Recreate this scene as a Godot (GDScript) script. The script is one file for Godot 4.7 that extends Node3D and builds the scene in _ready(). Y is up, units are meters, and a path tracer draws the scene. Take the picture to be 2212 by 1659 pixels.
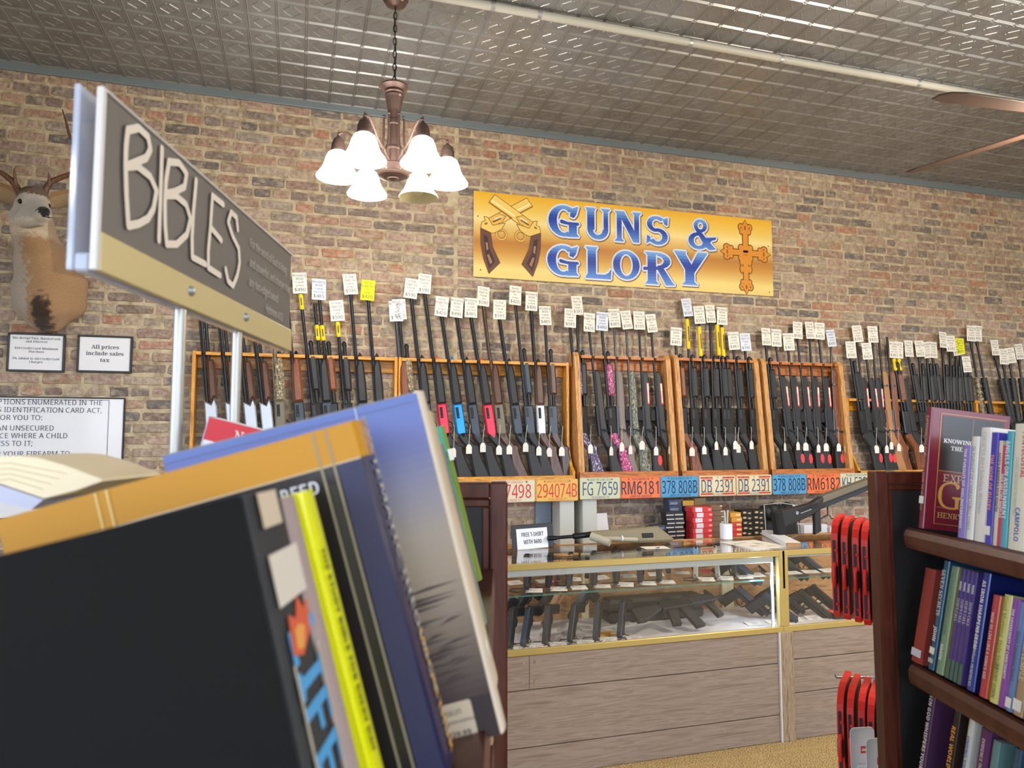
extends Node3D
# A shop interior: brick wall hung with gun racks, glass counter, bookshelves, pressed tin ceiling. Metres, y up; the brick wall is the plane z = 0.

const CAM := Vector3(0, 1.57, 4.76)
const UPV := Vector3.UP
const AX := Vector3(0.26892, 0, -0.96316)    # long direction of the bookshelves, towards the brick wall
const BX := Vector3(0.96316, 0, 0.26892)     # across them, to the right

var M := {}
var taken := {}
var sans: SystemFont
var sansb: SystemFont
var serif: SystemFont
var serifb: SystemFont
var rng := RandomNumberGenerator.new()

class MB extends RefCounted:
	var v := PackedVector3Array()
	var n := PackedVector3Array()
	var c := PackedColorArray()
	var k := Color(1, 1, 1)
	var colored := false
	var creep := 0.0
	func ink(col: Color) -> MB:
		k = col.srgb_to_linear()
		colored = true
		return self
	func t3(a: Vector3, b: Vector3, d: Vector3, na: Vector3, nb: Vector3, nd: Vector3) -> void:
		if (b - a).cross(d - a).dot(na + nb + nd) < 0:
			v.append(a); v.append(b); v.append(d)
			n.append(na); n.append(nb); n.append(nd)
		else:
			v.append(a); v.append(d); v.append(b)
			n.append(na); n.append(nd); n.append(nb)
		c.append(k); c.append(k); c.append(k)
	func tri(a: Vector3, b: Vector3, d: Vector3) -> void:
		var m := (b - a).cross(d - a).normalized()
		t3(a, b, d, m, m, m)
	func quad(a: Vector3, b: Vector3, d: Vector3, e: Vector3) -> void:
		tri(a, b, d)
		tri(a, d, e)
	func quadn(a: Vector3, b: Vector3, d: Vector3, e: Vector3, na: Vector3, nb: Vector3, nd: Vector3, ne: Vector3) -> void:
		t3(a, b, d, na, nb, nd)
		t3(a, d, e, na, nd, ne)
	func qo(a: Vector3, b: Vector3, d: Vector3, e: Vector3, out: Vector3) -> void:
		if (b - a).cross(d - a).dot(out) < 0: quad(a, e, d, b)
		else: quad(a, b, d, e)
	func box(t: Transform3D, s: Vector3, ch := 0.0) -> MB:
		var h := s / 2
		ch = minf(ch, minf(h.x, minf(h.y, h.z)) * 0.9)
		var o := t.origin
		var P := func(sx: int, sy: int, sz: int, ax: int) -> Vector3:
			var q := Vector3(sx * (h.x - (0.0 if ax == 0 else ch)), sy * (h.y - (0.0 if ax == 1 else ch)), sz * (h.z - (0.0 if ax == 2 else ch)))
			return t * q
		for s1 in [-1, 1]:
			qo(P.call(s1, -1, -1, 0), P.call(s1, 1, -1, 0), P.call(s1, 1, 1, 0), P.call(s1, -1, 1, 0), t.basis.x * s1)
			qo(P.call(-1, s1, -1, 1), P.call(1, s1, -1, 1), P.call(1, s1, 1, 1), P.call(-1, s1, 1, 1), t.basis.y * s1)
			qo(P.call(-1, -1, s1, 2), P.call(1, -1, s1, 2), P.call(1, 1, s1, 2), P.call(-1, 1, s1, 2), t.basis.z * s1)
			if ch > 0:
				for s2 in [-1, 1]:
					qo(P.call(s1, s2, -1, 0), P.call(s1, s2, 1, 0), P.call(s1, s2, 1, 1), P.call(s1, s2, -1, 1), t.basis.x * s1 + t.basis.y * s2)
					qo(P.call(s1, -1, s2, 0), P.call(s1, 1, s2, 0), P.call(s1, 1, s2, 2), P.call(s1, -1, s2, 2), t.basis.x * s1 + t.basis.z * s2)
					qo(P.call(-1, s1, s2, 1), P.call(1, s1, s2, 1), P.call(1, s1, s2, 2), P.call(-1, s1, s2, 2), t.basis.y * s1 + t.basis.z * s2)
					for s3 in [-1, 1]:
						var a: Vector3 = P.call(s1, s2, s3, 0)
						var b: Vector3 = P.call(s1, s2, s3, 1)
						var d: Vector3 = P.call(s1, s2, s3, 2)
						if (b - a).cross(d - a).dot(a - o) < 0: tri(a, d, b)
						else: tri(a, b, d)
		return self
	func bx(lo: Vector3, hi: Vector3, ch := 0.0) -> MB:
		return box(Transform3D(Basis(), (lo + hi) / 2), hi - lo, ch)
	func inset(p: PackedVector2Array, d: float) -> PackedVector2Array:
		var q := PackedVector2Array()
		var m := p.size()
		for i in m:
			var e1 := (p[i] - p[(i + m - 1) % m]).normalized()
			var e2 := (p[(i + 1) % m] - p[i]).normalized()
			var n1 := Vector2(-e1.y, e1.x)
			var n2 := Vector2(-e2.y, e2.x)
			var b := n1 + n2
			if b.length() < 0.2: b = n1
			q.append(p[i] + b * (d / maxf(b.dot(n1), 0.35)))
		return q
	func prism(t: Transform3D, poly: PackedVector2Array, z0: float, z1: float, ch := 0.0) -> MB:
		var p := poly.duplicate()
		if Geometry2D.is_polygon_clockwise(p): p.reverse()
		var m := p.size()
		var q := inset(p, ch) if ch > 0 else p
		var idx := Geometry2D.triangulate_polygon(q)
		if idx.is_empty():
			q = p
			idx = Geometry2D.triangulate_polygon(p)
		for i in range(0, idx.size(), 3):
			var a := q[idx[i]]
			var b := q[idx[i + 1]]
			var d := q[idx[i + 2]]
			if (b - a).cross(d - a) < 0:
				var w := b
				b = d
				d = w
			tri(t * Vector3(a.x, a.y, z1), t * Vector3(b.x, b.y, z1), t * Vector3(d.x, d.y, z1))
			tri(t * Vector3(a.x, a.y, z0), t * Vector3(d.x, d.y, z0), t * Vector3(b.x, b.y, z0))
		for i in m:
			var j := (i + 1) % m
			quad(t * Vector3(p[i].x, p[i].y, z0 + ch), t * Vector3(p[j].x, p[j].y, z0 + ch), t * Vector3(p[j].x, p[j].y, z1 - ch), t * Vector3(p[i].x, p[i].y, z1 - ch))
			if ch > 0:
				quad(t * Vector3(p[i].x, p[i].y, z1 - ch), t * Vector3(p[j].x, p[j].y, z1 - ch), t * Vector3(q[j].x, q[j].y, z1), t * Vector3(q[i].x, q[i].y, z1))
				quad(t * Vector3(q[i].x, q[i].y, z0), t * Vector3(q[j].x, q[j].y, z0), t * Vector3(p[j].x, p[j].y, z0 + ch), t * Vector3(p[i].x, p[i].y, z0 + ch))
		return self
	func flat(t: Transform3D, poly: PackedVector2Array, z: float) -> MB:
		var idx := Geometry2D.triangulate_polygon(poly)
		creep += 0.0000015
		z += creep
		for i in range(0, idx.size(), 3):
			var a := poly[idx[i]]
			var b := poly[idx[i + 1]]
			var d := poly[idx[i + 2]]
			if (b - a).cross(d - a) < 0:
				var w := b
				b = d
				d = w
			tri(t * Vector3(a.x, a.y, z), t * Vector3(b.x, b.y, z), t * Vector3(d.x, d.y, z))
		return self
	func rect(t: Transform3D, x0: float, y0: float, x1: float, y1: float, z: float) -> MB:
		quad(t * Vector3(x0, y0, z), t * Vector3(x1, y0, z), t * Vector3(x1, y1, z), t * Vector3(x0, y1, z))
		return self
	func tube(pts: Array, r, seg := 8, caps := true) -> MB:
		var rings := []
		var nrm := []
		var m := pts.size()
		var side := Vector3.ZERO
		for i in m:
			var d: Vector3 = (pts[mini(i + 1, m - 1)] - pts[maxi(i - 1, 0)]).normalized()
			if side == Vector3.ZERO:
				side = d.cross(Vector3.UP if absf(d.y) < 0.9 else Vector3.RIGHT).normalized()
			else:
				side = (side - d * side.dot(d)).normalized()
			var up := side.cross(d)
			var rr: float = r[i] if r is Array else r
			var ring := PackedVector3Array()
			var nn := PackedVector3Array()
			for j in seg:
				var a := TAU * j / seg
				var q := side * cos(a) + up * sin(a)
				ring.append(pts[i] + q * rr)
				nn.append(q)
			rings.append(ring)
			nrm.append(nn)
		for i in m - 1:
			for j in seg:
				var l := (j + 1) % seg
				quadn(rings[i][l], rings[i][j], rings[i + 1][j], rings[i + 1][l], nrm[i][l], nrm[i][j], nrm[i + 1][j], nrm[i + 1][l])
		if caps:
			for j in seg:
				var l := (j + 1) % seg
				tri(pts[0], rings[0][j], rings[0][l])
				tri(pts[m - 1], rings[m - 1][l], rings[m - 1][j])
		return self
	func lathe(t: Transform3D, prof: Array, seg := 20, sq := 1.0) -> MB:
		for i in prof.size() - 1:
			var a: Vector2 = prof[i]
			var b: Vector2 = prof[i + 1]
			var e := (b - a).normalized()
			for j in seg:
				var u0 := TAU * j / seg
				var u1 := TAU * (j + 1) / seg
				var d0 := Vector3(cos(u0), 0, sin(u0) * sq)
				var d1 := Vector3(cos(u1), 0, sin(u1) * sq)
				var n0 := (t.basis * (d0 * e.y - Vector3.UP * e.x)).normalized()
				var n1 := (t.basis * (d1 * e.y - Vector3.UP * e.x)).normalized()
				var p0 := t * (d0 * a.x + Vector3.UP * a.y)
				var p1 := t * (d1 * a.x + Vector3.UP * a.y)
				var p2 := t * (d1 * b.x + Vector3.UP * b.y)
				var p3 := t * (d0 * b.x + Vector3.UP * b.y)
				if a.x < 1e-6: t3(p0, p3, p2, n0, n0, n1)
				elif b.x < 1e-6: t3(p0, p3, p1, n0, n0, n1)
				else: quadn(p0, p3, p2, p1, n0, n0, n1, n1)
		return self
	func ball(o: Vector3, r: Vector3, seg := 10) -> MB:
		for i in seg / 2:
			var a0 := PI * i / (seg / 2) - PI / 2
			var a1 := PI * (i + 1) / (seg / 2) - PI / 2
			for j in seg:
				var u0 := TAU * j / seg
				var u1 := TAU * (j + 1) / seg
				var d := [Vector3(cos(a0) * cos(u0), sin(a0), cos(a0) * sin(u0)), Vector3(cos(a0) * cos(u1), sin(a0), cos(a0) * sin(u1)), Vector3(cos(a1) * cos(u1), sin(a1), cos(a1) * sin(u1)), Vector3(cos(a1) * cos(u0), sin(a1), cos(a1) * sin(u0))]
				quadn(o + d[0] * r, o + d[3] * r, o + d[2] * r, o + d[1] * r, (d[0] / r).normalized(), (d[3] / r).normalized(), (d[2] / r).normalized(), (d[1] / r).normalized())
		return self
	func add(m: Mesh, t: Transform3D) -> MB:
		for s in m.get_surface_count():
			var a := m.surface_get_arrays(s)
			var vv: PackedVector3Array = a[Mesh.ARRAY_VERTEX]
			var nn: PackedVector3Array = a[Mesh.ARRAY_NORMAL]
			var ii = a[Mesh.ARRAY_INDEX]
			var cnt: int = vv.size() if ii == null else ii.size()
			for q in cnt:
				var w: int = q if ii == null else ii[q]
				v.append(t * vv[w])
				n.append((t.basis * nn[w]).normalized())
				c.append(k)
		return self
	func text(t: Transform3D, s: String, size: float, font: Font, sx := 1.0, al := HORIZONTAL_ALIGNMENT_CENTER) -> MB:
		var m := TextMesh.new()
		m.text = s
		m.font = font
		m.font_size = 24
		m.pixel_size = size / 24.0
		m.depth = 0.0
		m.curve_step = 3.0
		m.horizontal_alignment = al
		m.vertical_alignment = VERTICAL_ALIGNMENT_CENTER
		return add(m, t * Transform3D(Basis.from_scale(Vector3(sx, 1, 1)), Vector3.ZERO))
	func mesh() -> ArrayMesh:
		var a := []
		a.resize(Mesh.ARRAY_MAX)
		a[Mesh.ARRAY_VERTEX] = v
		a[Mesh.ARRAY_NORMAL] = n
		if colored: a[Mesh.ARRAY_COLOR] = c
		var m := ArrayMesh.new()
		if v.size(): m.add_surface_from_arrays(Mesh.PRIMITIVE_TRIANGLES, a)
		return m

func numbered(called: String) -> String:
	var k: int = taken.get(called, -1) + 1
	taken[called] = k
	return called if k == 0 else "%s_%03d" % [called, k]

func tag(o: Node3D, label := "", category := "", group := "", kind := "") -> Node3D:
	if label: o.set_meta("label", label)
	if category: o.set_meta("category", category)
	if group: o.set_meta("group", group)
	if kind: o.set_meta("kind", kind)
	return o

func part(called: String, mesh, m: Material, parent: Node3D, at := Transform3D()) -> MeshInstance3D:
	var o := MeshInstance3D.new()
	o.name = called
	o.mesh = mesh.mesh() if mesh is MB else mesh
	o.material_override = m
	o.transform = at
	parent.add_child(o, true)
	return o

func thing(called: String, label: String, category: String, at := Transform3D(), group := "") -> Node3D:
	var o := Node3D.new()
	o.name = numbered(called)
	add_child(o)
	o.transform = at
	return tag(o, label, category, group)

func single(called: String, mesh, m: Material, label: String, category: String, at := Transform3D(), group := "") -> MeshInstance3D:
	var o := part(numbered(called), mesh, m, self, at)
	tag(o, label, category, group)
	return o

func structure(called: String, mesh, m: Material, parent: Node3D = self, at := Transform3D()) -> MeshInstance3D:
	var o := part(called, mesh, m, parent, at)
	if parent == self: o.set_meta("kind", "structure")
	return o

func T(x: float, y: float, z: float) -> Transform3D:
	return Transform3D(Basis(), Vector3(x, y, z))

func TR(o: Vector3, ex := 0.0, ey := 0.0, ez := 0.0) -> Transform3D:
	return Transform3D(Basis.from_euler(Vector3(ex, ey, ez)), o)

func pv(a: Array) -> PackedVector2Array:
	var p := PackedVector2Array()
	for i in range(0, a.size(), 2): p.append(Vector2(a[i], a[i + 1]))
	return p

func S(r: int, g: int, b: int) -> Color:
	return Color(r / 255.0, g / 255.0, b / 255.0)

func mat(called: String, col: Color, rough := 0.6, metal := 0.0) -> StandardMaterial3D:
	var m := StandardMaterial3D.new()
	m.resource_name = called
	m.albedo_color = col
	m.roughness = rough
	m.metallic = metal
	M[called] = m
	return m

func noise_tex(sd: int, freq: float, stops: Array, kind := FastNoiseLite.TYPE_SIMPLEX_SMOOTH, oct := 4, size := 256, warp := 0.0) -> NoiseTexture2D:
	var f := FastNoiseLite.new()
	f.seed = sd
	f.noise_type = kind
	f.frequency = freq
	f.fractal_octaves = oct
	if warp > 0.0:
		f.domain_warp_enabled = true
		f.domain_warp_amplitude = warp
		f.domain_warp_frequency = freq * 0.7
	var t := NoiseTexture2D.new()
	t.width = size
	t.height = size
	t.seamless = true
	t.noise = f
	var g := Gradient.new()
	var offs := PackedFloat32Array()
	var cols := PackedColorArray()
	for s in stops:
		offs.append(s[0])
		cols.append(s[1])
	g.offsets = offs
	g.colors = cols
	t.color_ramp = g
	return t

func bump_tex(sd: int, freq: float, oct := 4, kind := FastNoiseLite.TYPE_SIMPLEX_SMOOTH) -> NoiseTexture2D:
	return noise_tex(sd, freq, [[0.0, Color.BLACK], [1.0, Color.WHITE]], kind, oct)

func grain(m: StandardMaterial3D, tex: Texture2D, scale: Vector3, world := false) -> StandardMaterial3D:
	m.albedo_texture = tex
	m.uv1_triplanar = true
	m.uv1_world_triplanar = world
	m.uv1_scale = scale
	return m

const ROOM_L := -4.6
const ROOM_R := 10.5
const ROOM_B := 10.5
const CEIL := 3.79

func _ready() -> void:
	rng.seed = 7
	setup_view()
	make_materials()
	build_brick_wall()
	build_shell()
	build_ceiling()
	build_racks()
	build_guns()
	build_plates()
	build_counter()
	build_case_contents()
	build_counter_top()
	build_back_counter()
	build_wall_hangings()
	build_chandeliers()
	build_fan()
	build_deer()
	build_right_shelves()
	build_red_cases()
	build_left_shelves()

func setup_view() -> void:
	var cam := Camera3D.new()
	cam.name = "camera"
	var at := CameraAttributesPhysical.new()
	at.frustum_focal_length = 22.28
	at.frustum_focus_distance = 5.0
	at.exposure_aperture = 8.0
	at.exposure_multiplier = 1.0
	cam.attributes = at
	cam.fov = rad_to_deg(2.0 * atan(829.5 / 1540.0))
	cam.near = 0.02
	cam.far = 60.0
	cam.position = CAM
	cam.rotation = Vector3(deg_to_rad(4.34), deg_to_rad(-16.65), 0)
	cam.current = true
	add_child(cam)
	var sky := ProceduralSkyMaterial.new()
	sky.sky_top_color = Color(0.55, 0.68, 0.88)
	sky.sky_horizon_color = Color(0.86, 0.9, 0.95)
	sky.ground_bottom_color = Color(0.42, 0.41, 0.4)
	sky.ground_horizon_color = Color(0.6, 0.6, 0.6)
	sky.energy_multiplier = 9.0
	var env := Environment.new()
	env.background_mode = Environment.BG_SKY
	env.sky = Sky.new()
	env.sky.sky_material = sky
	env.tonemap_mode = Environment.TONE_MAPPER_LINEAR
	env.tonemap_exposure = 1.12
	env.sdfgi_enabled = true
	env.ssao_enabled = true
	env.ssil_enabled = true
	var w := WorldEnvironment.new()
	w.name = "environment"
	w.environment = env
	add_child(w)

func make_materials() -> void:
	sans = SystemFont.new(); sans.font_names = PackedStringArray(["Droid Sans"])
	sansb = SystemFont.new(); sansb.font_names = PackedStringArray(["Droid Sans"]); sansb.font_weight = 700
	serif = SystemFont.new(); serif.font_names = PackedStringArray(["Droid Serif"])
	serifb = SystemFont.new(); serifb.font_names = PackedStringArray(["Droid Serif"]); serifb.font_weight = 700
	var b := mat("brick", Color.WHITE, 0.92)
	b.vertex_color_use_as_albedo = true
	grain(b, noise_tex(3, 0.02, [[0.0, S(190, 186, 182)], [0.45, S(232, 230, 228)], [0.8, S(255, 255, 255)], [1.0, S(255, 250, 244)]], FastNoiseLite.TYPE_SIMPLEX_SMOOTH, 5), Vector3(4.3, 4.3, 4.3), true)
	b.detail_enabled = true
	b.detail_uv_layer = BaseMaterial3D.DETAIL_UV_2
	b.uv2_triplanar = true
	b.uv2_world_triplanar = true
	b.uv2_scale = Vector3(1.1, 2.0, 1.1)
	b.detail_blend_mode = BaseMaterial3D.BLEND_MODE_MIX
	b.detail_albedo = noise_tex(11, 0.018, [[0.0, Color(0.73, 0.68, 0.59, 0.0)], [0.52, Color(0.73, 0.68, 0.59, 0.0)], [0.7, Color(0.73, 0.68, 0.6, 0.5)], [1.0, Color(0.75, 0.70, 0.62, 0.75)]], FastNoiseLite.TYPE_SIMPLEX_SMOOTH, 5, 512, 14.0)
	b.heightmap_enabled = true
	b.heightmap_scale = 0.6
	b.heightmap_texture = bump_tex(5, 0.03, 5)
	var mo := mat("mortar", S(208, 194, 168), 0.95)
	grain(mo, noise_tex(21, 0.016, [[0.0, S(178, 170, 158)], [0.5, S(232, 228, 220)], [1.0, S(255, 255, 250)]], FastNoiseLite.TYPE_SIMPLEX_SMOOTH, 5), Vector3(2.3, 2.3, 2.3), true)
	mo.heightmap_enabled = true
	mo.heightmap_scale = 0.8
	mo.heightmap_texture = M.brick.heightmap_texture
	var tin := mat("tin", S(160, 164, 170), 0.38, 0.55)
	grain(tin, noise_tex(31, 0.012, [[0.0, S(226, 220, 210)], [0.5, S(240, 237, 232)], [1.0, S(255, 254, 250)]]), Vector3(0.9, 0.9, 0.9), true)
	var wn := noise_tex(41, 0.02, [[0.0, S(176, 150, 120)], [0.35, S(226, 212, 190)], [0.6, S(255, 250, 240)], [0.75, S(222, 204, 178)], [1.0, S(255, 252, 246)]], FastNoiseLite.TYPE_SIMPLEX_SMOOTH, 4, 256, 20.0)
	var wv := Vector3(9, 1.1, 9)
	var wh := Vector3(1.1, 9, 9)
	for e in [["honey_v", S(232, 170, 62), wv, 0.38], ["honey_h", S(232, 170, 62), wh, 0.38], ["pine_v", S(222, 172, 110), wv, 0.5], ["pine_h", S(206, 148, 76), wh, 0.5], ["pine_orange", S(206, 132, 70), wh, 0.45], ["walnut", S(96, 66, 50), wv, 0.3], ["dark_walnut", S(72, 52, 42), wv, 0.25], ["stock_wood", S(138, 84, 54), wv, 0.32], ["plank", S(172, 154, 138), wh, 0.55], ["plank_v", S(174, 156, 136), wv, 0.55], ["mahogany", S(96, 50, 38), Vector3(5, 0.8, 5), 0.35], ["back_wood", S(190, 150, 100), wh, 0.55], ["fan_wood", S(66, 50, 45), wh, 0.4], ["bright_wood", S(236, 206, 150), wh, 0.45]]:
		grain(mat(e[0], e[1], e[3]), wn, e[2])
	grain(M.plank, noise_tex(43, 0.016, [[0.0, S(190, 178, 166)], [0.3, S(222, 216, 208)], [0.5, S(242, 238, 232)], [0.62, S(212, 204, 194)], [1.0, S(255, 252, 246)]], FastNoiseLite.TYPE_SIMPLEX_SMOOTH, 5, 512, 26.0), Vector3(0.28, 4.2, 4.2))
	var cp := mat("carpet", S(228, 206, 154), 1.0)
	grain(cp, noise_tex(51, 0.28, [[0.0, S(96, 74, 48)], [0.4, S(190, 172, 144)], [0.58, S(255, 248, 232)], [1.0, S(255, 255, 250)]], FastNoiseLite.TYPE_SIMPLEX, 3), Vector3(1.6, 1.6, 1.6), true)
	cp.heightmap_enabled = true
	cp.heightmap_scale = 1.2
	cp.heightmap_texture = bump_tex(52, 0.3, 3)
	mat("plaster", S(214, 206, 192), 0.9)
	mat("trim_grey", S(112, 124, 130), 0.5)
	mat("pipe_grey", S(186, 186, 178), 0.45)
	mat("steel", S(70, 72, 76), 0.3, 0.8)
	mat("silver", S(186, 192, 198), 0.42, 0.8)
	mat("nickel", S(186, 182, 168), 0.35, 0.7)
	mat("aluminium", S(176, 174, 166), 0.38, 0.8)
	mat("black_plastic", S(40, 41, 43), 0.5)
	mat("black_matte", S(30, 30, 31), 0.7)
	mat("blued", S(34, 36, 40), 0.3, 0.55)
	mat("gun_grey", S(62, 70, 80), 0.38, 0.4)
	mat("gun_red", S(226, 52, 74), 0.3, 0.45)
	mat("gun_blue", S(36, 140, 214), 0.28, 0.45)
	mat("gun_orange", S(232, 92, 50), 0.35, 0.35)
	mat("olive", S(118, 112, 96), 0.5, 0.2)
	mat("grey_stock", S(128, 118, 112), 0.55)
	mat("tan", S(178, 128, 82), 0.5)
	mat("rubber", S(24, 24, 24), 0.85)
	mat("red_label", S(228, 66, 72), 0.5)
	mat("yellow_tag", S(246, 214, 20), 0.55)
	mat("neon_card", S(236, 240, 20), 0.7)
	mat("card", S(240, 236, 224), 0.8)
	mat("card_blue", S(224, 232, 246), 0.8)
	mat("string", S(226, 222, 210), 0.9)
	mat("ink", S(70, 70, 84), 0.8)
	var pr := mat("print", Color.WHITE, 0.5)
	pr.vertex_color_use_as_albedo = true
	var pg := mat("gloss_print", Color.WHITE, 0.2)
	pg.vertex_color_use_as_albedo = true
	var pm := mat("matte_print", Color.WHITE, 0.85)
	pm.vertex_color_use_as_albedo = true
	pm.metallic_specular = 0.3
	mat("paper", S(240, 234, 214), 0.9)
	mat("cream", S(238, 224, 190), 0.9)
	mat("white", S(238, 240, 244), 0.5)
	mat("gold_rail", S(204, 178, 104), 0.34, 0.45)
	mat("gold_pale", S(226, 212, 164), 0.4, 0.3)
	mat("black_frame", S(32, 32, 34), 0.4)
	mat("panel_black", S(36, 36, 36), 0.55)
	mat("red_plastic", S(240, 50, 42), 0.38)
	mat("navy_plastic", S(44, 50, 66), 0.4)
	mat("post_grey", S(196, 200, 192), 0.5)
	mat("post_blue", S(120, 136, 148), 0.5)
	mat("bronze", S(104, 84, 78), 0.34, 0.6)
	mat("deck_white", S(226, 222, 222), 0.8)
	var gl := mat("glass", Color(0.92, 0.97, 0.95, 0.004), 0.02)
	gl.transparency = BaseMaterial3D.TRANSPARENCY_ALPHA
	var ge := mat("glass_edge", Color(0.35, 0.62, 0.55, 0.55), 0.1)
	ge.transparency = BaseMaterial3D.TRANSPARENCY_ALPHA
	var ac := mat("acrylic", Color(0.86, 0.9, 0.98, 0.45), 0.08)
	ac.transparency = BaseMaterial3D.TRANSPARENCY_ALPHA
	# camouflage dips
	for e in [["camo_grass", [S(70, 62, 46), S(150, 136, 104), S(104, 92, 66), S(196, 180, 146)], 61], ["camo_pink", [S(40, 26, 34), S(226, 60, 140), S(96, 70, 84), S(244, 150, 196)], 62], ["camo_purple", [S(34, 28, 40), S(112, 92, 140), S(60, 50, 74), S(196, 190, 208)], 63], ["camo_green", [S(58, 62, 54), S(120, 126, 108), S(88, 92, 80), S(164, 164, 146)], 64], ["camo_tan", [S(84, 76, 64), S(168, 158, 140), S(118, 108, 94), S(206, 200, 186)], 65]]:
		var q: Array = e[1]
		grain(mat(e[0], Color.WHITE, 0.5), noise_tex(e[2], 0.035, [[0.0, q[0]], [0.34, q[0]], [0.37, q[1]], [0.5, q[1]], [0.53, q[2]], [0.64, q[2]], [0.67, q[3]], [1.0, q[3]]], FastNoiseLite.TYPE_SIMPLEX_SMOOTH, 3, 256, 20.0), Vector3(7, 4, 7))

# ---------------------------------------------------------------- the brick wall
func build_brick_wall() -> void:
	var wall := structure("wall_back", MB.new().bx(Vector3(ROOM_L - 0.3, -0.1, -0.3), Vector3(ROOM_R + 0.3, CEIL + 0.3, 0.0)), M.mortar)
	var tones := [S(188, 156, 136), S(180, 146, 124), S(192, 162, 144), S(168, 140, 124), S(178, 152, 134), S(156, 134, 122), S(196, 172, 148), S(172, 144, 132), S(184, 166, 144), S(162, 146, 134), S(190, 150, 126), S(146, 130, 120)]
	var all := []
	var ch := 0.0722
	var row := 0
	var y := 0.3
	rng.seed = 12
	while y < CEIL - 0.02:
		var header := row % 6 == 3
		for seg in [[ROOM_L, 1.005], [1.03, ROOM_R]]:
			var x: float = seg[0] - rng.randf() * 0.12
			while x < seg[1]:
				var l := rng.randf_range(0.19, 0.212)
				if header or rng.randf() < 0.1: l = rng.randf_range(0.092, 0.106)
				var x0 := maxf(x, seg[0])
				var x1 := minf(x + l, seg[1])
				if x1 - x0 > 0.035:
					all.append([x0, x1, y + rng.randf_range(-0.002, 0.002), y + 0.0575 + rng.randf_range(-0.004, 0.002)])
				x += l + rng.randf_range(0.009, 0.015)
		y += ch
		row += 1
	# the bricks that show largest: bare wall, nearest the camera
	var order := []
	for i in all.size():
		var b: Array = all[i]
		var m := Vector3((b[0] + b[1]) / 2, (b[2] + b[3]) / 2, 0)
		var show := m.x > -1.75 and m.x < 6.4 and (m.y > 2.45 or (m.x < -0.66 and m.y > 1.3)) and m.y < 3.74
		if m.x > 1.1 and m.x < 3.7 and m.y > 2.65 and m.y < 3.35: show = false
		if show: order.append([m.distance_to(CAM) + (0.0 if b[1] - b[0] > 0.15 else 0.6), i])
	order.sort_custom(func(p, q): return p[0] < q[0])
	var single_out := {}
	for i in mini(300, order.size()): single_out[order[i][1]] = true
	var rest := MB.new()
	rest.colored = true
	for i in all.size():
		var b: Array = all[i]
		var mb: MB = MB.new() if single_out.has(i) else rest
		var tone: Color = tones[rng.randi() % tones.size()]
		if rng.randf() < 0.06: tone = S(194, 140, 114)
		if rng.randf() < 0.07: tone = S(128, 118, 114)
		mb.ink(tone.lightened(rng.randf_range(0.05, 0.17)).darkened(rng.randf_range(0.0, 0.1)))
		var w: float = b[1] - b[0]
		var h: float = b[3] - b[2]
		var p := PackedVector2Array()
		var rough := 0.0035
		var rd := rng.randf_range(0.004, 0.012)
		for q in [[rd, 0], [w * 0.5, 0], [w - rd, 0], [w, rd], [w, h - rd], [w - rd, h], [w * 0.45, h], [rd, h], [0, h - rd], [0, rd]]:
			p.append(Vector2(b[0] + q[0] + rng.randf_range(-rough, rough), b[2] + q[1] + rng.randf_range(-rough, rough)))
		var z := rng.randf_range(0.0015, 0.0065)
		var q2 := mb.inset(p, 0.005)
		var c := Vector3((b[0] + b[1]) / 2, (b[2] + b[3]) / 2, z + rng.randf_range(0.0, 0.002))
		for k in p.size():
			var l := (k + 1) % p.size()
			mb.quad(Vector3(p[k].x, p[k].y, -0.002), Vector3(p[l].x, p[l].y, -0.002), Vector3(q2[l].x, q2[l].y, z), Vector3(q2[k].x, q2[k].y, z))
			mb.tri(Vector3(q2[k].x, q2[k].y, z), Vector3(q2[l].x, q2[l].y, z), c)
		if single_out.has(i): part("brick", mb, M.brick, wall)
	var r := part("brickwork", rest, M.brick, wall)
	r.set_meta("kind", "stuff")

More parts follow.
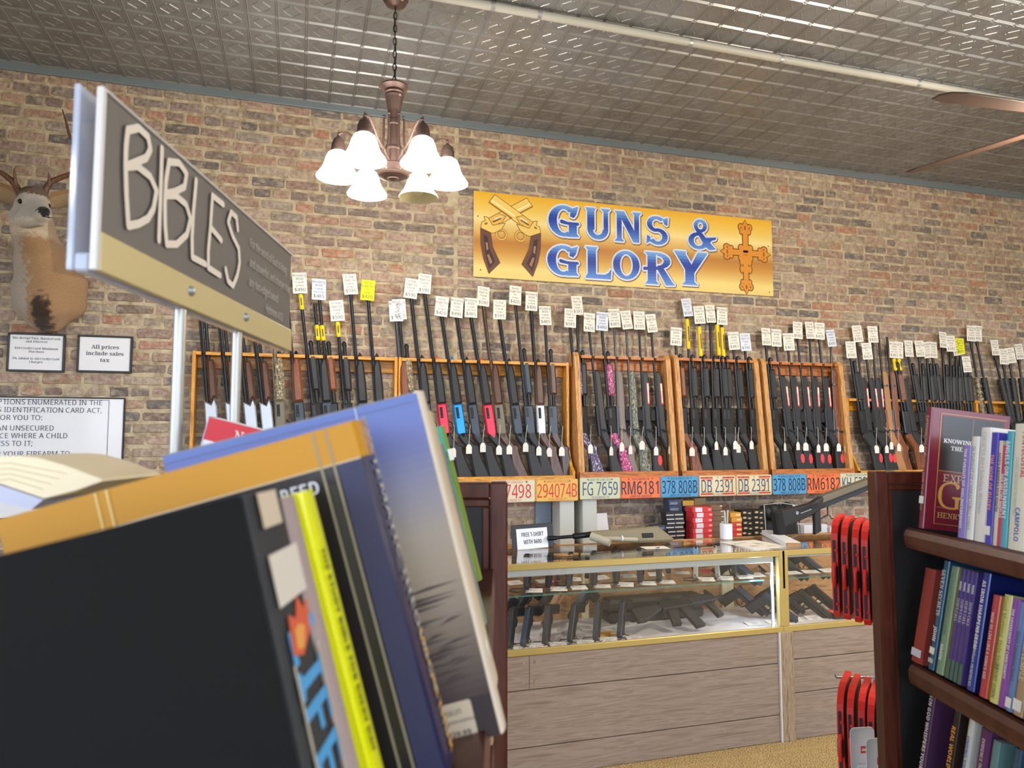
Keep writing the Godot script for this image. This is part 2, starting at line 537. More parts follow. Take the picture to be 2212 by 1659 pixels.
# ---------------------------------------------------------------- floor and other walls
func build_shell() -> void:
	structure("floor", MB.new().bx(Vector3(ROOM_L - 0.3, -0.25, -0.3), Vector3(ROOM_R + 0.3, 0.0, ROOM_B + 0.3)), M.carpet)
	structure("wall_right", MB.new().bx(Vector3(ROOM_R, 0, 0), Vector3(ROOM_R + 0.3, CEIL, ROOM_B)), M.plaster)
	# shop front on the left: posts, sill and lintel round three tall panes
	var m := MB.new()
	m.bx(Vector3(ROOM_L - 0.3, 0, 0), Vector3(ROOM_L, 0.5, ROOM_B))
	m.bx(Vector3(ROOM_L - 0.3, 3.3, 0), Vector3(ROOM_L, CEIL, ROOM_B))
	var edges := [0.0, 3.2, 5.4, 5.6, 7.8, 8.0, 10.0, ROOM_B]
	for i in range(0, 8, 2):
		m.bx(Vector3(ROOM_L - 0.3, 0.5, edges[i]), Vector3(ROOM_L, 3.3, edges[i + 1]))
	structure("wall_left", m, M.plaster)
	for i in range(1, 7, 2):
		var w := structure("window_%d" % ((i + 1) / 2), MB.new().bx(Vector3(ROOM_L - 0.17, 0.5, edges[i]), Vector3(ROOM_L - 0.164, 3.3, edges[i + 1])), M.glass)
		var f := MB.new()
		f.bx(Vector3(ROOM_L - 0.2, 0.5, edges[i]), Vector3(ROOM_L - 0.13, 0.55, edges[i + 1]))
		f.bx(Vector3(ROOM_L - 0.2, 3.25, edges[i]), Vector3(ROOM_L - 0.13, 3.3, edges[i + 1]))
		f.bx(Vector3(ROOM_L - 0.2, 0.55, edges[i]), Vector3(ROOM_L - 0.13, 3.25, edges[i] + 0.05))
		f.bx(Vector3(ROOM_L - 0.2, 0.55, edges[i + 1] - 0.05), Vector3(ROOM_L - 0.13, 3.25, edges[i + 1]))
		part("window_frame", f, M.aluminium, w)
	# wall behind the camera
	var fm := MB.new()
	fm.bx(Vector3(ROOM_L - 0.3, 0, ROOM_B), Vector3(ROOM_R + 0.3, 0.5, ROOM_B + 0.3))
	fm.bx(Vector3(ROOM_L - 0.3, 3.3, ROOM_B), Vector3(ROOM_R + 0.3, CEIL, ROOM_B + 0.3))
	var fx := [ROOM_L - 0.3, -3.9, -1.5, -1.2, 1.2, 1.5, 3.9, 4.2, 6.6, 6.9, 9.3, ROOM_R + 0.3]
	for i in range(0, 12, 2):
		fm.bx(Vector3(fx[i], 0.5, ROOM_B), Vector3(fx[i + 1], 3.3, ROOM_B + 0.3))
	structure("wall_front", fm, M.plaster)
	for i in range(1, 11, 2):
		var w := structure("window_%d" % ((i + 1) / 2 + 3), MB.new().bx(Vector3(fx[i], 0.5, ROOM_B + 0.164), Vector3(fx[i + 1], 3.3, ROOM_B + 0.17)), M.glass)
		var f := MB.new()
		f.bx(Vector3(fx[i], 0.5, ROOM_B + 0.13), Vector3(fx[i + 1], 0.55, ROOM_B + 0.2))
		f.bx(Vector3(fx[i], 3.25, ROOM_B + 0.13), Vector3(fx[i + 1], 3.3, ROOM_B + 0.2))
		f.bx(Vector3(fx[i], 0.55, ROOM_B + 0.13), Vector3(fx[i] + 0.05, 3.25, ROOM_B + 0.2))
		f.bx(Vector3(fx[i + 1] - 0.05, 0.55, ROOM_B + 0.13), Vector3(fx[i + 1], 3.25, ROOM_B + 0.2))
		part("window_frame", f, M.aluminium, w)
	# grey angle trim between bricks and tin
	structure("trim_1", MB.new().prism(Transform3D(Basis(Vector3(0, 0, 1), Vector3(0, 1, 0), Vector3(-1, 0, 0)), Vector3(0, 0, 0)), pv([0, 3.742, 0.016, 3.742, 0.02, 3.748, 0.022, CEIL, 0, CEIL]), -ROOM_R, -ROOM_L, 0.0), M.trim_grey)

# ---------------------------------------------------------------- pressed tin ceiling
func tin_panel() -> ArrayMesh:
	var mb := MB.new()
	var s := 0.6096
	var c := s / 4
	# facing down: x right, z depth, relief towards -y
	mb.quad(Vector3(0, 0, 0), Vector3(s, 0, 0), Vector3(s, 0, s), Vector3(0, 0, s))
	var rib := func(a: Vector2, b: Vector2, w: float, h: float) -> void:
		var d := (b - a).normalized()
		var nn := Vector2(-d.y, d.x) * w
		var a0 := Vector3(a.x - nn.x, 0, a.y - nn.y)
		var a1 := Vector3(a.x + nn.x, 0, a.y + nn.y)
		var b0 := Vector3(b.x - nn.x, 0, b.y - nn.y)
		var b1 := Vector3(b.x + nn.x, 0, b.y + nn.y)
		var at := Vector3(a.x + d.x * w, -h, a.y + d.y * w)
		var bt := Vector3(b.x - d.x * w, -h, b.y - d.y * w)
		mb.qo(a0, b0, bt, at, Vector3(-nn.x, -w, -nn.y))
		mb.qo(a1, b1, bt, at, Vector3(nn.x, -w, nn.y))
		for tr in [[a0, a1, at], [b0, b1, bt]]:
			if (tr[1] - tr[0]).cross(tr[2] - tr[0]).y > 0: mb.tri(tr[0], tr[2], tr[1])
			else: mb.tri(tr[0], tr[1], tr[2])
	for i in 4:
		for j in 4:
			var o := Vector2(i * c, j * c)
			var e := 0.012
			for q in [-0.0055, 0.0055]:
				rib.call(o + Vector2(e, q + 0.006), o + Vector2(c - e + 0.006, q + 0.006), 0.004, 0.0045)
				rib.call(o + Vector2(q + 0.006, e), o + Vector2(q + 0.006, c - e + 0.006), 0.004, 0.0045)
			for q in [Vector2(0.002, 0.002), Vector2(0.010, 0.010), Vector2(0.002, 0.010), Vector2(0.010, 0.002)]:
				rib.call(o + q - Vector2(0.0035, 0), o + q + Vector2(0.0035, 0), 0.003, 0.0034)
			var m := o + Vector2(c / 2 + 0.006, c / 2 + 0.006)
			var r := 0.052
			for k in 4:
				var p0 := m + Vector2.from_angle(k * PI / 2) * r
				var p1 := m + Vector2.from_angle((k + 1) * PI / 2) * r
				rib.call(p0.lerp(p1, 0.12), p0.lerp(p1, 0.88), 0.0034, 0.0036)
			if (i + j) % 2 == 0:
				for k in 4:
					var d := Vector2.from_angle(k * PI / 2 + PI / 4)
					rib.call(m + d * 0.004, m + d * 0.02, 0.004, 0.0014)
			else:
				for k in 8:
					var d := Vector2.from_angle(k * PI / 4)
					rib.call(m + d * 0.003, m + d * 0.012, 0.0025, 0.0014)
				for k in 4:
					var d := Vector2.from_angle(k * PI / 2 + PI / 4)
					rib.call(m + d * 0.062, m + d * 0.074, 0.004, 0.0024)
	# lapped edge of the sheet
	mb.bx(Vector3(0, -0.0022, 0), Vector3(s, 0, 0.0016))
	mb.bx(Vector3(0, -0.0016, 0), Vector3(0.0016, 0, s))
	return mb.mesh()

func build_ceiling() -> void:
	var roof := structure("ceiling", MB.new().bx(Vector3(ROOM_L - 0.3, CEIL + 0.012, -0.3), Vector3(ROOM_R + 0.3, CEIL + 0.4, ROOM_B + 0.3)), M.tin)
	var m := tin_panel()
	var s := 0.6096
	var spots := []
	for j in 8:
		for i in 25:
			spots.append(Vector2(ROOM_L + 0.02 + i * s, 0.022 + j * s))
	var shown := 0
	for p in spots:
		part("tin_panel", m, M.tin, roof, Transform3D(Basis.from_euler(Vector3(rng.randf_range(-0.0025, 0.0025), 0, rng.randf_range(-0.0025, 0.0025))), Vector3(p.x, CEIL - rng.randf() * 0.002, p.y)))
	# iron pipe under the tin, with straps
	var t := thing("ceiling_pipe", "pale grey pipe strapped under the tin ceiling, running parallel to brick wall", "pipe", T(0, CEIL - 0.034, 1.4))
	var pts := []
	for i in 31:
		var x := ROOM_L + (ROOM_R - ROOM_L) * i / 30.0
		pts.append(Vector3(x, sin(x * 1.9) * 0.004, sin(x * 0.8) * 0.01))
	part("pipe", MB.new().tube(pts, 0.0215, 12), M.pipe_grey, t)
	for x in [-3.2, -1.2, 0.9, 1.15, 2.03, 2.62, 3.62, 5.4, 7.0]:
		var b := MB.new()
		b.lathe(Transform3D(Basis(Vector3(0, 0, 1), Vector3(1, 0, 0), Vector3(0, 1, 0)), Vector3(x, sin(x * 1.9) * 0.004, sin(x * 0.8) * 0.01)), [Vector2(0.0235, -0.009), Vector2(0.0235, 0.009)], 12)
		b.bx(Vector3(x - 0.009, 0.0, -0.029), Vector3(x + 0.009, 0.034, -0.022))
		b.bx(Vector3(x - 0.009, 0.026, -0.05), Vector3(x + 0.009, 0.033, -0.022))
		part("strap", b, M.silver, t)

const GUNS := [
	[1, "ou", -0.599, 2.439, -0.1045, "walnut", "silver", "walnut", "blued", "", "", 0, 1],
	[1, "ou", -0.497, 2.445, -0.1258, "walnut", "silver", "walnut", "blued", "", "", 0, 1],
	[1, "ou", -0.398, 2.417, -0.1389, "walnut", "silver", "walnut", "blued", "", "", 0, 1],
	[1, "ou", -0.287, 2.315, -0.1341, "walnut", "silver", "walnut", "blued", "", "", 0, 1],
	[1, "semi", -0.167, 2.320, -0.0683, "camo_grass", "olive", "camo_grass", "olive", "", "", 0, 1],
	[1, "semi", -0.084, 2.434, -0.1014, "stock_wood", "gun_grey", "stock_wood", "blued", "blued", "", 0, 1],
	[1, "pump", -0.008, 2.501, -0.1255, "black_plastic", "black_matte", "black_plastic", "blued", "", "w", 1, 1],
	[1, "semi", 0.083, 2.430, -0.1067, "black_plastic", "gun_grey", "black_plastic", "blued", "", "", 2, 1],
	[1, "pump", 0.111, 2.466, -0.1106, "stock_wood", "blued", "stock_wood", "blued", "", "b", 2, 1],
	[1, "pump", 0.226, 2.333, -0.0931, "black_plastic", "black_matte", "black_plastic", "blued", "", "w", 1, 1],
	[1, "semi", 0.307, 2.513, -0.0930, "black_plastic", "gun_grey", "black_plastic", "blued", "", "w", 0, 1],
	[1, "semi", 0.420, 2.480, -0.0879, "black_plastic", "gun_grey", "black_plastic", "blued", "", "y", 0, 1],
	[2, "semi", 0.604, 2.349, -0.0859, "stock_wood", "blued", "stock_wood", "steel", "", "b", 0, 1],
	[2, "pump", 0.626, 2.363, -0.0854, "camo_grass", "olive", "camo_grass", "blued", "", "w", 0, 1],
	[2, "semi", 0.704, 2.509, -0.1111, "black_plastic", "gun_grey", "black_plastic", "blued", "", "w", 0, 1],
	[2, "semi", 0.794, 2.547, -0.1255, "black_plastic", "gun_red", "black_plastic", "blued", "gun_orange", "w", 0, 1],
	[2, "semi", 0.910, 2.397, -0.1414, "black_plastic", "gun_blue", "black_plastic", "blued", "gun_blue", "w", 0, 1],
	[2, "semi", 1.014, 2.395, -0.1356, "black_plastic", "gun_grey", "black_plastic", "blued", "", "w", 0, 1],
	[2, "semi", 1.113, 2.400, -0.1462, "black_plastic", "gun_red", "black_plastic", "blued", "gun_orange", "w", 0, 1],
	[2, "semi", 1.201, 2.484, -0.1141, "walnut", "olive", "walnut", "dark_walnut", "olive", "w", 0, 1],
	[2, "semi", 1.315, 2.397, -0.1321, "black_plastic", "gun_grey", "black_plastic", "blued", "", "w", 0, 1],
	[2, "pump", 1.430, 2.504, -0.0839, "gun_grey", "gun_grey", "black_plastic", "blued", "", "w", 0, 1],
	[2, "semi", 1.548, 2.469, -0.0444, "walnut", "silver", "walnut", "blued", "", "w", 0, 1],
	[2, "pump", 1.647, 2.372, -0.0338, "walnut", "gun_grey", "dark_walnut", "blued", "", "w", 0, 1],
	[3, "pump", 1.835, 2.363, -0.0626, "camo_purple", "black_matte", "camo_purple", "blued", "", "w", 0, 1],
	[3, "pump", 1.891, 2.458, -0.0026, "black_plastic", "black_matte", "black_plastic", "blued", "", "w", 0, 0],
	[3, "bolt", 1.980, 2.339, -0.0766, "black_plastic", "blued", "black_plastic", "blued", "", "w", 0, 1],
	[3, "pump", 2.080, 2.351, -0.0521, "camo_pink", "black_matte", "camo_pink", "blued", "", "b", 0, 1],
	[3, "bolt", 2.177, 2.379, -0.0064, "grey_stock", "steel", "grey_stock", "steel", "", "w", 0, 1],
	[3, "bolt", 2.273, 2.371, -0.0159, "camo_green", "steel", "camo_green", "steel", "", "w", 0, 1],
	[3, "bolt", 2.375, 2.372, -0.0143, "black_plastic", "blued", "black_plastic", "blued", "label", "w", 0, 1],
	[3, "bolt", 2.474, 2.356, -0.0364, "black_plastic", "blued", "black_plastic", "blued", "label", "w", 0, 1],
	[4, "pump", 2.672, 2.265, -0.0155, "stock_wood", "blued", "stock_wood", "blued", "", "w", 0, 1],
	[4, "pump", 2.776, 2.491, -0.0013, "black_plastic", "black_matte", "black_plastic", "blued", "", "b", 3, 1],
	[4, "pump", 2.877, 2.439, 0.0008, "black_plastic", "black_matte", "black_plastic", "blued", "", "w", 3, 1],
	[4, "pump", 2.973, 2.452, 0.0228, "black_plastic", "black_matte", "black_plastic", "blued", "", "w", 0, 1],
	[4, "pump", 3.030, 2.491, -0.0124, "black_plastic", "black_matte", "black_plastic", "blued", "", "", 4, 1],
	[4, "pump", 3.073, 2.440, 0.0012, "black_plastic", "black_matte", "black_plastic", "blued", "", "w", 3, 1],
	[4, "pump", 3.163, 2.251, -0.0250, "black_plastic", "black_matte", "black_plastic", "blued", "", "w", 0, 1],
	[4, "pump", 3.265, 2.246, -0.0288, "black_plastic", "black_matte", "black_plastic", "blued", "", "b", 0, 1],
	[5, "pump", 3.454, 2.296, -0.0221, "black_plastic", "black_matte", "black_plastic", "blued", "", "w", 0, 1],
	[5, "bolt", 3.547, 2.290, -0.0646, "black_plastic", "blued", "black_plastic", "blued", "label", "w", 0, 1],
	[5, "bolt", 3.656, 2.263, -0.0257, "black_plastic", "blued", "black_plastic", "blued", "label", "w", 0, 1],
	[5, "bolt", 3.748, 2.359, -0.0395, "black_plastic", "blued", "black_plastic", "blued", "label", "w", 0, 1],
	[5, "bolt", 3.863, 2.364, 0.0126, "black_plastic", "blued", "black_plastic", "blued", "label", "w", 0, 1],
	[5, "bolt", 3.954, 2.362, -0.0192, "black_plastic", "blued", "black_plastic", "blued", "label", "w", 0, 1],
	[5, "wood", 4.060, 2.309, 0.0375, "stock_wood", "steel", "stock_wood", "steel", "", "b", 0, 1],
	[6, "pump", 4.244, 2.222, -0.0903, "black_plastic", "black_matte", "black_plastic", "blued", "", "w", 0, 0],
	[6, "bolt", 4.321, 2.356, -0.0232, "black_plastic", "black_matte", "black_plastic", "blued", "label", "w", 0, 1],
	[6, "bolt", 4.402, 2.216, -0.0471, "black_plastic", "black_matte", "black_plastic", "blued", "label", "w", 0, 1],
	[6, "bolt", 4.474, 2.357, -0.0034, "black_plastic", "black_matte", "black_plastic", "blued", "label", "w", 0, 1],
	[6, "wood", 4.540, 2.488, -0.0125, "tan", "stock_wood", "tan", "blued", "", "", 0, 1],
	[6, "wood", 4.628, 2.400, 0.0124, "stock_wood", "steel", "stock_wood", "blued", "", "", 0, 0],
	[6, "pump", 4.676, 2.236, -0.0869, "stock_wood", "steel", "stock_wood", "blued", "", "w", 1, 0],
	[6, "bolt", 4.726, 2.238, -0.0983, "black_plastic", "black_matte", "black_plastic", "blued", "", "w", 1, 1],
	[6, "pump", 4.830, 2.252, -0.1044, "black_plastic", "black_matte", "black_plastic", "blued", "", "w", 0, 0],
	[6, "pump", 4.944, 2.256, 0.0296, "black_plastic", "black_matte", "black_plastic", "blued", "", "w", 0, 0],
	[6, "pump", 5.024, 2.248, 0.0103, "black_plastic", "black_matte", "black_plastic", "blued", "", "w", 0, 0],
	[6, "pump", 5.085, 2.250, -0.0354, "black_plastic", "black_matte", "black_plastic", "blued", "", "w", 0, 0],
	[6, "pump", 5.200, 2.341, 0.0562, "black_plastic", "black_matte", "black_plastic", "blued", "", "w", 0, 0],
	[6, "pump", 5.279, 2.311, 0.0902, "black_plastic", "black_matte", "black_plastic", "blued", "", "w", 0, 0],
	[6, "pump", 5.338, 2.280, 0.0789, "black_plastic", "black_matte", "black_plastic", "blued", "", "w", 0, 0],
	[6, "pump", 5.381, 2.293, -0.0108, "black_plastic", "black_matte", "black_plastic", "blued", "", "y", 0, 0],
	[6, "pump", 5.432, 2.139, 0.0269, "black_plastic", "black_matte", "black_plastic", "blued", "", "w", 0, 0],
	[6, "ar", 5.517, 2.409, -0.0875, "camo_grass", "black_matte", "black_plastic", "blued", "", "w", 0, 0],
	[6, "ar", 5.582, 2.412, -0.1155, "black_plastic", "black_matte", "black_plastic", "blued", "", "w", 0, 0],
	[6, "ar", 5.768, 2.295, -0.1783, "black_plastic", "black_matte", "black_plastic", "blued", "", "w", 0, 0],
	[6, "ar", 5.859, 2.219, -0.0700, "black_plastic", "black_matte", "black_plastic", "blued", "", "w", 0, 0],
	[6, "ar", 5.935, 2.232, -0.0551, "black_plastic", "black_matte", "black_plastic", "blued", "", "w", 0, 0],
	[6, "ar", 6.044, 2.270, -0.0194, "black_plastic", "black_matte", "black_plastic", "blued", "", "w", 0, 0],
]

# ---------------------------------------------------------------- wall racks
const FLOOR_Y := 1.21
const RACKS := [
	[1, -0.625, 0.613, 2.095, "honey", "honey-stained pine gun rack at the left, behind the two sign poles"],
	[2, 0.619, 1.812, 2.095, "honey", "honey-stained pine gun rack left of the natural pine racks"],
	[3, 1.845, 2.602, 2.155, "pine", "natural pine gun rack right of the honey racks, with pink camouflage gun"],
	[4, 2.632, 3.352, 2.162, "pine", "natural pine gun rack below the cross on the yellow sign"],
	[5, 3.382, 4.13, 2.158, "pine", "natural pine gun rack above the last orange number plate"],
	[6, 4.17, 6.9, 1.885, "honey", "low honey-stained gun rack at the right, behind the maroon book"],
]

func gun_x_at(g: Array, y: float) -> float:
	return g[2] + tan(g[4]) * (y - g[3])

func build_racks() -> void:
	for r in RACKS:
		var t := thing("gun_rack", r[5], "rack", T(0, 0, 0), "gun racks on the brick wall")
		var hv: Material = M[r[4] + "_v"]
		var hh: Material = M[r[4] + "_h"]
		var top: float = r[3]
		var x0: float = r[1]
		var x1: float = r[2]
		# notched rail
		var notch := []
		for g in GUNS:
			if g[0] == r[0]: notch.append(gun_x_at(g, top))
		notch.sort()
		var p := PackedVector2Array([Vector2(x0 + 0.02, 0.02), Vector2(x1 - 0.02, 0.02), Vector2(x1 - 0.02, 0.105)])
		var last := x1
		for i in range(notch.size() - 1, -1, -1):
			var x: float = notch[i]
			if x + 0.013 > last - 0.008 or x - 0.015 < x0 + 0.03: continue
			p.append(Vector2(x + 0.013, 0.105)); p.append(Vector2(x + 0.010, 0.056)); p.append(Vector2(x - 0.010, 0.056)); p.append(Vector2(x - 0.013, 0.105))
			last = x - 0.013
		p.append(Vector2(x0 + 0.02, 0.105))
		var down := Transform3D(Basis(Vector3(1, 0, 0), Vector3(0, 0, 1), Vector3(0, -1, 0)), Vector3(0, top, 0))
		part("notched_rail", MB.new().prism(down, p, 0.0, 0.02), M.pine_orange if r[4] == "pine" else hh, t)
		part("back_board", MB.new().bx(Vector3(x0 + 0.02, top - 0.095, 0.004), Vector3(x1 - 0.02, top - 0.018, 0.022), 0.002), M.pine_orange if r[4] == "pine" else hh, t)
		var sides: PackedVector2Array
		if r[4] == "honey" and r[0] < 6: sides = pv([0.004, top + 0.004, 0.1, top + 0.004, 0.1, 1.56, 0.108, 1.5, 0.125, 1.44, 0.16, 1.38, 0.205, 1.345, 0.205, 1.29, 0.205, 1.15, 0.004, 1.15])
		elif r[0] == 6: sides = pv([0.004, top + 0.004, 0.1, top + 0.004, 0.1, 1.5, 0.2, 1.32, 0.2, 1.15, 0.004, 1.15])
		else: sides = pv([0.004, top + 0.022, 0.09, top + 0.022, 0.115, top - 0.012, 0.2, 1.336, 0.2, 1.15, 0.004, 1.15])
		var xt := Transform3D(Basis(Vector3(0, 0, 1), Vector3(0, 1, 0), Vector3(-1, 0, 0)), Vector3.ZERO)
		var th := 0.02 if r[4] == "honey" else 0.04
		var posts := [x0, x1 - th]
		if r[0] == 6: posts = [x0, 5.505, x1 - th]
		for x in posts:
			part("side_board", MB.new().prism(xt, sides, -x - th, -x, 0.002), hv, t)
		part("bottom_board", MB.new().bx(Vector3(x0 + th, FLOOR_Y - 0.02, 0.004), Vector3(x1 - th, FLOOR_Y, 0.186), 0.001), hh, t)
		var lip := 1.318 if r[4] == "honey" else 1.338
		part("front_board", MB.new().bx(Vector3(x0, 1.15, 0.184), Vector3(x1, lip, 0.204 if r[0] < 6 else 0.2), 0.002), M.pine_orange if r[4] == "pine" else hh, t)
		if r[4] == "pine":
			for q in [[x0 + 0.02, lip - 0.012], [x1 - 0.02, lip - 0.012]]:
				part("screw", MB.new().ball(Vector3(q[0], q[1], 0.204), Vector3(0.004, 0.004, 0.002), 6), M.black_frame, t)

# ---------------------------------------------------------------- long guns
var shapes := {}

func shape(key: String, make: Callable) -> ArrayMesh:
	if not shapes.has(key): shapes[key] = make.call().mesh()
	return shapes[key]

func rod(x: float, y0: float, y1: float, r: float, seg := 10) -> MB:
	return MB.new().tube([Vector3(x, y0, 0), Vector3(x, y1, 0)], r, seg)

func profile(a: Array, half: float, ch: float) -> MB:
	return MB.new().prism(Transform3D(), pv(a), -half, half, ch)

func guard_shape(y0: float, x: float) -> MB:
	return MB.new().tube([Vector3(x, y0, 0), Vector3(x + 0.026, y0 + 0.012, 0), Vector3(x + 0.034, y0 + 0.045, 0), Vector3(x + 0.028, y0 + 0.075, 0), Vector3(x, y0 + 0.098, 0)], 0.0042, 6)

const ORD := ["first", "second", "third", "fourth", "fifth", "sixth", "seventh", "eighth", "ninth", "tenth", "eleventh", "twelfth", "thirteenth", "fourteenth", "fifteenth", "sixteenth", "seventeenth", "eighteenth", "nineteenth", "twentieth", "twenty-first", "twenty-second", "twenty-third", "twenty-fourth"]
const RACK_WORD := ["", "leftmost rack", "second rack", "third rack", "fourth rack", "fifth rack", "low right rack"]
const LOOK := {"walnut": "walnut", "black_plastic": "black", "camo_grass": "grass camouflage", "camo_pink": "pink camouflage", "camo_purple": "purple camouflage", "camo_green": "green camouflage", "stock_wood": "brown wood", "dark_walnut": "walnut", "grey_stock": "grey", "tan": "pale wood"}
const RECV := {"silver": "silver receiver", "gun_red": "red receiver", "gun_blue": "bright blue receiver", "olive": "olive receiver", "gun_grey": "grey receiver"}

func build_guns() -> void:
	var count := {}
	for g in GUNS:
		var r: int = g[0]
		var k: int = count.get(r, 0)
		count[r] = k + 1
		var kind: String = {"semi": "shotgun", "pump": "shotgun", "ou": "shotgun", "bolt": "rifle", "wood": "rifle", "ar": "rifle"}[g[1]]
		var d := Vector3(tan(g[4]), 1, -0.06).normalized()
		var muz := Vector3(g[2], g[3], 0.13 - 0.06 * (g[3] - 1.3))
		var L: float = (g[3] - FLOOR_Y - 0.004) / d.y
		var X := d.cross(Vector3(0, 0, 1)).normalized()
		var at := Transform3D(Basis(X, d, X.cross(d)), muz - d * L)
		var where: String = "%s from left in the %s" % [ORD[k], RACK_WORD[r]]
		var look: String = "%s %s" % [{"semi": "long", "pump": "pump", "ou": "double-barrelled", "bolt": "bolt-action", "wood": "slim", "ar": "slotted-handguard"}[g[1]], kind]
		var t := thing(kind, "%s %s%s, %s" % [LOOK.get(g[5], "dark"), look, (" with " + RECV[g[6]]) if RECV.has(g[6]) and r < 3 else "", where], kind, at, "long guns standing in the wall racks")
		gun_parts(t, g, L)
		# price card on the muzzle
		if g[10] != "":
			var cm: String = {"w": "card", "b": "card_blue", "y": "neon_card"}[g[10]]
			rng.seed = int(g[2] * 1000) + 77
			var ct := Transform3D(Basis.from_euler(Vector3(-0.05, rng.randf_range(-0.2, 0.15), rng.randf_range(-0.06, 0.16) - g[4] * -0.4)), muz + Vector3(-0.004, 0.056, 0.014))
			var word: String = {"w": "white", "b": "bluish white", "y": "neon yellow"}[g[10]]
			var c := thing("price_card", "%s price card on muzzle of gun %s" % [word, where], "card", ct, "price cards on the gun muzzles")
			part("sheet", shape("card", func(): return MB.new().bx(Vector3(-0.044, -0.068, -0.0005), Vector3(0.044, 0.068, 0.0005))), M[cm], c)
			part("writing", card_writing(int(g[2] * 10) % 5), M.ink, c)
		if g[12] == 1 and r != 1:
			var gp := at * Vector3(0.07, 0.435, 0.0)
			rng.seed = int(g[2] * 1000) + 5
			var ln := rng.randf_range(0.1, 0.15)
			var s := thing("string_tag", "white string tag hanging from the gun %s" % where, "tag", Transform3D(Basis.from_euler(Vector3(0, rng.randf_range(-0.7, 0.5), 0)), gp + Vector3(0.0, 0.0, 0.03)), "string tags on trigger guards")
			part("string", shape("string%d" % int(ln * 100), func(): return MB.new().tube([Vector3(0.004, 0.004, -0.01), Vector3(0.006, 0, 0.004), Vector3(0, -ln * 0.5, 0.01), Vector3(-0.003, -ln, 0.012)], 0.0016, 5)), M.string, s)
			part("paper", shape("tagpaper", func(): return MB.new().prism(Transform3D(), pv([-0.019, -0.058, 0.019, -0.058, 0.019, -0.014, 0.008, 0.004, -0.008, 0.004, -0.019, -0.014]), 0.0, 0.0012)), M.card, s, T(-0.003, -ln - 0.002, 0.011))

func card_writing(k: int) -> ArrayMesh:
	var heads := [["Mossberg", "M500", "12 gauge", "synthetic", "$490"], ["Mossberg", "M500", "12 gauge", "with choke", "$485"], ["Tri-Star", "Viper G2", "20 gauge", "camo", "$590"], ["Tri-Star", "Viper G2", "12 gauge", "shotgun", "$595"], ["Henry", "Single Shot", "410", "shotgun", "$420"]]
	return shape("writing%d" % k, func():
		var m := MB.new()
		for i in 4:
			m.text(T(-0.002 + 0.003 * (i % 2), 0.05 - i * 0.022, 0.0009), heads[k][i], 0.021 if i < 2 else 0.015, sans, 0.9)
		m.text(T(0.0, -0.043, 0.0009), heads[k][4], 0.031, sans)
		return m)

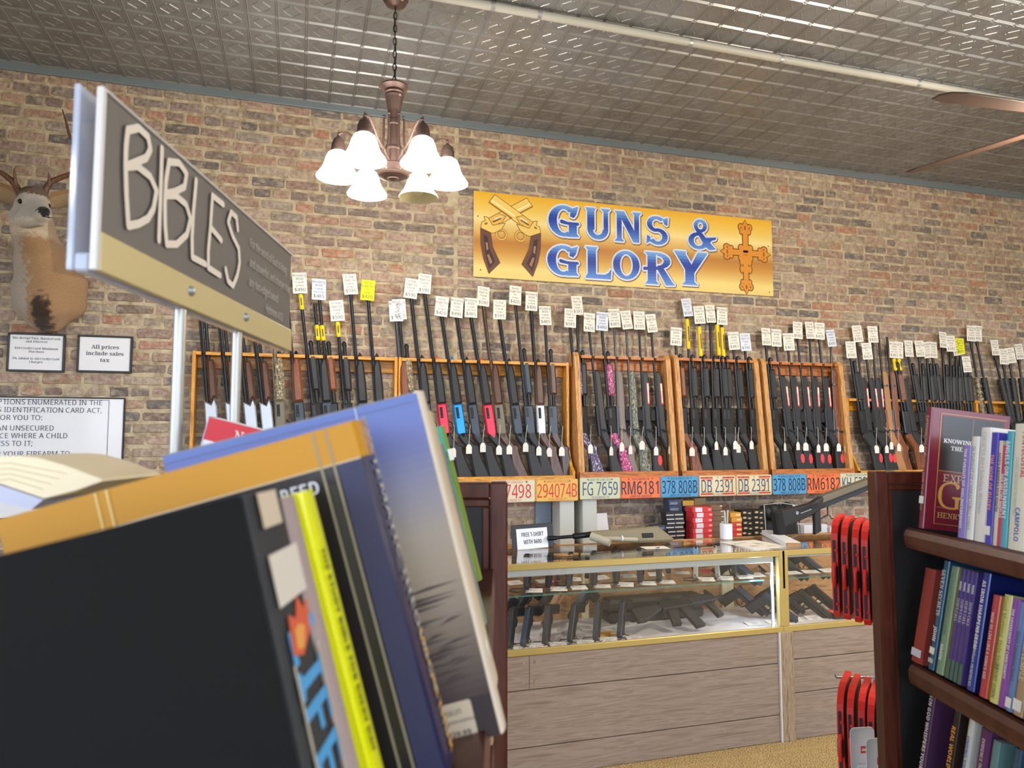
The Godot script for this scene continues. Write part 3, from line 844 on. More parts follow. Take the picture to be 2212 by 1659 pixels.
func gun_parts(t: Node3D, g: Array, L: float) -> void:
	var kind: String = g[1]
	var fe: Material = M[g[5]]
	var rc: Material = M[g[6]]
	var st: Material = M[g[7]]
	var br: Material = M[g[8]]
	var stock := [0.062, 0.0, 0.182, 0.012, 0.160, 0.1, 0.130, 0.2, 0.118, 0.255, 0.122, 0.285, 0.108, 0.302, 0.090, 0.305, 0.074, 0.33, 0.056, 0.365, 0.046, 0.4, -0.008, 0.4, -0.008, 0.36, 0.004, 0.335, 0.034, 0.29, 0.046, 0.272, 0.05, 0.25, 0.056, 0.12]
	var barrel_to := func(r: float, y0: float, x := 0.0) -> void:
		part("barrel", shape("barrel%.4f_%.3f_%.3f" % [r, x, y0], func(): return rod(x, 0, 1, r)), br, t, Transform3D(Basis.from_scale(Vector3(1, L - y0, 1)), Vector3(0, y0, 0)))
	if kind in ["semi", "pump", "ou"]:
		part("stock", shape("stock", func(): return profile(stock, 0.02, 0.011)), st, t)
		part("recoil_pad", shape("pad", func(): return profile([0.06, -0.002, 0.186, 0.01, 0.182, 0.026, 0.058, 0.016], 0.021, 0.006)), M.rubber, t)
		part("trigger_guard", shape("guard", func(): return guard_shape(0.375, 0.042)), M.black_matte, t)
		part("trigger", shape("trigger", func(): return MB.new().tube([Vector3(0.045, 0.425, 0), Vector3(0.06, 0.42, 0), Vector3(0.068, 0.412, 0)], 0.003, 5)), M.steel, t)
	match kind:
		"semi":
			part("receiver", shape("semi_rec", func(): return profile([-0.018, 0.395, 0.02, 0.352, 0.036, 0.356, 0.046, 0.39, 0.048, 0.5, 0.046, 0.585, -0.016, 0.585], 0.02, 0.008)), rc, t)
			part("ejection_port", shape("semi_port", func(): return profile([-0.004, 0.49, 0.016, 0.49, 0.016, 0.565, -0.004, 0.565], 0.0208, 0.001)), M.black_matte, t)
			part("bolt_handle", shape("semi_bolt", func(): return MB.new().tube([Vector3(0.006, 0.5, 0.015), Vector3(0.006, 0.5, 0.034)], 0.005, 8)), M.steel, t)
			part("forend", shape("semi_fore", func(): return profile([-0.012, 0.585, 0.048, 0.585, 0.05, 0.7, 0.046, 0.82, 0.038, 0.865, 0.012, 0.865, -0.006, 0.82, -0.012, 0.7], 0.0215, 0.013)), fe, t)
			part("forend_cap", shape("semi_cap", func(): return MB.new().lathe(T(0.026, 0.865, 0), [Vector2(0.015, 0), Vector2(0.0145, 0.022), Vector2(0.008, 0.036), Vector2(0.005, 0.044), Vector2(0, 0.045)], 10)), M[g[9]] if M.has(g[9]) else M.black_matte, t)
			barrel_to.call(0.0105, 0.58)
			part("rib", shape("rib", func(): return MB.new().bx(Vector3(-0.0165, 0, -0.003), Vector3(-0.012, 1, 0.003))), br, t, Transform3D(Basis.from_scale(Vector3(1, L - 0.6, 1)), Vector3(0, 0.59, 0)))
		"pump":
			part("receiver", shape("pump_rec", func(): return profile([-0.018, 0.4, 0.02, 0.352, 0.038, 0.354, 0.048, 0.39, 0.05, 0.58, -0.016, 0.58], 0.0195, 0.007)), rc, t)
			part("ejection_port", shape("pump_port", func(): return profile([-0.006, 0.5, 0.014, 0.5, 0.014, 0.565, -0.006, 0.565], 0.0203, 0.001)), M.black_plastic, t)
			part("magazine_tube", shape("pump_mag", func(): return rod(0.03, 0.575, 0.965, 0.0125).lathe(T(0.03, 0.965, 0), [Vector2(0.015, -0.02), Vector2(0.015, 0.004), Vector2(0.008, 0.014), Vector2(0, 0.016)], 10)), M.blued, t)
			part("slide_handle", shape("pump_slide", func(): return profile([0.008, 0.66, 0.052, 0.655, 0.056, 0.68, 0.055, 0.87, 0.05, 0.885, 0.012, 0.885, 0.006, 0.86], 0.0225, 0.012)), fe, t)
			barrel_to.call(0.0105, 0.575)
		"ou":
			part("receiver", shape("ou_rec", func(): return profile([-0.02, 0.4, 0.03, 0.36, 0.046, 0.372, 0.05, 0.41, 0.052, 0.55, 0.04, 0.6, 0.02, 0.56, -0.018, 0.585], 0.0195, 0.007)), rc, t)
			part("forend", shape("ou_fore", func(): return profile([0.012, 0.57, 0.04, 0.6, 0.056, 0.59, 0.058, 0.62, 0.06, 0.8, 0.05, 0.835, 0.014, 0.835], 0.0215, 0.012)), fe, t)
			barrel_to.call(0.0105, 0.57)
			barrel_to.call(0.0105, 0.57, 0.024)
			part("rib", shape("rib", func(): return MB.new().bx(Vector3(-0.0165, 0, -0.003), Vector3(-0.012, 1, 0.003))), br, t, Transform3D(Basis.from_scale(Vector3(1, L - 0.6, 1)), Vector3(0, 0.59, 0)))
		"bolt", "wood":
			var tip := 0.84 if kind == "bolt" else 0.9
			part("stock", shape("bolt_stock" + kind, func(): return profile([0.048, 0.0, 0.168, 0.012, 0.14, 0.12, 0.112, 0.21, 0.112, 0.25, 0.126, 0.27, 0.116, 0.3, 0.098, 0.305, 0.078, 0.34, 0.058, 0.385, 0.05, 0.5, 0.052, 0.6, 0.046, tip - 0.04, 0.034, tip, 0.0, tip, -0.004, 0.6, 0.0, 0.42, 0.004, 0.36, 0.03, 0.29, 0.046, 0.27, 0.046, 0.2], 0.0195, 0.01)), st, t)
			part("recoil_pad", shape("bolt_pad", func(): return profile([0.046, -0.002, 0.172, 0.01, 0.168, 0.024, 0.044, 0.014], 0.02, 0.006)), M.rubber, t)
			part("receiver", shape("bolt_rec", func(): return rod(-0.004, 0.37, 0.585, 0.0155, 12)), rc, t)
			part("bolt_handle", shape("bolt_handle", func(): return MB.new().tube([Vector3(0, 0.42, 0.012), Vector3(0.02, 0.416, 0.034), Vector3(0.034, 0.408, 0.04)], 0.0045, 6).ball(Vector3(0.038, 0.406, 0.041), Vector3(0.009, 0.009, 0.009), 8)), M.steel, t)
			part("trigger_guard", shape("bolt_guard", func(): return guard_shape(0.37, 0.054)), M.black_matte, t)
			part("trigger", shape("bolt_trigger", func(): return MB.new().tube([Vector3(0.056, 0.415, 0), Vector3(0.074, 0.408, 0)], 0.003, 5)), M.steel, t)
			if kind == "bolt":
				part("magazine", shape("bolt_mag", func(): return MB.new().bx(Vector3(0.05, 0.48, -0.012), Vector3(0.088, 0.56, 0.012), 0.003)), M.black_matte, t)
			else:
				part("barrel_band", shape("band", func(): return MB.new().lathe(T(0.012, 0.78, 0), [Vector2(0.0255, -0.007), Vector2(0.0255, 0.007)], 12)), M.steel, t)
			barrel_to.call(0.0085, 0.585)
			if g[9] == "label":
				part("red_label", shape("label_strip", func(): return MB.new().bx(Vector3(0.026, 0.60, 0.0192), Vector3(0.044, 0.755, 0.0203))), M.red_label, t)
				part("red_sticker", shape("label_oval", func(): return MB.new().prism(T(0.1, 0.195, 0), ellipse(0.018, 0.038, 0, 0, 8), 0.019, 0.0206)), M.red_label, t)
				part("label_print", shape("label_print", func(): return MB.new().bx(Vector3(0.031, 0.61, 0.0203), Vector3(0.039, 0.70, 0.0208)).bx(Vector3(0.029, 0.70, 0.0203), Vector3(0.041, 0.75, 0.0208))), M.card, t)
		"ar":
			part("buttstock", shape("ar_butt", func(): return profile([0.0, 0.0, 0.12, 0.01, 0.11, 0.05, 0.05, 0.15, 0.04, 0.26, 0.0, 0.26, -0.012, 0.18], 0.018, 0.006)), st, t)
			part("receiver", shape("ar_rec", func(): return profile([-0.022, 0.28, 0.05, 0.28, 0.06, 0.33, 0.06, 0.5, -0.022, 0.5], 0.017, 0.005)), rc, t)
			part("grip", shape("ar_grip", func(): return profile([0.055, 0.3, 0.135, 0.255, 0.145, 0.285, 0.06, 0.345], 0.014, 0.005)), M.black_plastic, t)
			part("magazine", shape("ar_mag", func(): return profile([0.055, 0.41, 0.13, 0.43, 0.19, 0.46, 0.185, 0.52, 0.12, 0.49, 0.055, 0.475], 0.011, 0.003)), M.black_matte, t)
			part("handguard", shape("ar_hand", func():
				var m := MB.new()
				m.tube([Vector3(0, 0.5, 0), Vector3(0, 0.88, 0)], 0.0245, 8)
				for i in 9: m.bx(Vector3(-0.03, 0.51 + i * 0.041, -0.009), Vector3(-0.022, 0.532 + i * 0.041, 0.009), 0.001)
				return m), fe, t)
			part("slots", shape("ar_slots", func():
				var m := MB.new()
				for i in 6: m.bx(Vector3(-0.004, 0.53 + i * 0.056, 0.019), Vector3(0.008, 0.57 + i * 0.056, 0.0255), 0.002)
				return m), M.black_matte, t)
			barrel_to.call(0.009, 0.87)
			part("muzzle_brake", shape("ar_brake", func(): return rod(0, -0.05, 0.0, 0.0125)), M.blued, t, T(0, L, 0))
	# yellow chamber flags and sleeves on the barrel
	if g[11] > 0:
		var y0: float = {1: L - 0.115, 2: 0.985, 3: L - 0.26, 4: L - 0.3}[g[11]]
		var ln: float = {1: 0.1, 2: 0.1, 3: 0.23, 4: 0.24}[g[11]]
		part("yellow_sleeve", shape("sleeve%d" % g[11], func(): return MB.new().lathe(T(0, 0, 0), [Vector2(0.0115, 0), Vector2(0.016, 0.012), Vector2(0.0135, ln * 0.3), Vector2(0.0135, ln * 0.7), Vector2(0.016, ln - 0.012), Vector2(0.0115, ln)], 10)), M.yellow_tag, t, T(0, y0, 0))
		part("sleeve_print", shape("sleevep%d" % g[11], func(): return MB.new().bx(Vector3(-0.003, ln * 0.25, 0.0128), Vector3(0.003, ln * 0.75, 0.0142))), M.black_matte, t, T(0, y0, 0))

# ---------------------------------------------------------------- number plates under the racks
func build_plates() -> void:
	var list := [[1.22, " E7498", "cream plate with red number 7498, leftmost beside the bookshelf post", S(222, 216, 186), S(204, 52, 44), "LAND OF LINCOLN   18", "ILLINOIS 53"],
		[1.529, "294074B", "yellow plate with red number 294074B", S(232, 184, 92), S(206, 62, 40), "LAND OF LINCOLN", "19 ILLINOIS 77"],
		[1.842, "FG 7659", "pale green plate with blue number FG 7659", S(206, 210, 176), S(56, 84, 128), "LAND OF LINCOLN", "19 ILLINOIS 70"],
		[2.149, "RM6181", "orange plate with navy number RM6181", S(240, 124, 72), S(24, 34, 74), "19 ILLINOIS 74", "LAND OF LINCOLN"],
		[2.456, "378 808B", "blue plate with navy number 378 808B, left of the cream plates", S(86, 160, 204), S(18, 44, 84), "JUN ILLINOIS 79", "LAND OF LINCOLN"],
		[2.763, "DB 2391", "cream plate with red bands reading DB 2391, left one of two", S(228, 214, 170), S(44, 76, 124), "76", "ILLINOIS"],
		[3.07, "DB 2391", "cream plate with red bands reading DB 2391, right one of two", S(228, 214, 170), S(44, 76, 124), "76", "ILLINOIS"],
		[3.377, "378 808B", "blue plate with navy number 378 808B, right of the cream plates", S(86, 160, 204), S(18, 44, 84), "JUN ILLINOIS 79", "LAND OF LINCOLN"],
		[3.683, "RM6182", "orange plate with dark number RM6182", S(240, 124, 72), S(36, 36, 52), "19 ILLINOIS 74", "LAND OF LINCOLN"],
		[3.988, "KH 5230", "pale cream plate with navy number KH 5230, rightmost", S(212, 210, 178), S(40, 62, 112), "LAND OF LINCOLN", "19 ILLINOIS 68"]]
	for e in list:
		var t := thing("number_plate", e[2], "number plate", T(e[0] + 0.151, 1.2245 + (0.002 if e[0] > 1.84 else -0.004), 0.206), "number plates under the gun racks")
		var base := MB.new().ink(e[3])
		base.prism(Transform3D(), rrect(0.151, 0.074, 0.012), -0.001, 0.0014)
		var rim := MB.new().ink(e[3].darkened(0.12))
		var o := rrect(0.148, 0.071, 0.011)
		for k in o.size():
			var pts := []
			pts.append(Vector3(o[k % o.size()].x, o[k % o.size()].y, 0.0014))
			pts.append(Vector3(o[(k + 1) % o.size()].x, o[(k + 1) % o.size()].y, 0.0014))
			rim.tube(pts, 0.0016, 5, false)
		part("sheet", base, M.print, t)
		part("rim", rim, M.print, t)
		var w := MB.new().ink(e[4])
		if String(e[1]).begins_with("DB"):
			w.ink(S(206, 70, 52))
			for s in [-1, 1]:
				for q in [-1, 1]:
					w.rect(Transform3D(), q * 0.09 - 0.05, s * 0.058 - 0.006, q * 0.09 + 0.05, s * 0.058 + 0.006, 0.0016)
					w.rect(Transform3D(), q * 0.085 - 0.045, s * 0.044 - 0.0025, q * 0.085 + 0.045, s * 0.044 + 0.0025, 0.0016)
			w.ink(S(232, 220, 180)).flat(Transform3D(), ellipse(0.055, 0.066, 0.0, 0.0, 18), 0.0019)
			w.ink(e[4])
		w.text(T(0, -0.002, 0.0026), e[1], 0.128, sans, 0.53 if String(e[1]).length() > 7 else 0.58 if String(e[1]).length() > 6 else 0.66)
		w.text(T(0, 0.058, 0.0024), e[5], 0.02, sans, 1.0)
		w.text(T(0, -0.06, 0.0024), e[6], 0.02, sans, 1.0)
		part("lettering", w, M.print, t)
		for q in [[-0.09, 0.06], [0.09, 0.06]]:
			part("bolt_head", MB.new().ball(Vector3(q[0], q[1], 0.002), Vector3(0.005, 0.005, 0.002), 6), M.steel, t)

func rrect(hx: float, hy: float, r: float, seg := 3) -> PackedVector2Array:
	var p := PackedVector2Array()
	for k in 4:
		var c := Vector2((hx - r) * (1 if k in [0, 3] else -1), (hy - r) * (1 if k < 2 else -1))
		for i in seg + 1:
			p.append(c + Vector2.from_angle(k * PI / 2 + PI / 2 * i / seg) * r)
	return p

func ellipse(rx: float, ry: float, x: float, y: float, seg := 16) -> PackedVector2Array:
	var p := PackedVector2Array()
	for i in seg: p.append(Vector2(x + cos(TAU * i / seg) * rx, y + sin(TAU * i / seg) * ry))
	return p

# ---------------------------------------------------------------- the glass counter
const CZ := 1.495     # front
const CB := 0.965     # back
const CTOP := 0.976
const DECK := 0.568
const SHELF := 0.806

func build_counter() -> void:
	for e in [[0.3, 2.4655, "glass display counter with grey plank front, long left section full of pistols", [0.0, 0.135, 0.395, 0.553]], [2.4655, 4.1, "glass display counter section at the right, behind the red cases", [0.0, 0.236, 0.407, 0.553]]]:
		var x0: float = e[0]
		var x1: float = e[1]
		var t := thing("display_counter", e[2], "counter", T(0, 0, 0), "glass display counters")
		part("base", MB.new().bx(Vector3(x0, 0.0, CB), Vector3(x1, 0.552, CZ - 0.014)), M.plank, t)
		var rows: Array = e[3]
		for i in 3:
			var cuts := [x0, x1]
			if x0 < 1 and i == 2: cuts = [x0, 1.062, x1]
			for c in cuts.size() - 1:
				part("plank", MB.new().bx(Vector3(cuts[c] + 0.001, rows[i] + 0.002, CZ - 0.016), Vector3(cuts[c + 1] - 0.001, rows[i + 1] - 0.002, CZ - rng.randf() * 0.0015), 0.002), M.plank, t, T(0, 0, 0))
		if x0 < 1:
			for q in [[1.035, 0.52], [1.035, 0.43], [1.09, 0.52], [1.09, 0.43], [2.1, 0.09], [2.16, 0.09]]:
				part("bolt_mark", MB.new().lathe(Transform3D(Basis(Vector3(1, 0, 0), Vector3(0, 0, 1), Vector3(0, -1, 0)), Vector3(q[0], q[1], CZ - 0.001)), [Vector2(0.009, 0.0), Vector2(0.008, 0.0016), Vector2(0.006, 0.0008), Vector2(0.0, 0.001)], 12), M.plank_v, t)
			part("corner_board", MB.new().bx(Vector3(2.437, 0.0, CZ - 0.01), Vector3(2.516, 0.556, CZ + 0.012), 0.002), M.plank_v, t)
			part("white_edge", MB.new().bx(Vector3(2.4325, 0.0, CZ - 0.01), Vector3(2.437, 0.556, CZ + 0.012)), M.card, t)
		# frame of gold rails
		for q in [[0.553, 0.583, CZ - 0.012, CZ + 0.004], [0.947, CTOP, CZ - 0.022, CZ + 0.004]]:
			part("front_rail", MB.new().bx(Vector3(x0, q[0], q[2]), Vector3(x1, q[1], q[3]), 0.003), M.gold_rail, t)
		part("back_rail", MB.new().bx(Vector3(x0, 0.94, CB), Vector3(x1, CTOP + 0.001, CB + 0.034), 0.003), M.back_wood, t)
		for x in [x0 + 0.019, x1 - 0.019 if x0 > 1 else x1 - 0.0]:
			part("post", MB.new().bx(Vector3(x - 0.0186, 0.583, CZ - 0.03), Vector3(x + 0.0186, CTOP, CZ + 0.005), 0.003), M.gold_rail, t)
		for x in [x0 + 0.02, lerpf(x0, x1, 0.58), x1 - 0.02]:
			part("back_post", MB.new().bx(Vector3(x - 0.02, DECK, CB + 0.004), Vector3(x + 0.02, 0.945, CB + 0.03), 0.003), M.gold_pale, t)
		part("back_door", MB.new().bx(Vector3(x0, DECK, CB), Vector3(lerpf(x0, x1, 0.58), 0.94, CB + 0.006)), M.back_wood, t)
		part("back_door", MB.new().bx(Vector3(lerpf(x0, x1, 0.58), DECK, CB + 0.007), Vector3(x1, 0.94, CB + 0.013)), M.back_wood, t)
		part("deck", MB.new().bx(Vector3(x0, 0.55, CB + 0.01), Vector3(x1, DECK, CZ - 0.013)), M.deck_white, t)
		part("front_glass", MB.new().bx(Vector3(x0 + 0.01, 0.58, CZ - 0.011), Vector3(x1 - 0.01, 0.95, CZ - 0.006)), M.glass, t)
		part("top_glass", MB.new().bx(Vector3(x0 + 0.01, CTOP - 0.008, CB + 0.03), Vector3(x1 - 0.01, CTOP - 0.002, CZ - 0.018)), M.glass, t)
		part("glass_shelf", MB.new().bx(Vector3(x0 + 0.02, SHELF - 0.008, CB + 0.04), Vector3(x1 - 0.03, SHELF, 1.382)), M.glass, t)
		part("shelf_edge", MB.new().bx(Vector3(x0 + 0.02, SHELF - 0.008, 1.382), Vector3(x1 - 0.03, SHELF, 1.3835)), M.glass_edge, t)
		part("lamp_housing", MB.new().bx(Vector3(x0 + 0.03, 0.912 if x0 < 1 else 0.934, CZ - 0.05), Vector3(x1 - 0.035, 0.947, CZ - 0.018), 0.004), M.post_grey, t)
	var t2 := thing("light_strip", "lit bluish white light tube standing inside the glass counter", "lamp", T(2.428, 0.755, CZ - 0.03))
	var lm := mat("strip_glow", S(226, 240, 255), 0.3)
	lm.emission_enabled = true
	lm.emission = S(200, 226, 255)
	lm.emission_energy_multiplier = 3.0
	part("light_tube", MB.new().tube([Vector3(0, -0.18, 0), Vector3(0, 0.18, 0)], 0.0055, 8), lm, t2)
	part("backing", MB.new().bx(Vector3(-0.004, -0.185, -0.012), Vector3(0.008, 0.185, -0.006)), M.aluminium, t2)
	var l := OmniLight3D.new()
	l.name = "strip_light"
	l.light_color = S(214, 232, 255)
	l.light_energy = 0.04
	l.light_size = 0.02
	l.omni_range = 8.0
	l.omni_attenuation = 2.0
	l.shadow_enabled = true
	l.position = Vector3(-0.02, 0.05, -0.01)
	t2.add_child(l)

# ---------------------------------------------------------------- pistols in the case
func pistol(label: String, at: Transform3D, slide: Material, frame: Material, group: String, scale := 1.0) -> void:
	var t := thing("pistol", label, "pistol", at * Transform3D(Basis.from_scale(Vector3.ONE * scale), Vector3.ZERO), group)
	part("slide", shape("p_slide", func(): return profile([-0.002, -0.022, 0.0, -0.002, 0.006, 0.003, 0.178, 0.003, 0.186, -0.004, 0.186, -0.022], 0.0135, 0.003)), slide, t)
	part("frame", shape("p_frame", func(): return profile([-0.012, -0.02, -0.004, -0.022, 0.17, -0.022, 0.168, -0.04, 0.092, -0.042, 0.04, -0.042, 0.028, -0.036, 0.0, -0.032], 0.0125, 0.003)), frame, t)
	part("grip", shape("p_grip", func(): return profile([-0.008, -0.03, 0.038, -0.034, 0.026, -0.08, 0.018, -0.125, -0.03, -0.122, -0.022, -0.075], 0.0145, 0.005)), frame, t)
	part("trigger_guard", shape("p_guard", func(): return MB.new().tube([Vector3(0.032, -0.06, 0), Vector3(0.05, -0.072, 0), Vector3(0.074, -0.07, 0), Vector3(0.088, -0.042, 0)], 0.0042, 6)), frame, t)
	part("trigger", shape("p_trig", func(): return MB.new().tube([Vector3(0.062, -0.04, 0), Vector3(0.06, -0.054, 0), Vector3(0.066, -0.062, 0)], 0.0028, 5)), M.black_matte, t)
	part("sights", shape("p_sight", func(): return MB.new().bx(Vector3(0.004, 0.003, -0.006), Vector3(0.014, 0.008, 0.006)).bx(Vector3(0.168, 0.003, -0.0025), Vector3(0.176, 0.007, 0.0025))), M.black_matte, t)
	part("slide_cuts", shape("p_cuts", func():
		var m := MB.new()
		for i in 6:
			for s in [-1, 1]: m.bx(Vector3(0.006 + i * 0.006, -0.02, s * 0.0132 - 0.0008), Vector3(0.0085 + i * 0.006, -0.002, s * 0.0132 + 0.0008))
		return m), M.black_matte, t)

func frame_of(x: Vector3, y: Vector3) -> Basis:
	var a := x.normalized()
	var c := a.cross(y).normalized()
	return Basis(a, c.cross(a), c)

func stand(at: Vector3, label: String) -> void:
	var m := MB.new()
	m.tube([Vector3(-0.06, 0.002, -0.01), Vector3(-0.02, 0.002, 0.03), Vector3(0.0, 0.012, 0.035), Vector3(0.02, 0.002, 0.03), Vector3(0.07, 0.002, 0.0), Vector3(0.05, 0.002, -0.05), Vector3(0.03, 0.05, -0.03), Vector3(0.04, 0.09, -0.02)], 0.0022, 5)
	m.tube([Vector3(-0.06, 0.002, -0.01), Vector3(-0.03, 0.002, -0.06), Vector3(0.05, 0.002, -0.05)], 0.0022, 5)
	single("pistol_stand", m, M.black_matte, label, "stand", Transform3D(Basis(), at), "wire pistol stands")

func case_card(at: Vector3, turn: float, label: String, m: Material = null, w := 0.085, d := 0.06) -> void:
	var c := MB.new()
	c.prism(Transform3D(Basis(Vector3(1, 0, 0), Vector3(0, 0, -1), Vector3(0, 1, 0)), Vector3.ZERO), pv([-w / 2, -d / 2, w / 2, -d / 2, w / 2, d / 2, -w / 2, d / 2]), 0.0, 0.0012)
	var t := thing("case_card", label, "card", TR(at, rng.randf_range(0.05, 0.22), turn, 0), "white cards in the glass case")
	part("sheet", c, m if m else M.card, t)
	part("writing", shape("casewrite", func():
		var q := MB.new()
		var up := Transform3D(Basis(Vector3(1, 0, 0), Vector3(0, 0, -1), Vector3(0, 1, 0)), Vector3.ZERO)
		for i in 3: q.text(up * T(0, 0.012 - i * 0.012, 0.0016), ["9 mm pistol", "4 inch", "$ 449"][i], 0.011, sans)
		return q), M.ink, t)

func build_case_contents() -> void:
	rng.seed = 99
	var blk: Material = M.black_matte
	var gry: Material = M.gun_grey
	var gp := "pistols in the glass counter"
	# shelf, front row: muzzle down on wire stands, slide towards the viewer
	var xs := [1.085, 1.215, 1.325, 1.455, 1.585, 1.715, 1.825, 2.065, 2.18, 2.30]
	for i in xs.size():
		var lean := rng.randf_range(-0.1, 0.05)
		var b := frame_of(Vector3(-0.16 + lean, -0.9, 0.36), Vector3(-0.66, 0.3, 0.68))
		var at := Vector3(xs[i] + 0.034, SHELF + 0.172, 1.255)
		pistol("small pistol muzzle-down on the glass shelf, %s from left in front row" % ORD[i], Transform3D(b, at), M.nickel if i in [7, 8] else M.steel if i % 3 == 1 else M.black_plastic, blk, gp, 0.92)
		stand(Vector3(xs[i], SHELF, 1.29), "black wire stand under the %s pistol of the glass shelf" % ORD[i])
		case_card(Vector3(xs[i] + 0.062, SHELF + 0.004, 1.31), rng.randf_range(-0.5, -0.1), "white card right of the %s pistol on the glass shelf" % ORD[i])
	# shelf, back row
	for i in 9:
		var x := 1.0 + i * 0.165
		var b := frame_of(Vector3(-0.2, -0.9, 0.35), Vector3(-0.3, 0.3, 0.9))
		pistol("dark pistol in the back row of the glass shelf, %s from left" % ORD[i], Transform3D(b, Vector3(x + 0.05, SHELF + 0.16, 1.06)), M.black_plastic if i % 2 else M.gun_grey, blk, gp, 0.88)
		case_card(Vector3(x + 0.11, SHELF + 0.004, 1.1), rng.randf_range(-0.4, 0.3), "white card behind on the glass shelf, %s from left" % ORD[i], M.red_label if i == 7 else null)
	# deck, front row
	xs = [0.98, 1.065, 1.165, 1.305, 1.43, 1.57]
	for i in xs.size():
		var b := frame_of(Vector3(-0.2 - 0.06 * (i % 2), -0.9, 0.3), Vector3(-0.7, 0.3, 0.66))
		pistol("pistol muzzle-down on the white deck, %s from left in the front row" % ORD[i], Transform3D(b, Vector3(xs[i] + 0.03, DECK + 0.178, 1.37)), M.steel if i in [3, 5] else M.gun_grey if i == 1 else M.black_plastic, blk, gp, 0.98)
		stand(Vector3(xs[i], DECK, 1.405), "black wire stand under the %s pistol of the white deck" % ORD[i])
		case_card(Vector3(xs[i] + 0.065, DECK + 0.004, 1.43), rng.randf_range(-0.45, -0.1), "white card right of the %s pistol on the white deck" % ORD[i])
	# deck, second row: leaning sidewise
	pistol("tan pistol leaning on the white deck behind the black front row", Transform3D(frame_of(Vector3(-0.55, -0.75, 0.3), Vector3(-0.6, 0.62, 0.5)), Vector3(1.31, DECK + 0.21, 1.22)), M.tan, M.tan, gp, 1.05)
	for e in [[1.06, 0.2, 1.18, "black pistol with long slide leaning at the left end of the deck"], [1.2, 0.24, 1.1, "large black pistol hanging above the tan pistol"], [1.34, 0.235, 1.08, "large black pistol above and right of the tan pistol"], [1.5, 0.22, 1.16, "steel pistol leaning behind the fourth front pistol"]]:
		pistol(e[3], Transform3D(frame_of(Vector3(-0.62, -0.66, 0.3), Vector3(-0.55, 0.7, 0.5)), Vector3(e[0], DECK + e[1], e[2])), gry if e[0] > 1.45 else M.black_plastic, blk, gp, 1.12)
	case_card(Vector3(1.53, DECK + 0.004, 1.33), 0.2, "orange card on the deck beside the fourth front pistol", mat("orange_card", S(240, 176, 50), 0.7))
	for i in 7:
		case_card(Vector3(1.05 + i * 0.11, DECK + 0.004, 1.18 + 0.06 * (i % 2)), rng.randf_range(-0.5, 0.4), "white card on the deck behind the front pistols, %s from left" % ORD[i])
	# black carrying case and short rifle on the deck
	var hc := thing("hard_case", "black hard pistol case lying on the white deck behind the short rifle", "case", T(1.92, DECK, 1.09))
	part("bottom_shell", MB.new().bx(Vector3(-0.29, 0, -0.06), Vector3(0.29, 0.055, 0.06), 0.012), M.black_plastic, hc)
	part("lid", MB.new().bx(Vector3(-0.29, 0.058, -0.06), Vector3(0.29, 0.125, 0.06), 0.016), M.black_plastic, hc)
	part("latch", MB.new().bx(Vector3(-0.02, 0.04, 0.06), Vector3(0.02, 0.08, 0.067), 0.002), M.black_matte, hc)
	var ar := thing("short_rifle", "black short rifle with stubby foregrip lying on the white deck", "rifle", TR(Vector3(1.98, DECK + 0.115, 1.3), -0.95, 0.12, 0.06))
	part("upper_receiver", profile([-0.14, -0.02, 0.06, -0.02, 0.06, 0.03, -0.14, 0.03], 0.018, 0.004), M.black_plastic, ar)
	part("rail", MB.new().bx(Vector3(-0.14, 0.03, -0.009), Vector3(0.22, 0.04, 0.009), 0.002), M.black_matte, ar)
	part("handguard", MB.new().bx(Vector3(0.06, -0.02, -0.022), Vector3(0.22, 0.03, 0.022), 0.006), M.black_plastic, ar)
	part("front_sight", profile([0.19, 0.038, 0.225, 0.038, 0.215, 0.068, 0.2, 0.068], 0.006, 0.001), M.black_matte, ar)
	part("barrel", MB.new().tube([Vector3(0.22, 0.005, 0), Vector3(0.29, 0.005, 0)], 0.009, 8), M.blued, ar)
	part("pistol_grip", profile([-0.11, -0.02, -0.06, -0.02, -0.085, -0.12, -0.135, -0.115], 0.014, 0.004), M.black_plastic, ar)
	part("foregrip", profile([0.15, -0.02, 0.19, -0.02, 0.205, -0.11, 0.165, -0.115], 0.014, 0.004), M.black_plastic, ar)
	part("magazine", profile([-0.03, -0.02, 0.03, -0.02, 0.05, -0.15, -0.01, -0.155], 0.012, 0.003), M.black_plastic, ar)
	part("brace", profile([-0.32, -0.06, -0.27, -0.06, -0.14, -0.01, -0.14, 0.02, -0.32, 0.02], 0.016, 0.004), M.black_plastic, ar)
	# right of the counter post: larger pistols lying askew
	for e in [[2.36, SHELF + 0.1, 1.2, "gun_grey", "dark pistol lying on the glass shelf beside the lit tube"], [2.56, SHELF + 0.1, 1.17, "tan", "tan pistol on the glass shelf right of the gold post"], [2.7, SHELF + 0.1, 1.16, "black_plastic", "black pistol on the glass shelf right of the tan pistol"], [2.86, SHELF + 0.1, 1.15, "gun_grey", "grey pistol on the glass shelf behind the red cases"],
			[2.4, DECK + 0.17, 1.2, "gun_grey", "grey pistol on the deck left of the lit tube"], [2.5, DECK + 0.15, 1.31, "gun_grey", "blue-grey pistol on the deck right of the gold post"], [2.62, DECK + 0.17, 1.22, "black_plastic", "black pistol on the deck behind the blue-grey pistol"], [2.74, DECK + 0.15, 1.29, "black_plastic", "large dark pistol on the deck left of the small red logo box"], [2.9, DECK + 0.15, 1.2, "black_plastic", "black long-barrelled pistol on the deck by the red cases"]]:
		pistol(e[4], Transform3D(frame_of(Vector3(0.62, -0.62, 0.42), Vector3(0.5, 0.72, 0.45)), Vector3(e[0], e[1], e[2])), M[e[3]], M.black_matte if e[3] != "tan" else M.tan, gp, 1.15)
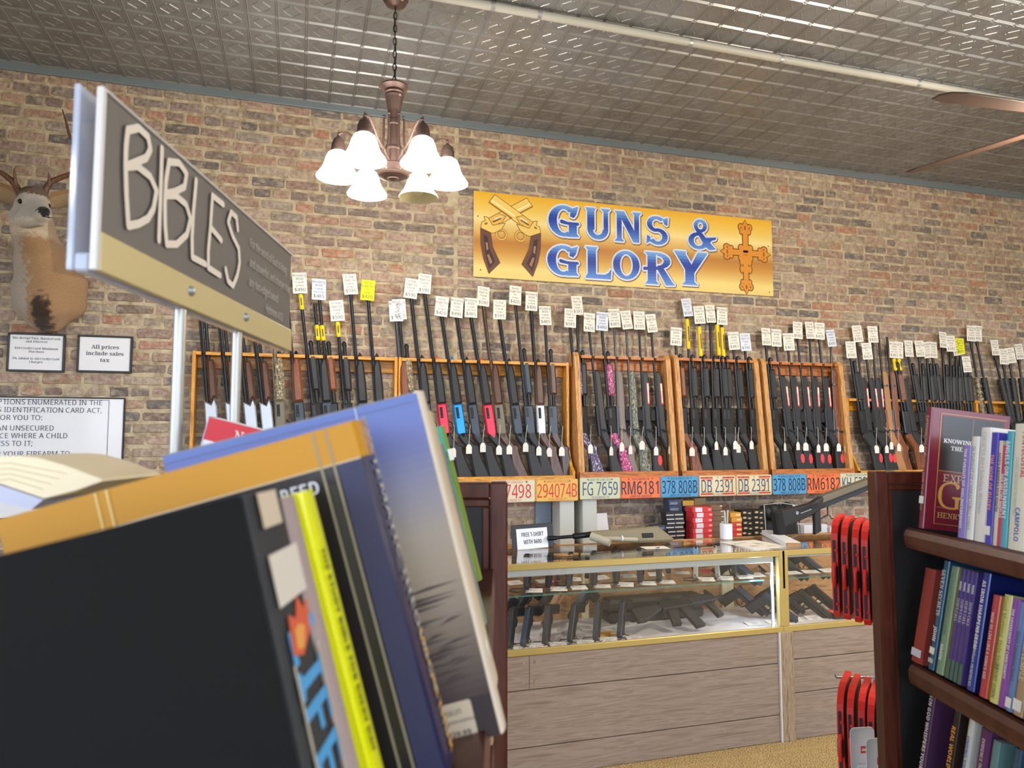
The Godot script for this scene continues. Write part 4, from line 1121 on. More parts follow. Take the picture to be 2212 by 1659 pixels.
	for i in 6:
		case_card(Vector3(2.46 + i * 0.12, SHELF + 0.004, 1.28), rng.randf_range(-0.3, 0.2), "white card on the right glass shelf, %s from the lit tube" % ORD[i], null, 0.09, 0.06)
		case_card(Vector3(2.38 + i * 0.13, DECK + 0.004, 1.36), rng.randf_range(-0.3, 0.2), "white card on the deck near the gold post, %s from left" % ORD[i], null, 0.09, 0.06)
	var lb := thing("logo_box", "dark box with red square logo and white lettering at counter end", "box", TR(Vector3(2.98, DECK, 1.37), 0, -0.1, 0))
	part("body", MB.new().bx(Vector3(-0.11, 0, -0.05), Vector3(0.2, 0.03, 0.05), 0.003), M.panel_black, lb)
	var up := Transform3D(Basis(Vector3(1, 0, 0), Vector3(0, 0, -1), Vector3(0, 1, 0)), Vector3(0, 0.0305, 0))
	part("red_square", MB.new().rect(up, -0.108, -0.048, -0.058, 0.048, 0.0004), M.red_label, lb)
	part("emblem", MB.new().ink(S(230, 150, 120)).flat(up, ellipse(0.015, 0.02, -0.083, 0.0), 0.0008), M.print, lb)
	part("lettering", MB.new().text(up * T(0.06, 0.02, 0.0006), "SPRINGFIELD", 0.032, sansb).text(up * T(0.065, -0.018, 0.0006), "DEFEND YOUR LEGACY", 0.018, sansb), M.card, lb)

# ---------------------------------------------------------------- on the counter top
func build_counter_top() -> void:
	var y := CTOP
	# framed t-shirt offer
	var f := thing("tabletop_sign", "black framed sign reading FREE T-SHIRT WITH $600 on the counter", "sign", TR(Vector3(1.232, y + 0.062, 1.035), -0.14, 0.03, 0.03))
	part("frame", MB.new().bx(Vector3(-0.12, -0.064, -0.008), Vector3(0.12, 0.066, 0.0), 0.002), M.black_frame, f)
	part("sheet", MB.new().bx(Vector3(-0.093, -0.064, 0.0), Vector3(0.085, 0.044, 0.001)), M.white, f)
	part("lettering", MB.new().text(T(-0.003, 0.012, 0.0016), "FREE T-SHIRT", 0.031, sansb, 0.66).text(T(-0.004, -0.027, 0.0016), "WITH $600", 0.031, sansb, 0.66), M.black_frame, f)
	# tan rifle lying on the glass
	var r := thing("tan_rifle", "olive tan rifle with folded bipod legs lying on the glass counter", "rifle", TR(Vector3(1.72, y + 0.05, 1.06), -0.25, -0.02, 0.0))
	part("stock", profile([0.33, -0.045, 0.34, -0.03, 0.25, 0.045, 0.02, 0.035, -0.16, 0.03, -0.16, -0.008, 0.05, -0.02, 0.12, -0.045], 0.022, 0.01), mat("olive_tan", S(132, 122, 94), 0.5), r)
	part("barrel", MB.new().tube([Vector3(-0.16, 0.012, 0), Vector3(-0.26, 0.006, 0)], 0.016, 10).tube([Vector3(-0.26, 0.006, 0), Vector3(-0.4, 0.0, 0)], 0.0095, 10).tube([Vector3(-0.36, 0.001, 0), Vector3(-0.41, 0.0, 0)], 0.0125, 10), M.blued, r)
	part("folded_leg", MB.new().tube([Vector3(-0.13, -0.012, 0.03), Vector3(0.1, -0.03, 0.04)], 0.013, 8), mat("pale_olive", S(176, 170, 148), 0.5), r)
	part("foot", MB.new().tube([Vector3(-0.17, 0.0, 0.035), Vector3(-0.09, -0.045, 0.1)], 0.022, 12), M.pale_olive, r)
	part("sling_slot", MB.new().bx(Vector3(0.14, -0.02, 0.02), Vector3(0.21, 0.006, 0.026), 0.003), M.black_matte, r)
	part("tie", MB.new().lathe(TR(Vector3(0.01, -0.02, 0.036), 0, 0, 1.5), [Vector2(0.016, -0.004), Vector2(0.016, 0.004)], 10), M.white, r)
	# white cup of tools
	var c := thing("white_canister", "white round canister holding two grey rods on the glass counter", "canister", T(2.438, y, 1.03))
	part("body", MB.new().lathe(Transform3D(), [Vector2(0, 0), Vector2(0.035, 0), Vector2(0.036, 0.003), Vector2(0.036, 0.088), Vector2(0.033, 0.09), Vector2(0.033, 0.02), Vector2(0, 0.02)], 24), M.white, c)
	for q in [[-0.012, 0.006], [0.014, -0.004]]:
		part("rod", MB.new().tube([Vector3(q[0] * 0.5, 0.02, q[1]), Vector3(q[0], 0.15, q[1]), Vector3(q[0] * 1.2, 0.168, q[1])], 0.0065, 8), M.pipe_grey, c)
	# paper plans and white carton
	var p := thing("paper_sheets", "printed white sheets spread on the glass counter by the canister", "paper", TR(Vector3(2.44, y + 0.001, 1.29), 0, 0.1, 0))
	part("sheet", MB.new().bx(Vector3(-0.11, 0, -0.15), Vector3(0.14, 0.0015, 0.13)), M.card, p)
	var pr := MB.new()
	for q in [[-0.06, -0.06, 0.03, 0.02], [0.0, -0.09, 0.05, 0.018], [0.05, -0.02, 0.04, 0.05], [-0.03, 0.04, 0.05, 0.03], [0.06, 0.07, 0.05, 0.02]]:
		pr.bx(Vector3(q[0] - q[2] / 2, 0.0015, q[1] - q[3] / 2), Vector3(q[0] + q[2] / 2, 0.0019, q[1] + q[3] / 2))
	part("print", pr, M.pipe_grey, p)
	var s2 := single("loose_slip", MB.new().bx(Vector3(-0.07, 0, -0.045), Vector3(0.07, 0.0012, 0.045)), M.card, "blank white slip of paper on the glass beside the tan rifle", "paper", TR(Vector3(1.87, y + 0.0005, 1.22), 0, -0.1, 0))
	var wb := thing("flat_carton", "flat white carton with brown ends on the counter under the bullpup rifle", "box", TR(Vector3(2.7, y, 1.17), 0, 1.19, 0))
	part("sleeve", MB.new().bx(Vector3(-0.27, 0, -0.04), Vector3(0.24, 0.028, 0.04), 0.002), M.white, wb)
	part("end_flap", MB.new().bx(Vector3(-0.285, 0.002, -0.038), Vector3(-0.27, 0.026, 0.038), 0.002), M.tan, wb)
	# black bullpup on its grip
	var b := thing("bullpup_rifle", "black bullpup rifle propped up on the right end of the glass counter", "rifle", TR(Vector3(2.72, y + 0.115, 1.13), 0.0, 0.06, 0.26))
	part("body", profile([0.0, -0.055, 0.24, -0.045, 0.3, -0.03, 0.62, -0.028, 0.95, -0.022, 0.95, 0.03, 0.34, 0.036, 0.26, 0.022, 0.02, 0.045], 0.028, 0.009), M.black_plastic, b)
	part("butt_pad", profile([-0.04, -0.115, 0.02, -0.125, 0.03, -0.05, 0.03, 0.045, -0.02, 0.05], 0.03, 0.01), M.rubber, b)
	part("top_guard", profile([0.32, 0.0, 0.94, 0.004, 0.94, 0.036, 0.35, 0.042], 0.0295, 0.006), M.olive, b)
	part("side_plate", MB.new().bx(Vector3(0.34, -0.026, 0.024), Vector3(0.95, -0.004, 0.03), 0.003), M.gun_grey, b)
	part("ejection_port", MB.new().bx(Vector3(0.13, -0.012, 0.0275), Vector3(0.29, 0.02, 0.0288), 0.0), M.black_matte, b)
	part("bolt_bar", MB.new().bx(Vector3(0.15, -0.008, 0.029), Vector3(0.235, -0.003, 0.031)).tube([Vector3(0.125, 0.005, 0.026), Vector3(0.125, 0.005, 0.034)], 0.011, 10), M.silver, b)
	part("grip", profile([0.27, -0.03, 0.315, -0.03, 0.30, -0.1, 0.285, -0.16, 0.235, -0.165, 0.255, -0.1], 0.017, 0.006), M.black_plastic, b)
	part("trigger_guard", MB.new().tube([Vector3(0.31, -0.09, 0), Vector3(0.37, -0.085, 0), Vector3(0.385, -0.03, 0)], 0.005, 6), M.black_plastic, b)

# ---------------------------------------------------------------- low back counter along the wall with ammunition boxes
func build_back_counter() -> void:
	var t := thing("back_counter", "low wooden counter along the brick wall behind the glass counters", "counter", T(0, 0, 0))
	part("cabinet", MB.new().bx(Vector3(0.5, 0.0, 0.02), Vector3(5.0, 0.82, 0.42), 0.003), M.plank, t)
	part("worktop", MB.new().bx(Vector3(0.48, 0.82, 0.01), Vector3(5.02, 0.845, 0.45), 0.004), M.back_wood, t)
	var y := 0.845
	# grey painted legs that carry the racks
	for e in [[1.706, 1.812, 0.185, "post_grey", "pale grey painted post under the yellow number plate"], [1.872, 1.978, 0.185, "post_grey", "pale grey painted post under the pale green number plate"]]:
		single("rack_post", MB.new().bx(Vector3(e[0], y, 0.03), Vector3(e[1], 1.19, e[2]), 0.004), M[e[3]], e[4], "post")
	single("wall_plate", MB.new().bx(Vector3(1.585, y, 0.004), Vector3(1.70, 1.19, 0.03), 0.003), M.post_blue, "blue-grey painted board on bricks left of the grey posts", "board")
	single("white_paper", MB.new().bx(Vector3(-0.045, 0, -0.001), Vector3(0.045, 0.2, 0.001)), M.white, "white paper card leaning on the bricks beside the grey posts", "paper", TR(Vector3(2.07, y, 0.09), -0.25, 0, 0))
	rng.seed = 5
	# stacks of ammunition boxes: x, z, width, height, depth, count, colours, words
	var stacks := [[2.37, 0.32, 0.11, 0.034, 0.075, 4, "a", "dark blue ammunition box at the stack's left foot"],
		[2.475, 0.33, 0.13, 0.028, 0.08, 8, "s", "black and silver ammunition box in the leaning stack"],
		[2.55, 0.2, 0.1, 0.042, 0.08, 7, "n", "navy ammunition box in the tall stack behind"],
		[2.68, 0.33, 0.15, 0.036, 0.1, 7, "r", "red and white ammunition box in the red stack"],
		[2.81, 0.31, 0.09, 0.037, 0.09, 7, "b", "brown ammunition box in the brown stack"],
		[2.965, 0.31, 0.085, 0.034, 0.09, 6, "g", "gold and red ammunition box behind the white canister"],
		[3.06, 0.3, 0.095, 0.036, 0.09, 6, "k", "black ammunition box with gold ovals, left column"],
		[3.155, 0.3, 0.095, 0.036, 0.09, 6, "k", "black ammunition box with gold ovals, right column"]]
	for s in stacks:
		var yy := y
		for i in s[5]:
			var at := TR(Vector3(s[0] + rng.randf_range(-0.005, 0.005), yy, s[1] + rng.randf_range(-0.004, 0.004)), 0, rng.randf_range(-0.05, 0.05), 0)
			var label: String = "%s, %s from the bottom" % [s[7], ORD[i]]
			var o := thing("ammunition_box", label, "box", at, "ammunition boxes behind the counter")
			var w: float = s[2]
			var h: float = s[3] - 0.001
			var d: float = s[4]
			var col: Color = {"a": S(64, 76, 96), "s": S(44, 46, 50), "n": S(58, 70, 92), "r": S(226, 62, 66), "b": S(128, 104, 80), "g": S(222, 160, 60) if i > 3 else S(216, 70, 64), "k": S(34, 30, 28)}[s[6]]
			part("carton", MB.new().ink(col).bx(Vector3(-w / 2, 0, -d / 2), Vector3(w / 2, h, d / 2), 0.001), M.print, o)
			var e := []
			match s[6]:
				"r": e = [MB.new().ink(S(232, 236, 244)).rect(Transform3D(), -w * 0.36, h * 0.08, w * 0.0, h * 0.94, d / 2 + 0.0004), MB.new().ink(S(250, 170, 160)).rect(Transform3D(), w * 0.3, h * 0.3, w * 0.46, h * 0.7, d / 2 + 0.0004)]
				"s": e = [MB.new().ink(S(196, 190, 174)).rect(Transform3D(), w * 0.02, h * 0.1, w * 0.49, h * 0.45, d / 2 + 0.0004), MB.new().ink(S(210, 210, 206)).rect(Transform3D(), -w * 0.49, h * 0.1, -w * 0.05, h * 0.38, d / 2 + 0.0004)]
				"k": e = [MB.new().ink(S(206, 186, 140)).flat(Transform3D(), ellipse(w * 0.16, h * 0.2, -w * 0.22, h * 0.55, 10), d / 2 + 0.0004), MB.new().ink(S(206, 186, 140)).flat(Transform3D(), ellipse(w * 0.14, h * 0.16, w * 0.2, h * 0.4, 10), d / 2 + 0.0004)]
				"b": e = [MB.new().ink(S(228, 220, 204)).rect(Transform3D(), w * 0.3, h * 0.72, w * 0.49, h * 0.94, d / 2 + 0.0004)]
				"g": e = [MB.new().ink(S(250, 220, 150)).rect(Transform3D(), w * 0.0, h * 0.3, w * 0.44, h * 0.7, d / 2 + 0.0004)]
				_: e = [MB.new().ink(S(120, 134, 160)).rect(Transform3D(), -w * 0.4, h * 0.2, w * 0.2, h * 0.6, d / 2 + 0.0004)]
			for q in e: part("print", q, M.print, o)
			yy += s[3]
	for e in [[2.66, 1.092, 0.19, 0.09, 0.035, S(190, 150, 60), "gold ammunition box on top of the red stack's back"], [2.755, 1.092, 0.19, 0.09, 0.05, S(120, 104, 72), "olive ammunition box topmost, under the cream plates"]]:
		single("ammunition_box", MB.new().ink(e[5]).bx(Vector3(-e[3] / 2, 0, -0.04), Vector3(e[3] / 2, e[4], 0.04), 0.001), M.print, e[6], "box", T(e[0], e[1], e[2]), "ammunition boxes behind the counter")
	single("box_riser", MB.new().bx(Vector3(2.62, y, 0.13), Vector3(2.78, 1.0915, 0.23), 0.002), M.black_plastic, "dark carton behind the red ammunition stack", "box")
	# dark wire basket and paper goods further right
	var bk := thing("wire_basket", "black wire basket heaped with dark pouches behind the counter", "basket", T(3.335, y, 0.27))
	part("tray", MB.new().bx(Vector3(-0.12, 0.0, -0.08), Vector3(0.14, 0.12, 0.08), 0.01), M.black_plastic, bk)
	for i in 4:
		part("pouch", MB.new().ball(Vector3(-0.08 + i * 0.062, 0.19 + 0.015 * (i % 2), 0.01), Vector3(0.045, 0.055, 0.06), 10), M.panel_black, bk)
	part("wire", MB.new().tube([Vector3(-0.13, 0.0, 0.085), Vector3(-0.13, 0.25, 0.07), Vector3(0.0, 0.26, 0.075), Vector3(0.14, 0.24, 0.07), Vector3(0.15, 0.0, 0.085)], 0.004, 6), M.pipe_grey, bk)
	for e in [[3.47, 0.2, 0.19, 0.09, 0.14, "white carton high up behind the bullpup rifle's stock"], [3.6, 0.33, 0.2, 0.1, 0.0, "white carton behind the bullpup rifle's grip"], [3.83, 0.3, 0.17, 0.07, 0.0, "cream carton behind the red cases"]]:
		single("white_carton", MB.new().bx(Vector3(-e[2] / 2, 0, -0.06), Vector3(e[2] / 2, e[3], 0.06), 0.002), M.white, e[5], "box", T(e[0], y + e[4], e[1]), "white cartons behind the counter")
	single("dark_riser", MB.new().bx(Vector3(3.37, y, 0.14), Vector3(3.57, y + 0.1395, 0.26), 0.003), M.panel_black, "dark carton under the high white carton behind the counter", "box")

# ---------------------------------------------------------------- prints and frames on the wall
func grad(m: MB, t: Transform3D, x0: float, y0: float, x1: float, y1: float, z: float, stops: Array, n := 24) -> MB:
	for i in n:
		m.ink(ramp(stops, (i + 0.5) / n)).rect(t, x0, lerpf(y0, y1, float(i) / n), x1, lerpf(y0, y1, (i + 1.0) / n), z)
	return m

func ramp(stops: Array, f: float) -> Color:
	for i in stops.size() - 1:
		if f <= stops[i + 1][0]:
			return stops[i][1].lerp(stops[i + 1][1], clampf((f - stops[i][0]) / (stops[i + 1][0] - stops[i][0]), 0, 1))
	return stops[-1][1]

func stroke(pts: Array, w: float) -> Array:
	# a brush line as convex quads and round joints
	var out := []
	for i in range(0, pts.size() - 2, 2):
		var a := Vector2(pts[i], pts[i + 1])
		var b := Vector2(pts[i + 2], pts[i + 3])
		var n := (b - a).normalized().orthogonal() * w / 2
		out.append(PackedVector2Array([a - n, b - n, b + n, a + n]))
	for i in range(0, pts.size(), 2):
		out.append(ellipse(w / 2, w / 2, pts[i], pts[i + 1], 10))
	return out

func arc(cx: float, cy: float, rx: float, ry: float, tx: float, ty: float, a0: float, a1: float, n := 10) -> Array:
	var out := []
	for i in n:
		var u := deg_to_rad(lerpf(a0, a1, float(i) / n))
		var v := deg_to_rad(lerpf(a0, a1, (i + 1.0) / n))
		out.append(PackedVector2Array([Vector2(cx + cos(u) * rx, cy + sin(u) * ry), Vector2(cx + cos(v) * rx, cy + sin(v) * ry), Vector2(cx + cos(v) * (rx - tx), cy + sin(v) * (ry - ty)), Vector2(cx + cos(u) * (rx - tx), cy + sin(u) * (ry - ty))]))
	return out

func glyph(ch: String) -> Array:
	# western display capitals in a unit box
	match ch:
		"G": return arc(0.5, 0.5, 0.5, 0.5, 0.27, 0.12, 48, 300, 16) + [pv([0.62, 0.48, 0.98, 0.48, 1.0, 0.4, 0.92, 0.38, 0.92, 0.12, 1.0, 0.02, 0.6, 0.0, 0.66, 0.12, 0.66, 0.38, 0.4, 0.42, 0.36, 0.5, 0.42, 0.54]), pv([0.72, 0.9, 0.98, 1.0, 0.9, 0.72, 0.82, 0.62, 0.7, 0.66])]
		"U": return [pv([0.0, 1.0, 0.42, 1.0, 0.36, 0.9, 0.36, 0.3, 0.08, 0.3, 0.08, 0.9]), pv([0.6, 1.0, 1.0, 1.0, 0.9, 0.9, 0.9, 0.3, 0.72, 0.3, 0.72, 0.9])] + arc(0.49, 0.32, 0.41, 0.32, 0.22, 0.14, 180, 360, 12)
		"N": return [pv([0.0, 1.0, 0.34, 1.0, 0.26, 0.9, 0.26, 0.1, 0.36, 0.0, -0.02, 0.0, 0.08, 0.1, 0.08, 0.9]), pv([0.1, 1.0, 0.36, 1.0, 0.9, 0.12, 0.9, 0.0, 0.7, 0.0]), pv([0.66, 1.0, 1.02, 1.0, 0.92, 0.9, 0.92, 0.0, 0.74, 0.0, 0.74, 0.9])]
		"S": return arc(0.48, 0.72, 0.42, 0.28, 0.22, 0.11, 40, 260, 12) + arc(0.52, 0.29, 0.44, 0.29, 0.24, 0.12, 90, -150, 12) + [pv([0.3, 0.56, 0.42, 0.45, 0.66, 0.47, 0.58, 0.58]), pv([0.74, 0.9, 0.98, 0.98, 0.94, 0.68, 0.82, 0.74]), pv([0.02, 0.02, 0.06, 0.32, 0.2, 0.26, 0.2, 0.1])]
		"L": return [pv([0.0, 1.0, 0.5, 1.0, 0.42, 0.9, 0.42, 0.1, 0.1, 0.1, 0.1, 0.9]), pv([0.0, 0.0, 1.0, 0.0, 1.02, 0.34, 0.9, 0.2, 0.76, 0.14, 0.08, 0.14])]
		"O": return arc(0.5, 0.5, 0.5, 0.5, 0.26, 0.12, 0, 360, 24)
		"R": return [pv([0.0, 1.0, 0.5, 1.0, 0.4, 0.9, 0.4, 0.1, 0.5, 0.0, 0.0, 0.0, 0.1, 0.1, 0.1, 0.9]), pv([0.4, 0.55, 0.66, 0.52, 0.98, 0.08, 1.08, 0.0, 0.74, -0.02, 0.7, 0.06]), pv([-0.05, 0.52, 0.5, 0.56, 0.5, 0.46, -0.05, 0.42])] + arc(0.45, 0.74, 0.46, 0.26, 0.24, 0.11, -90, 90, 12)
		"Y": return [pv([0.0, 1.0, 0.38, 1.0, 0.36, 0.92, 0.6, 0.5, 0.36, 0.42]), pv([0.74, 1.0, 1.06, 1.0, 0.62, 0.36, 0.46, 0.46]), pv([0.34, 0.5, 0.62, 0.5, 0.62, 0.1, 0.74, 0.0, 0.24, 0.0, 0.34, 0.1])]
		"&": return arc(0.44, 0.78, 0.24, 0.22, 0.14, 0.1, 0, 360, 14) + arc(0.36, 0.28, 0.36, 0.28, 0.19, 0.11, 60, 380, 16) + [pv([0.24, 0.66, 0.42, 0.62, 0.92, 0.1, 1.0, 0.04, 0.76, 0.0, 0.6, 0.1]), pv([0.62, 0.4, 1.0, 0.44, 0.98, 0.36, 0.84, 0.32, 0.72, 0.16, 0.64, 0.22])]
	return []

func build_wall_hangings() -> void:
	# the big yellow sign
	var sg := thing("shop_sign", "yellow board sign reading GUNS & GLORY with crossed revolvers and cross", "sign", T(1.14, 2.687, 0.014))
	var W := 2.436
	var H := 0.609
	part("board", MB.new().bx(Vector3(0, 0, -0.004), Vector3(W, H, 0.004)), M.card, sg)
	var bg := MB.new()
	grad(bg, Transform3D(), 0, 0, W, H, 0.0044, [[0.0, S(230, 206, 126)], [0.12, S(238, 214, 132)], [0.3, S(206, 152, 70)], [0.42, S(186, 126, 52)], [0.52, S(216, 172, 92)], [0.68, S(242, 222, 150)], [0.82, S(238, 200, 92)], [1.0, S(234, 178, 40)]], 48)
	part("background_print", bg, M.print, sg)
	var blue := [[0.0, S(120, 168, 232)], [0.25, S(70, 118, 206)], [0.5, S(24, 60, 158)], [0.62, S(30, 70, 170)], [0.8, S(98, 148, 222)], [1.0, S(150, 188, 240)]]
	var rim := MB.new()
	var face := MB.new()
	var shade := MB.new().ink(S(122, 84, 40))
	var zq := 0.0
	for e in [["G", 0.535, 0.805, 0.324, 0.58], ["U", 0.82, 1.055, 0.324, 0.582], ["N", 1.055, 1.303, 0.325, 0.578], ["S", 1.308, 1.533, 0.322, 0.567], ["&", 1.668, 1.943, 0.315, 0.576], ["G", 0.525, 0.8, 0.038, 0.284], ["L", 0.817, 1.052, 0.032, 0.29], ["O", 1.038, 1.286, 0.041, 0.281], ["R", 1.296, 1.564, 0.02, 0.287], ["Y", 1.542, 1.85, 0.033, 0.314]]:
		for q in glyph(e[0]):
			var p := PackedVector2Array()
			for w in q: p.append(Vector2(lerpf(e[1] + 0.016, e[2] - 0.016, w.x), lerpf(e[3] + 0.012, e[4] - 0.012, w.y)))
			if Geometry2D.is_polygon_clockwise(p): p.reverse()
			zq += 0.000004
			for o in Geometry2D.offset_polygon(p, 0.012, Geometry2D.JOIN_ROUND): rim.ink(S(214, 226, 246)).flat(Transform3D(), o, 0.0054 + zq)
			for o in Geometry2D.offset_polygon(p, 0.016, Geometry2D.JOIN_ROUND): shade.flat(T(0.004, -0.004, 0), o, 0.0046 + zq)
			for i in 14:
				var y0 := lerpf(e[3] - 0.02, e[4] + 0.02, i / 14.0)
				var y1 := lerpf(e[3] - 0.02, e[4] + 0.02, (i + 1.0) / 14)
				for o in Geometry2D.intersect_polygons(p, PackedVector2Array([Vector2(0, y0), Vector2(W, y0), Vector2(W, y1), Vector2(0, y1)])):
					face.ink(ramp(blue, (i + 0.5) / 14)).flat(Transform3D(), o, 0.0063 + zq)
	part("letter_outline", shade, M.print, sg)
	part("letter_rim", rim, M.print, sg)
	part("letter_face", face, M.print, sg)
	# crossed revolvers
	var gun := MB.new()
	var shapes_r := [[[0.13, 0.385, 0.17, 0.375, 0.43, 0.535, 0.388, 0.592, 0.118, 0.425], S(240, 206, 110)], [[0.245, 0.447, 0.418, 0.548, 0.41, 0.558, 0.238, 0.458], S(252, 236, 176)], [[0.262, 0.432, 0.432, 0.535, 0.428, 0.54, 0.257, 0.438], S(168, 116, 44)],
		[[0.128, 0.362, 0.205, 0.405, 0.23, 0.445, 0.178, 0.462, 0.108, 0.42], S(230, 186, 84)], [[0.14, 0.392, 0.2, 0.425, 0.196, 0.434, 0.134, 0.402], S(120, 78, 30)], [[0.15, 0.412, 0.206, 0.44, 0.202, 0.447, 0.146, 0.42], S(240, 236, 224)],
		[[0.05, 0.345, 0.1, 0.312, 0.15, 0.322, 0.2, 0.352, 0.225, 0.395, 0.135, 0.372, 0.1, 0.425, 0.075, 0.43, 0.085, 0.4, 0.06, 0.39], S(236, 202, 108)], [[0.08, 0.37, 0.1, 0.38, 0.095, 0.392, 0.076, 0.384], S(150, 104, 44)],
		[[0.05, 0.345, 0.12, 0.318, 0.135, 0.22, 0.188, 0.11, 0.11, 0.03, 0.072, 0.13, 0.052, 0.23], S(104, 70, 56)], [[0.07, 0.3, 0.1, 0.29, 0.115, 0.2, 0.155, 0.115, 0.11, 0.062, 0.086, 0.15], S(66, 42, 36)], [[0.085, 0.25, 0.1, 0.245, 0.105, 0.2, 0.092, 0.19], S(170, 130, 104)], [[0.095, 0.16, 0.11, 0.165, 0.135, 0.11, 0.118, 0.095], S(160, 120, 96)]]
	for side in [0, 1]:
		var f := func(p0: PackedVector2Array) -> PackedVector2Array:
			var p := PackedVector2Array()
			for v in p0: p.append(Vector2(0.27 + (v.x - 0.27) * (-1 if side else 1), v.y))
			if Geometry2D.is_polygon_clockwise(p): p.reverse()
			return p
		var z: float = 0.0052 + side * 0.0012
		for q in arc(0.2, 0.312, 0.045, 0.045, 0.02, 0.02, 0, 360, 16): gun.ink(S(138, 92, 34)).flat(Transform3D(), f.call(q), z)
		for q in arc(0.2, 0.312, 0.042, 0.042, 0.012, 0.012, 0, 360, 16): gun.ink(S(226, 180, 84)).flat(Transform3D(), f.call(q), z + 0.0003)
		for i in shapes_r.size():
			var p: PackedVector2Array = f.call(pv(shapes_r[i][0]))
			if i in [0, 3, 6, 8]:
				for o in Geometry2D.offset_polygon(p, 0.004): gun.ink(S(118, 78, 30)).flat(Transform3D(), o, z + 0.0001 * i)
			gun.ink(shapes_r[i][1]).flat(Transform3D(), p, z + 0.00005 + 0.0001 * i)
	part("revolver_print", gun, M.print, sg)
	# ornate cross
	var cr := MB.new()
	var cx := 2.19
	var cy := 0.33
	for pass_i in 2:
		var g := 0.007 if pass_i == 0 else 0.0
		cr.ink(S(96, 54, 20) if pass_i == 0 else S(220, 146, 44))
		var zz := 0.005 + pass_i * 0.0005
		cr.rect(Transform3D(), cx - 0.022 - g, 0.06 - g, cx + 0.022 + g, 0.53 + g, zz)
		cr.rect(Transform3D(), cx - 0.16 - g, cy - 0.022 - g, cx + 0.16 + g, cy + 0.022 + g, zz)
		for e in [[0, 0.2, 0.0], [0, -0.265, PI], [-0.165, 0, PI / 2], [0.165, 0, -PI / 2]]:
			var tt := Transform3D(Basis(Vector3(0, 0, 1), e[2]), Vector3(cx + e[0], cy + e[1], 0))
			cr.flat(tt, pv([0.0 - 0.026 - g, 0.0, 0.026 + g, 0.0, 0.018 + g, 0.03, 0.0, 0.06 + g, -0.018 - g, 0.03]), zz)
			for s in [-1, 1]:
				cr.flat(tt, ellipse(0.022 + g, 0.026 + g, s * 0.038, 0.004, 12), zz)
				cr.flat(tt, ellipse(0.014 + g, 0.018 + g, s * 0.034, -0.034, 10), zz)
		for e in [[-1, 1], [1, 1], [-1, -1], [1, -1]]:
			cr.flat(Transform3D(), ellipse(0.024 + g, 0.024 + g, cx + e[0] * 0.04, cy + e[1] * 0.04, 10), zz)
			cr.flat(Transform3D(), ellipse(0.016 + g, 0.03 + g, cx + e[0] * 0.036, cy - 0.1 - 0.03 * e[1], 10), zz)
	cr.ink(S(150, 90, 28))
	for e in [[0, 0.2], [0, -0.27], [-0.165, 0], [0.165, 0]]:
		cr.flat(Transform3D(), ellipse(0.008, 0.02, cx + e[0], cy + e[1], 8), 0.0058)
		for s in [-1, 1]: cr.flat(Transform3D(), ellipse(0.008, 0.008, cx + e[0] + s * (0.036 if e[0] == 0 else 0.0), cy + e[1] + s * (0.036 if e[1] == 0 else 0.0), 8), 0.0058)
	part("cross_print", cr, M.print, sg)
	for q in [[0.05, 0.05], [0.03, 0.43], [2.40, 0.4], [2.4, 0.03]]:
		part("screw", MB.new().ball(Vector3(q[0], q[1], 0.0045), Vector3(0.005, 0.005, 0.002), 6), M.steel, sg)
	# three framed notices
	framed(-1.618, -1.324, 1.953, 2.18, 0.012, "small black framed notice about accepted credit cards, below the deer head", [["We Accept Visa, MasterCard,", 0.017, 0.083], ["and Discover", 0.017, 0.064], ["$10 Credit Card Minimum", 0.017, 0.024], ["Purchase", 0.017, 0.005], ["3% Added to All Credit Card", 0.017, -0.036], ["Charges", 0.017, -0.055]], true)
	framed(-1.262, -0.968, 1.958, 2.181, 0.012, "small black framed notice reading All prices include sales tax", [["All prices", 0.031, 0.042], ["include sales", 0.031, 0.003], ["tax", 0.031, -0.036]], true)
	var lines := [["UNDER THE EXCEPTIONS ENUMERATED IN THE", 0.108], ["FIREARM OWNERS IDENTIFICATION CARD ACT,", 0.063], ["IT IS UNLAWFUL FOR YOU TO:", 0.018], ["STORE OR LEAVE AN UNSECURED", -0.042], ["FIREARM IN A PLACE WHERE A CHILD", -0.086], ["CAN OBTAIN ACCESS TO IT;", -0.13], ["SELL OR TRANSFER YOUR FIREARM TO", -0.19], ["SOMEONE ELSE WITHOUT RECEIVING", -0.236], ["APPROVAL FOR THE TRANSFER FROM", -0.28], ["THE STATE POLICE, OR", -0.324]]
	var f3 := thing("framed_notice", "large black framed notice about unsecured firearms, at the left edge", "notice", T(-1.52, 1.46, 0.004), "framed notices on the brick wall")
	frame_parts(f3, 1.05, 0.70, 0.008)
	var w3 := MB.new()
	for l in lines: w3.text(T(-0.44, l[1] + 0.21, 0.0135), l[0], 0.041, sans, 0.98, HORIZONTAL_ALIGNMENT_LEFT)
	w3.bx(Vector3(0.437, -0.33, 0.0130), Vector3(0.440, 0.335, 0.0134)).bx(Vector3(-0.5, 0.332, 0.0130), Vector3(0.44, 0.335, 0.0134))
	part("lettering", w3, M.ink, f3)
	part("glazing", MB.new().bx(Vector3(-0.515, -0.34, 0.0146), Vector3(0.515, 0.34, 0.016)), soft_glass(), f3)

func soft_glass() -> Material:
	var m := mat("picture_glass", Color(0.95, 0.97, 0.97, 0.004), 0.06)
	m.transparency = BaseMaterial3D.TRANSPARENCY_ALPHA
	m.metallic_specular = 0.2
	return m

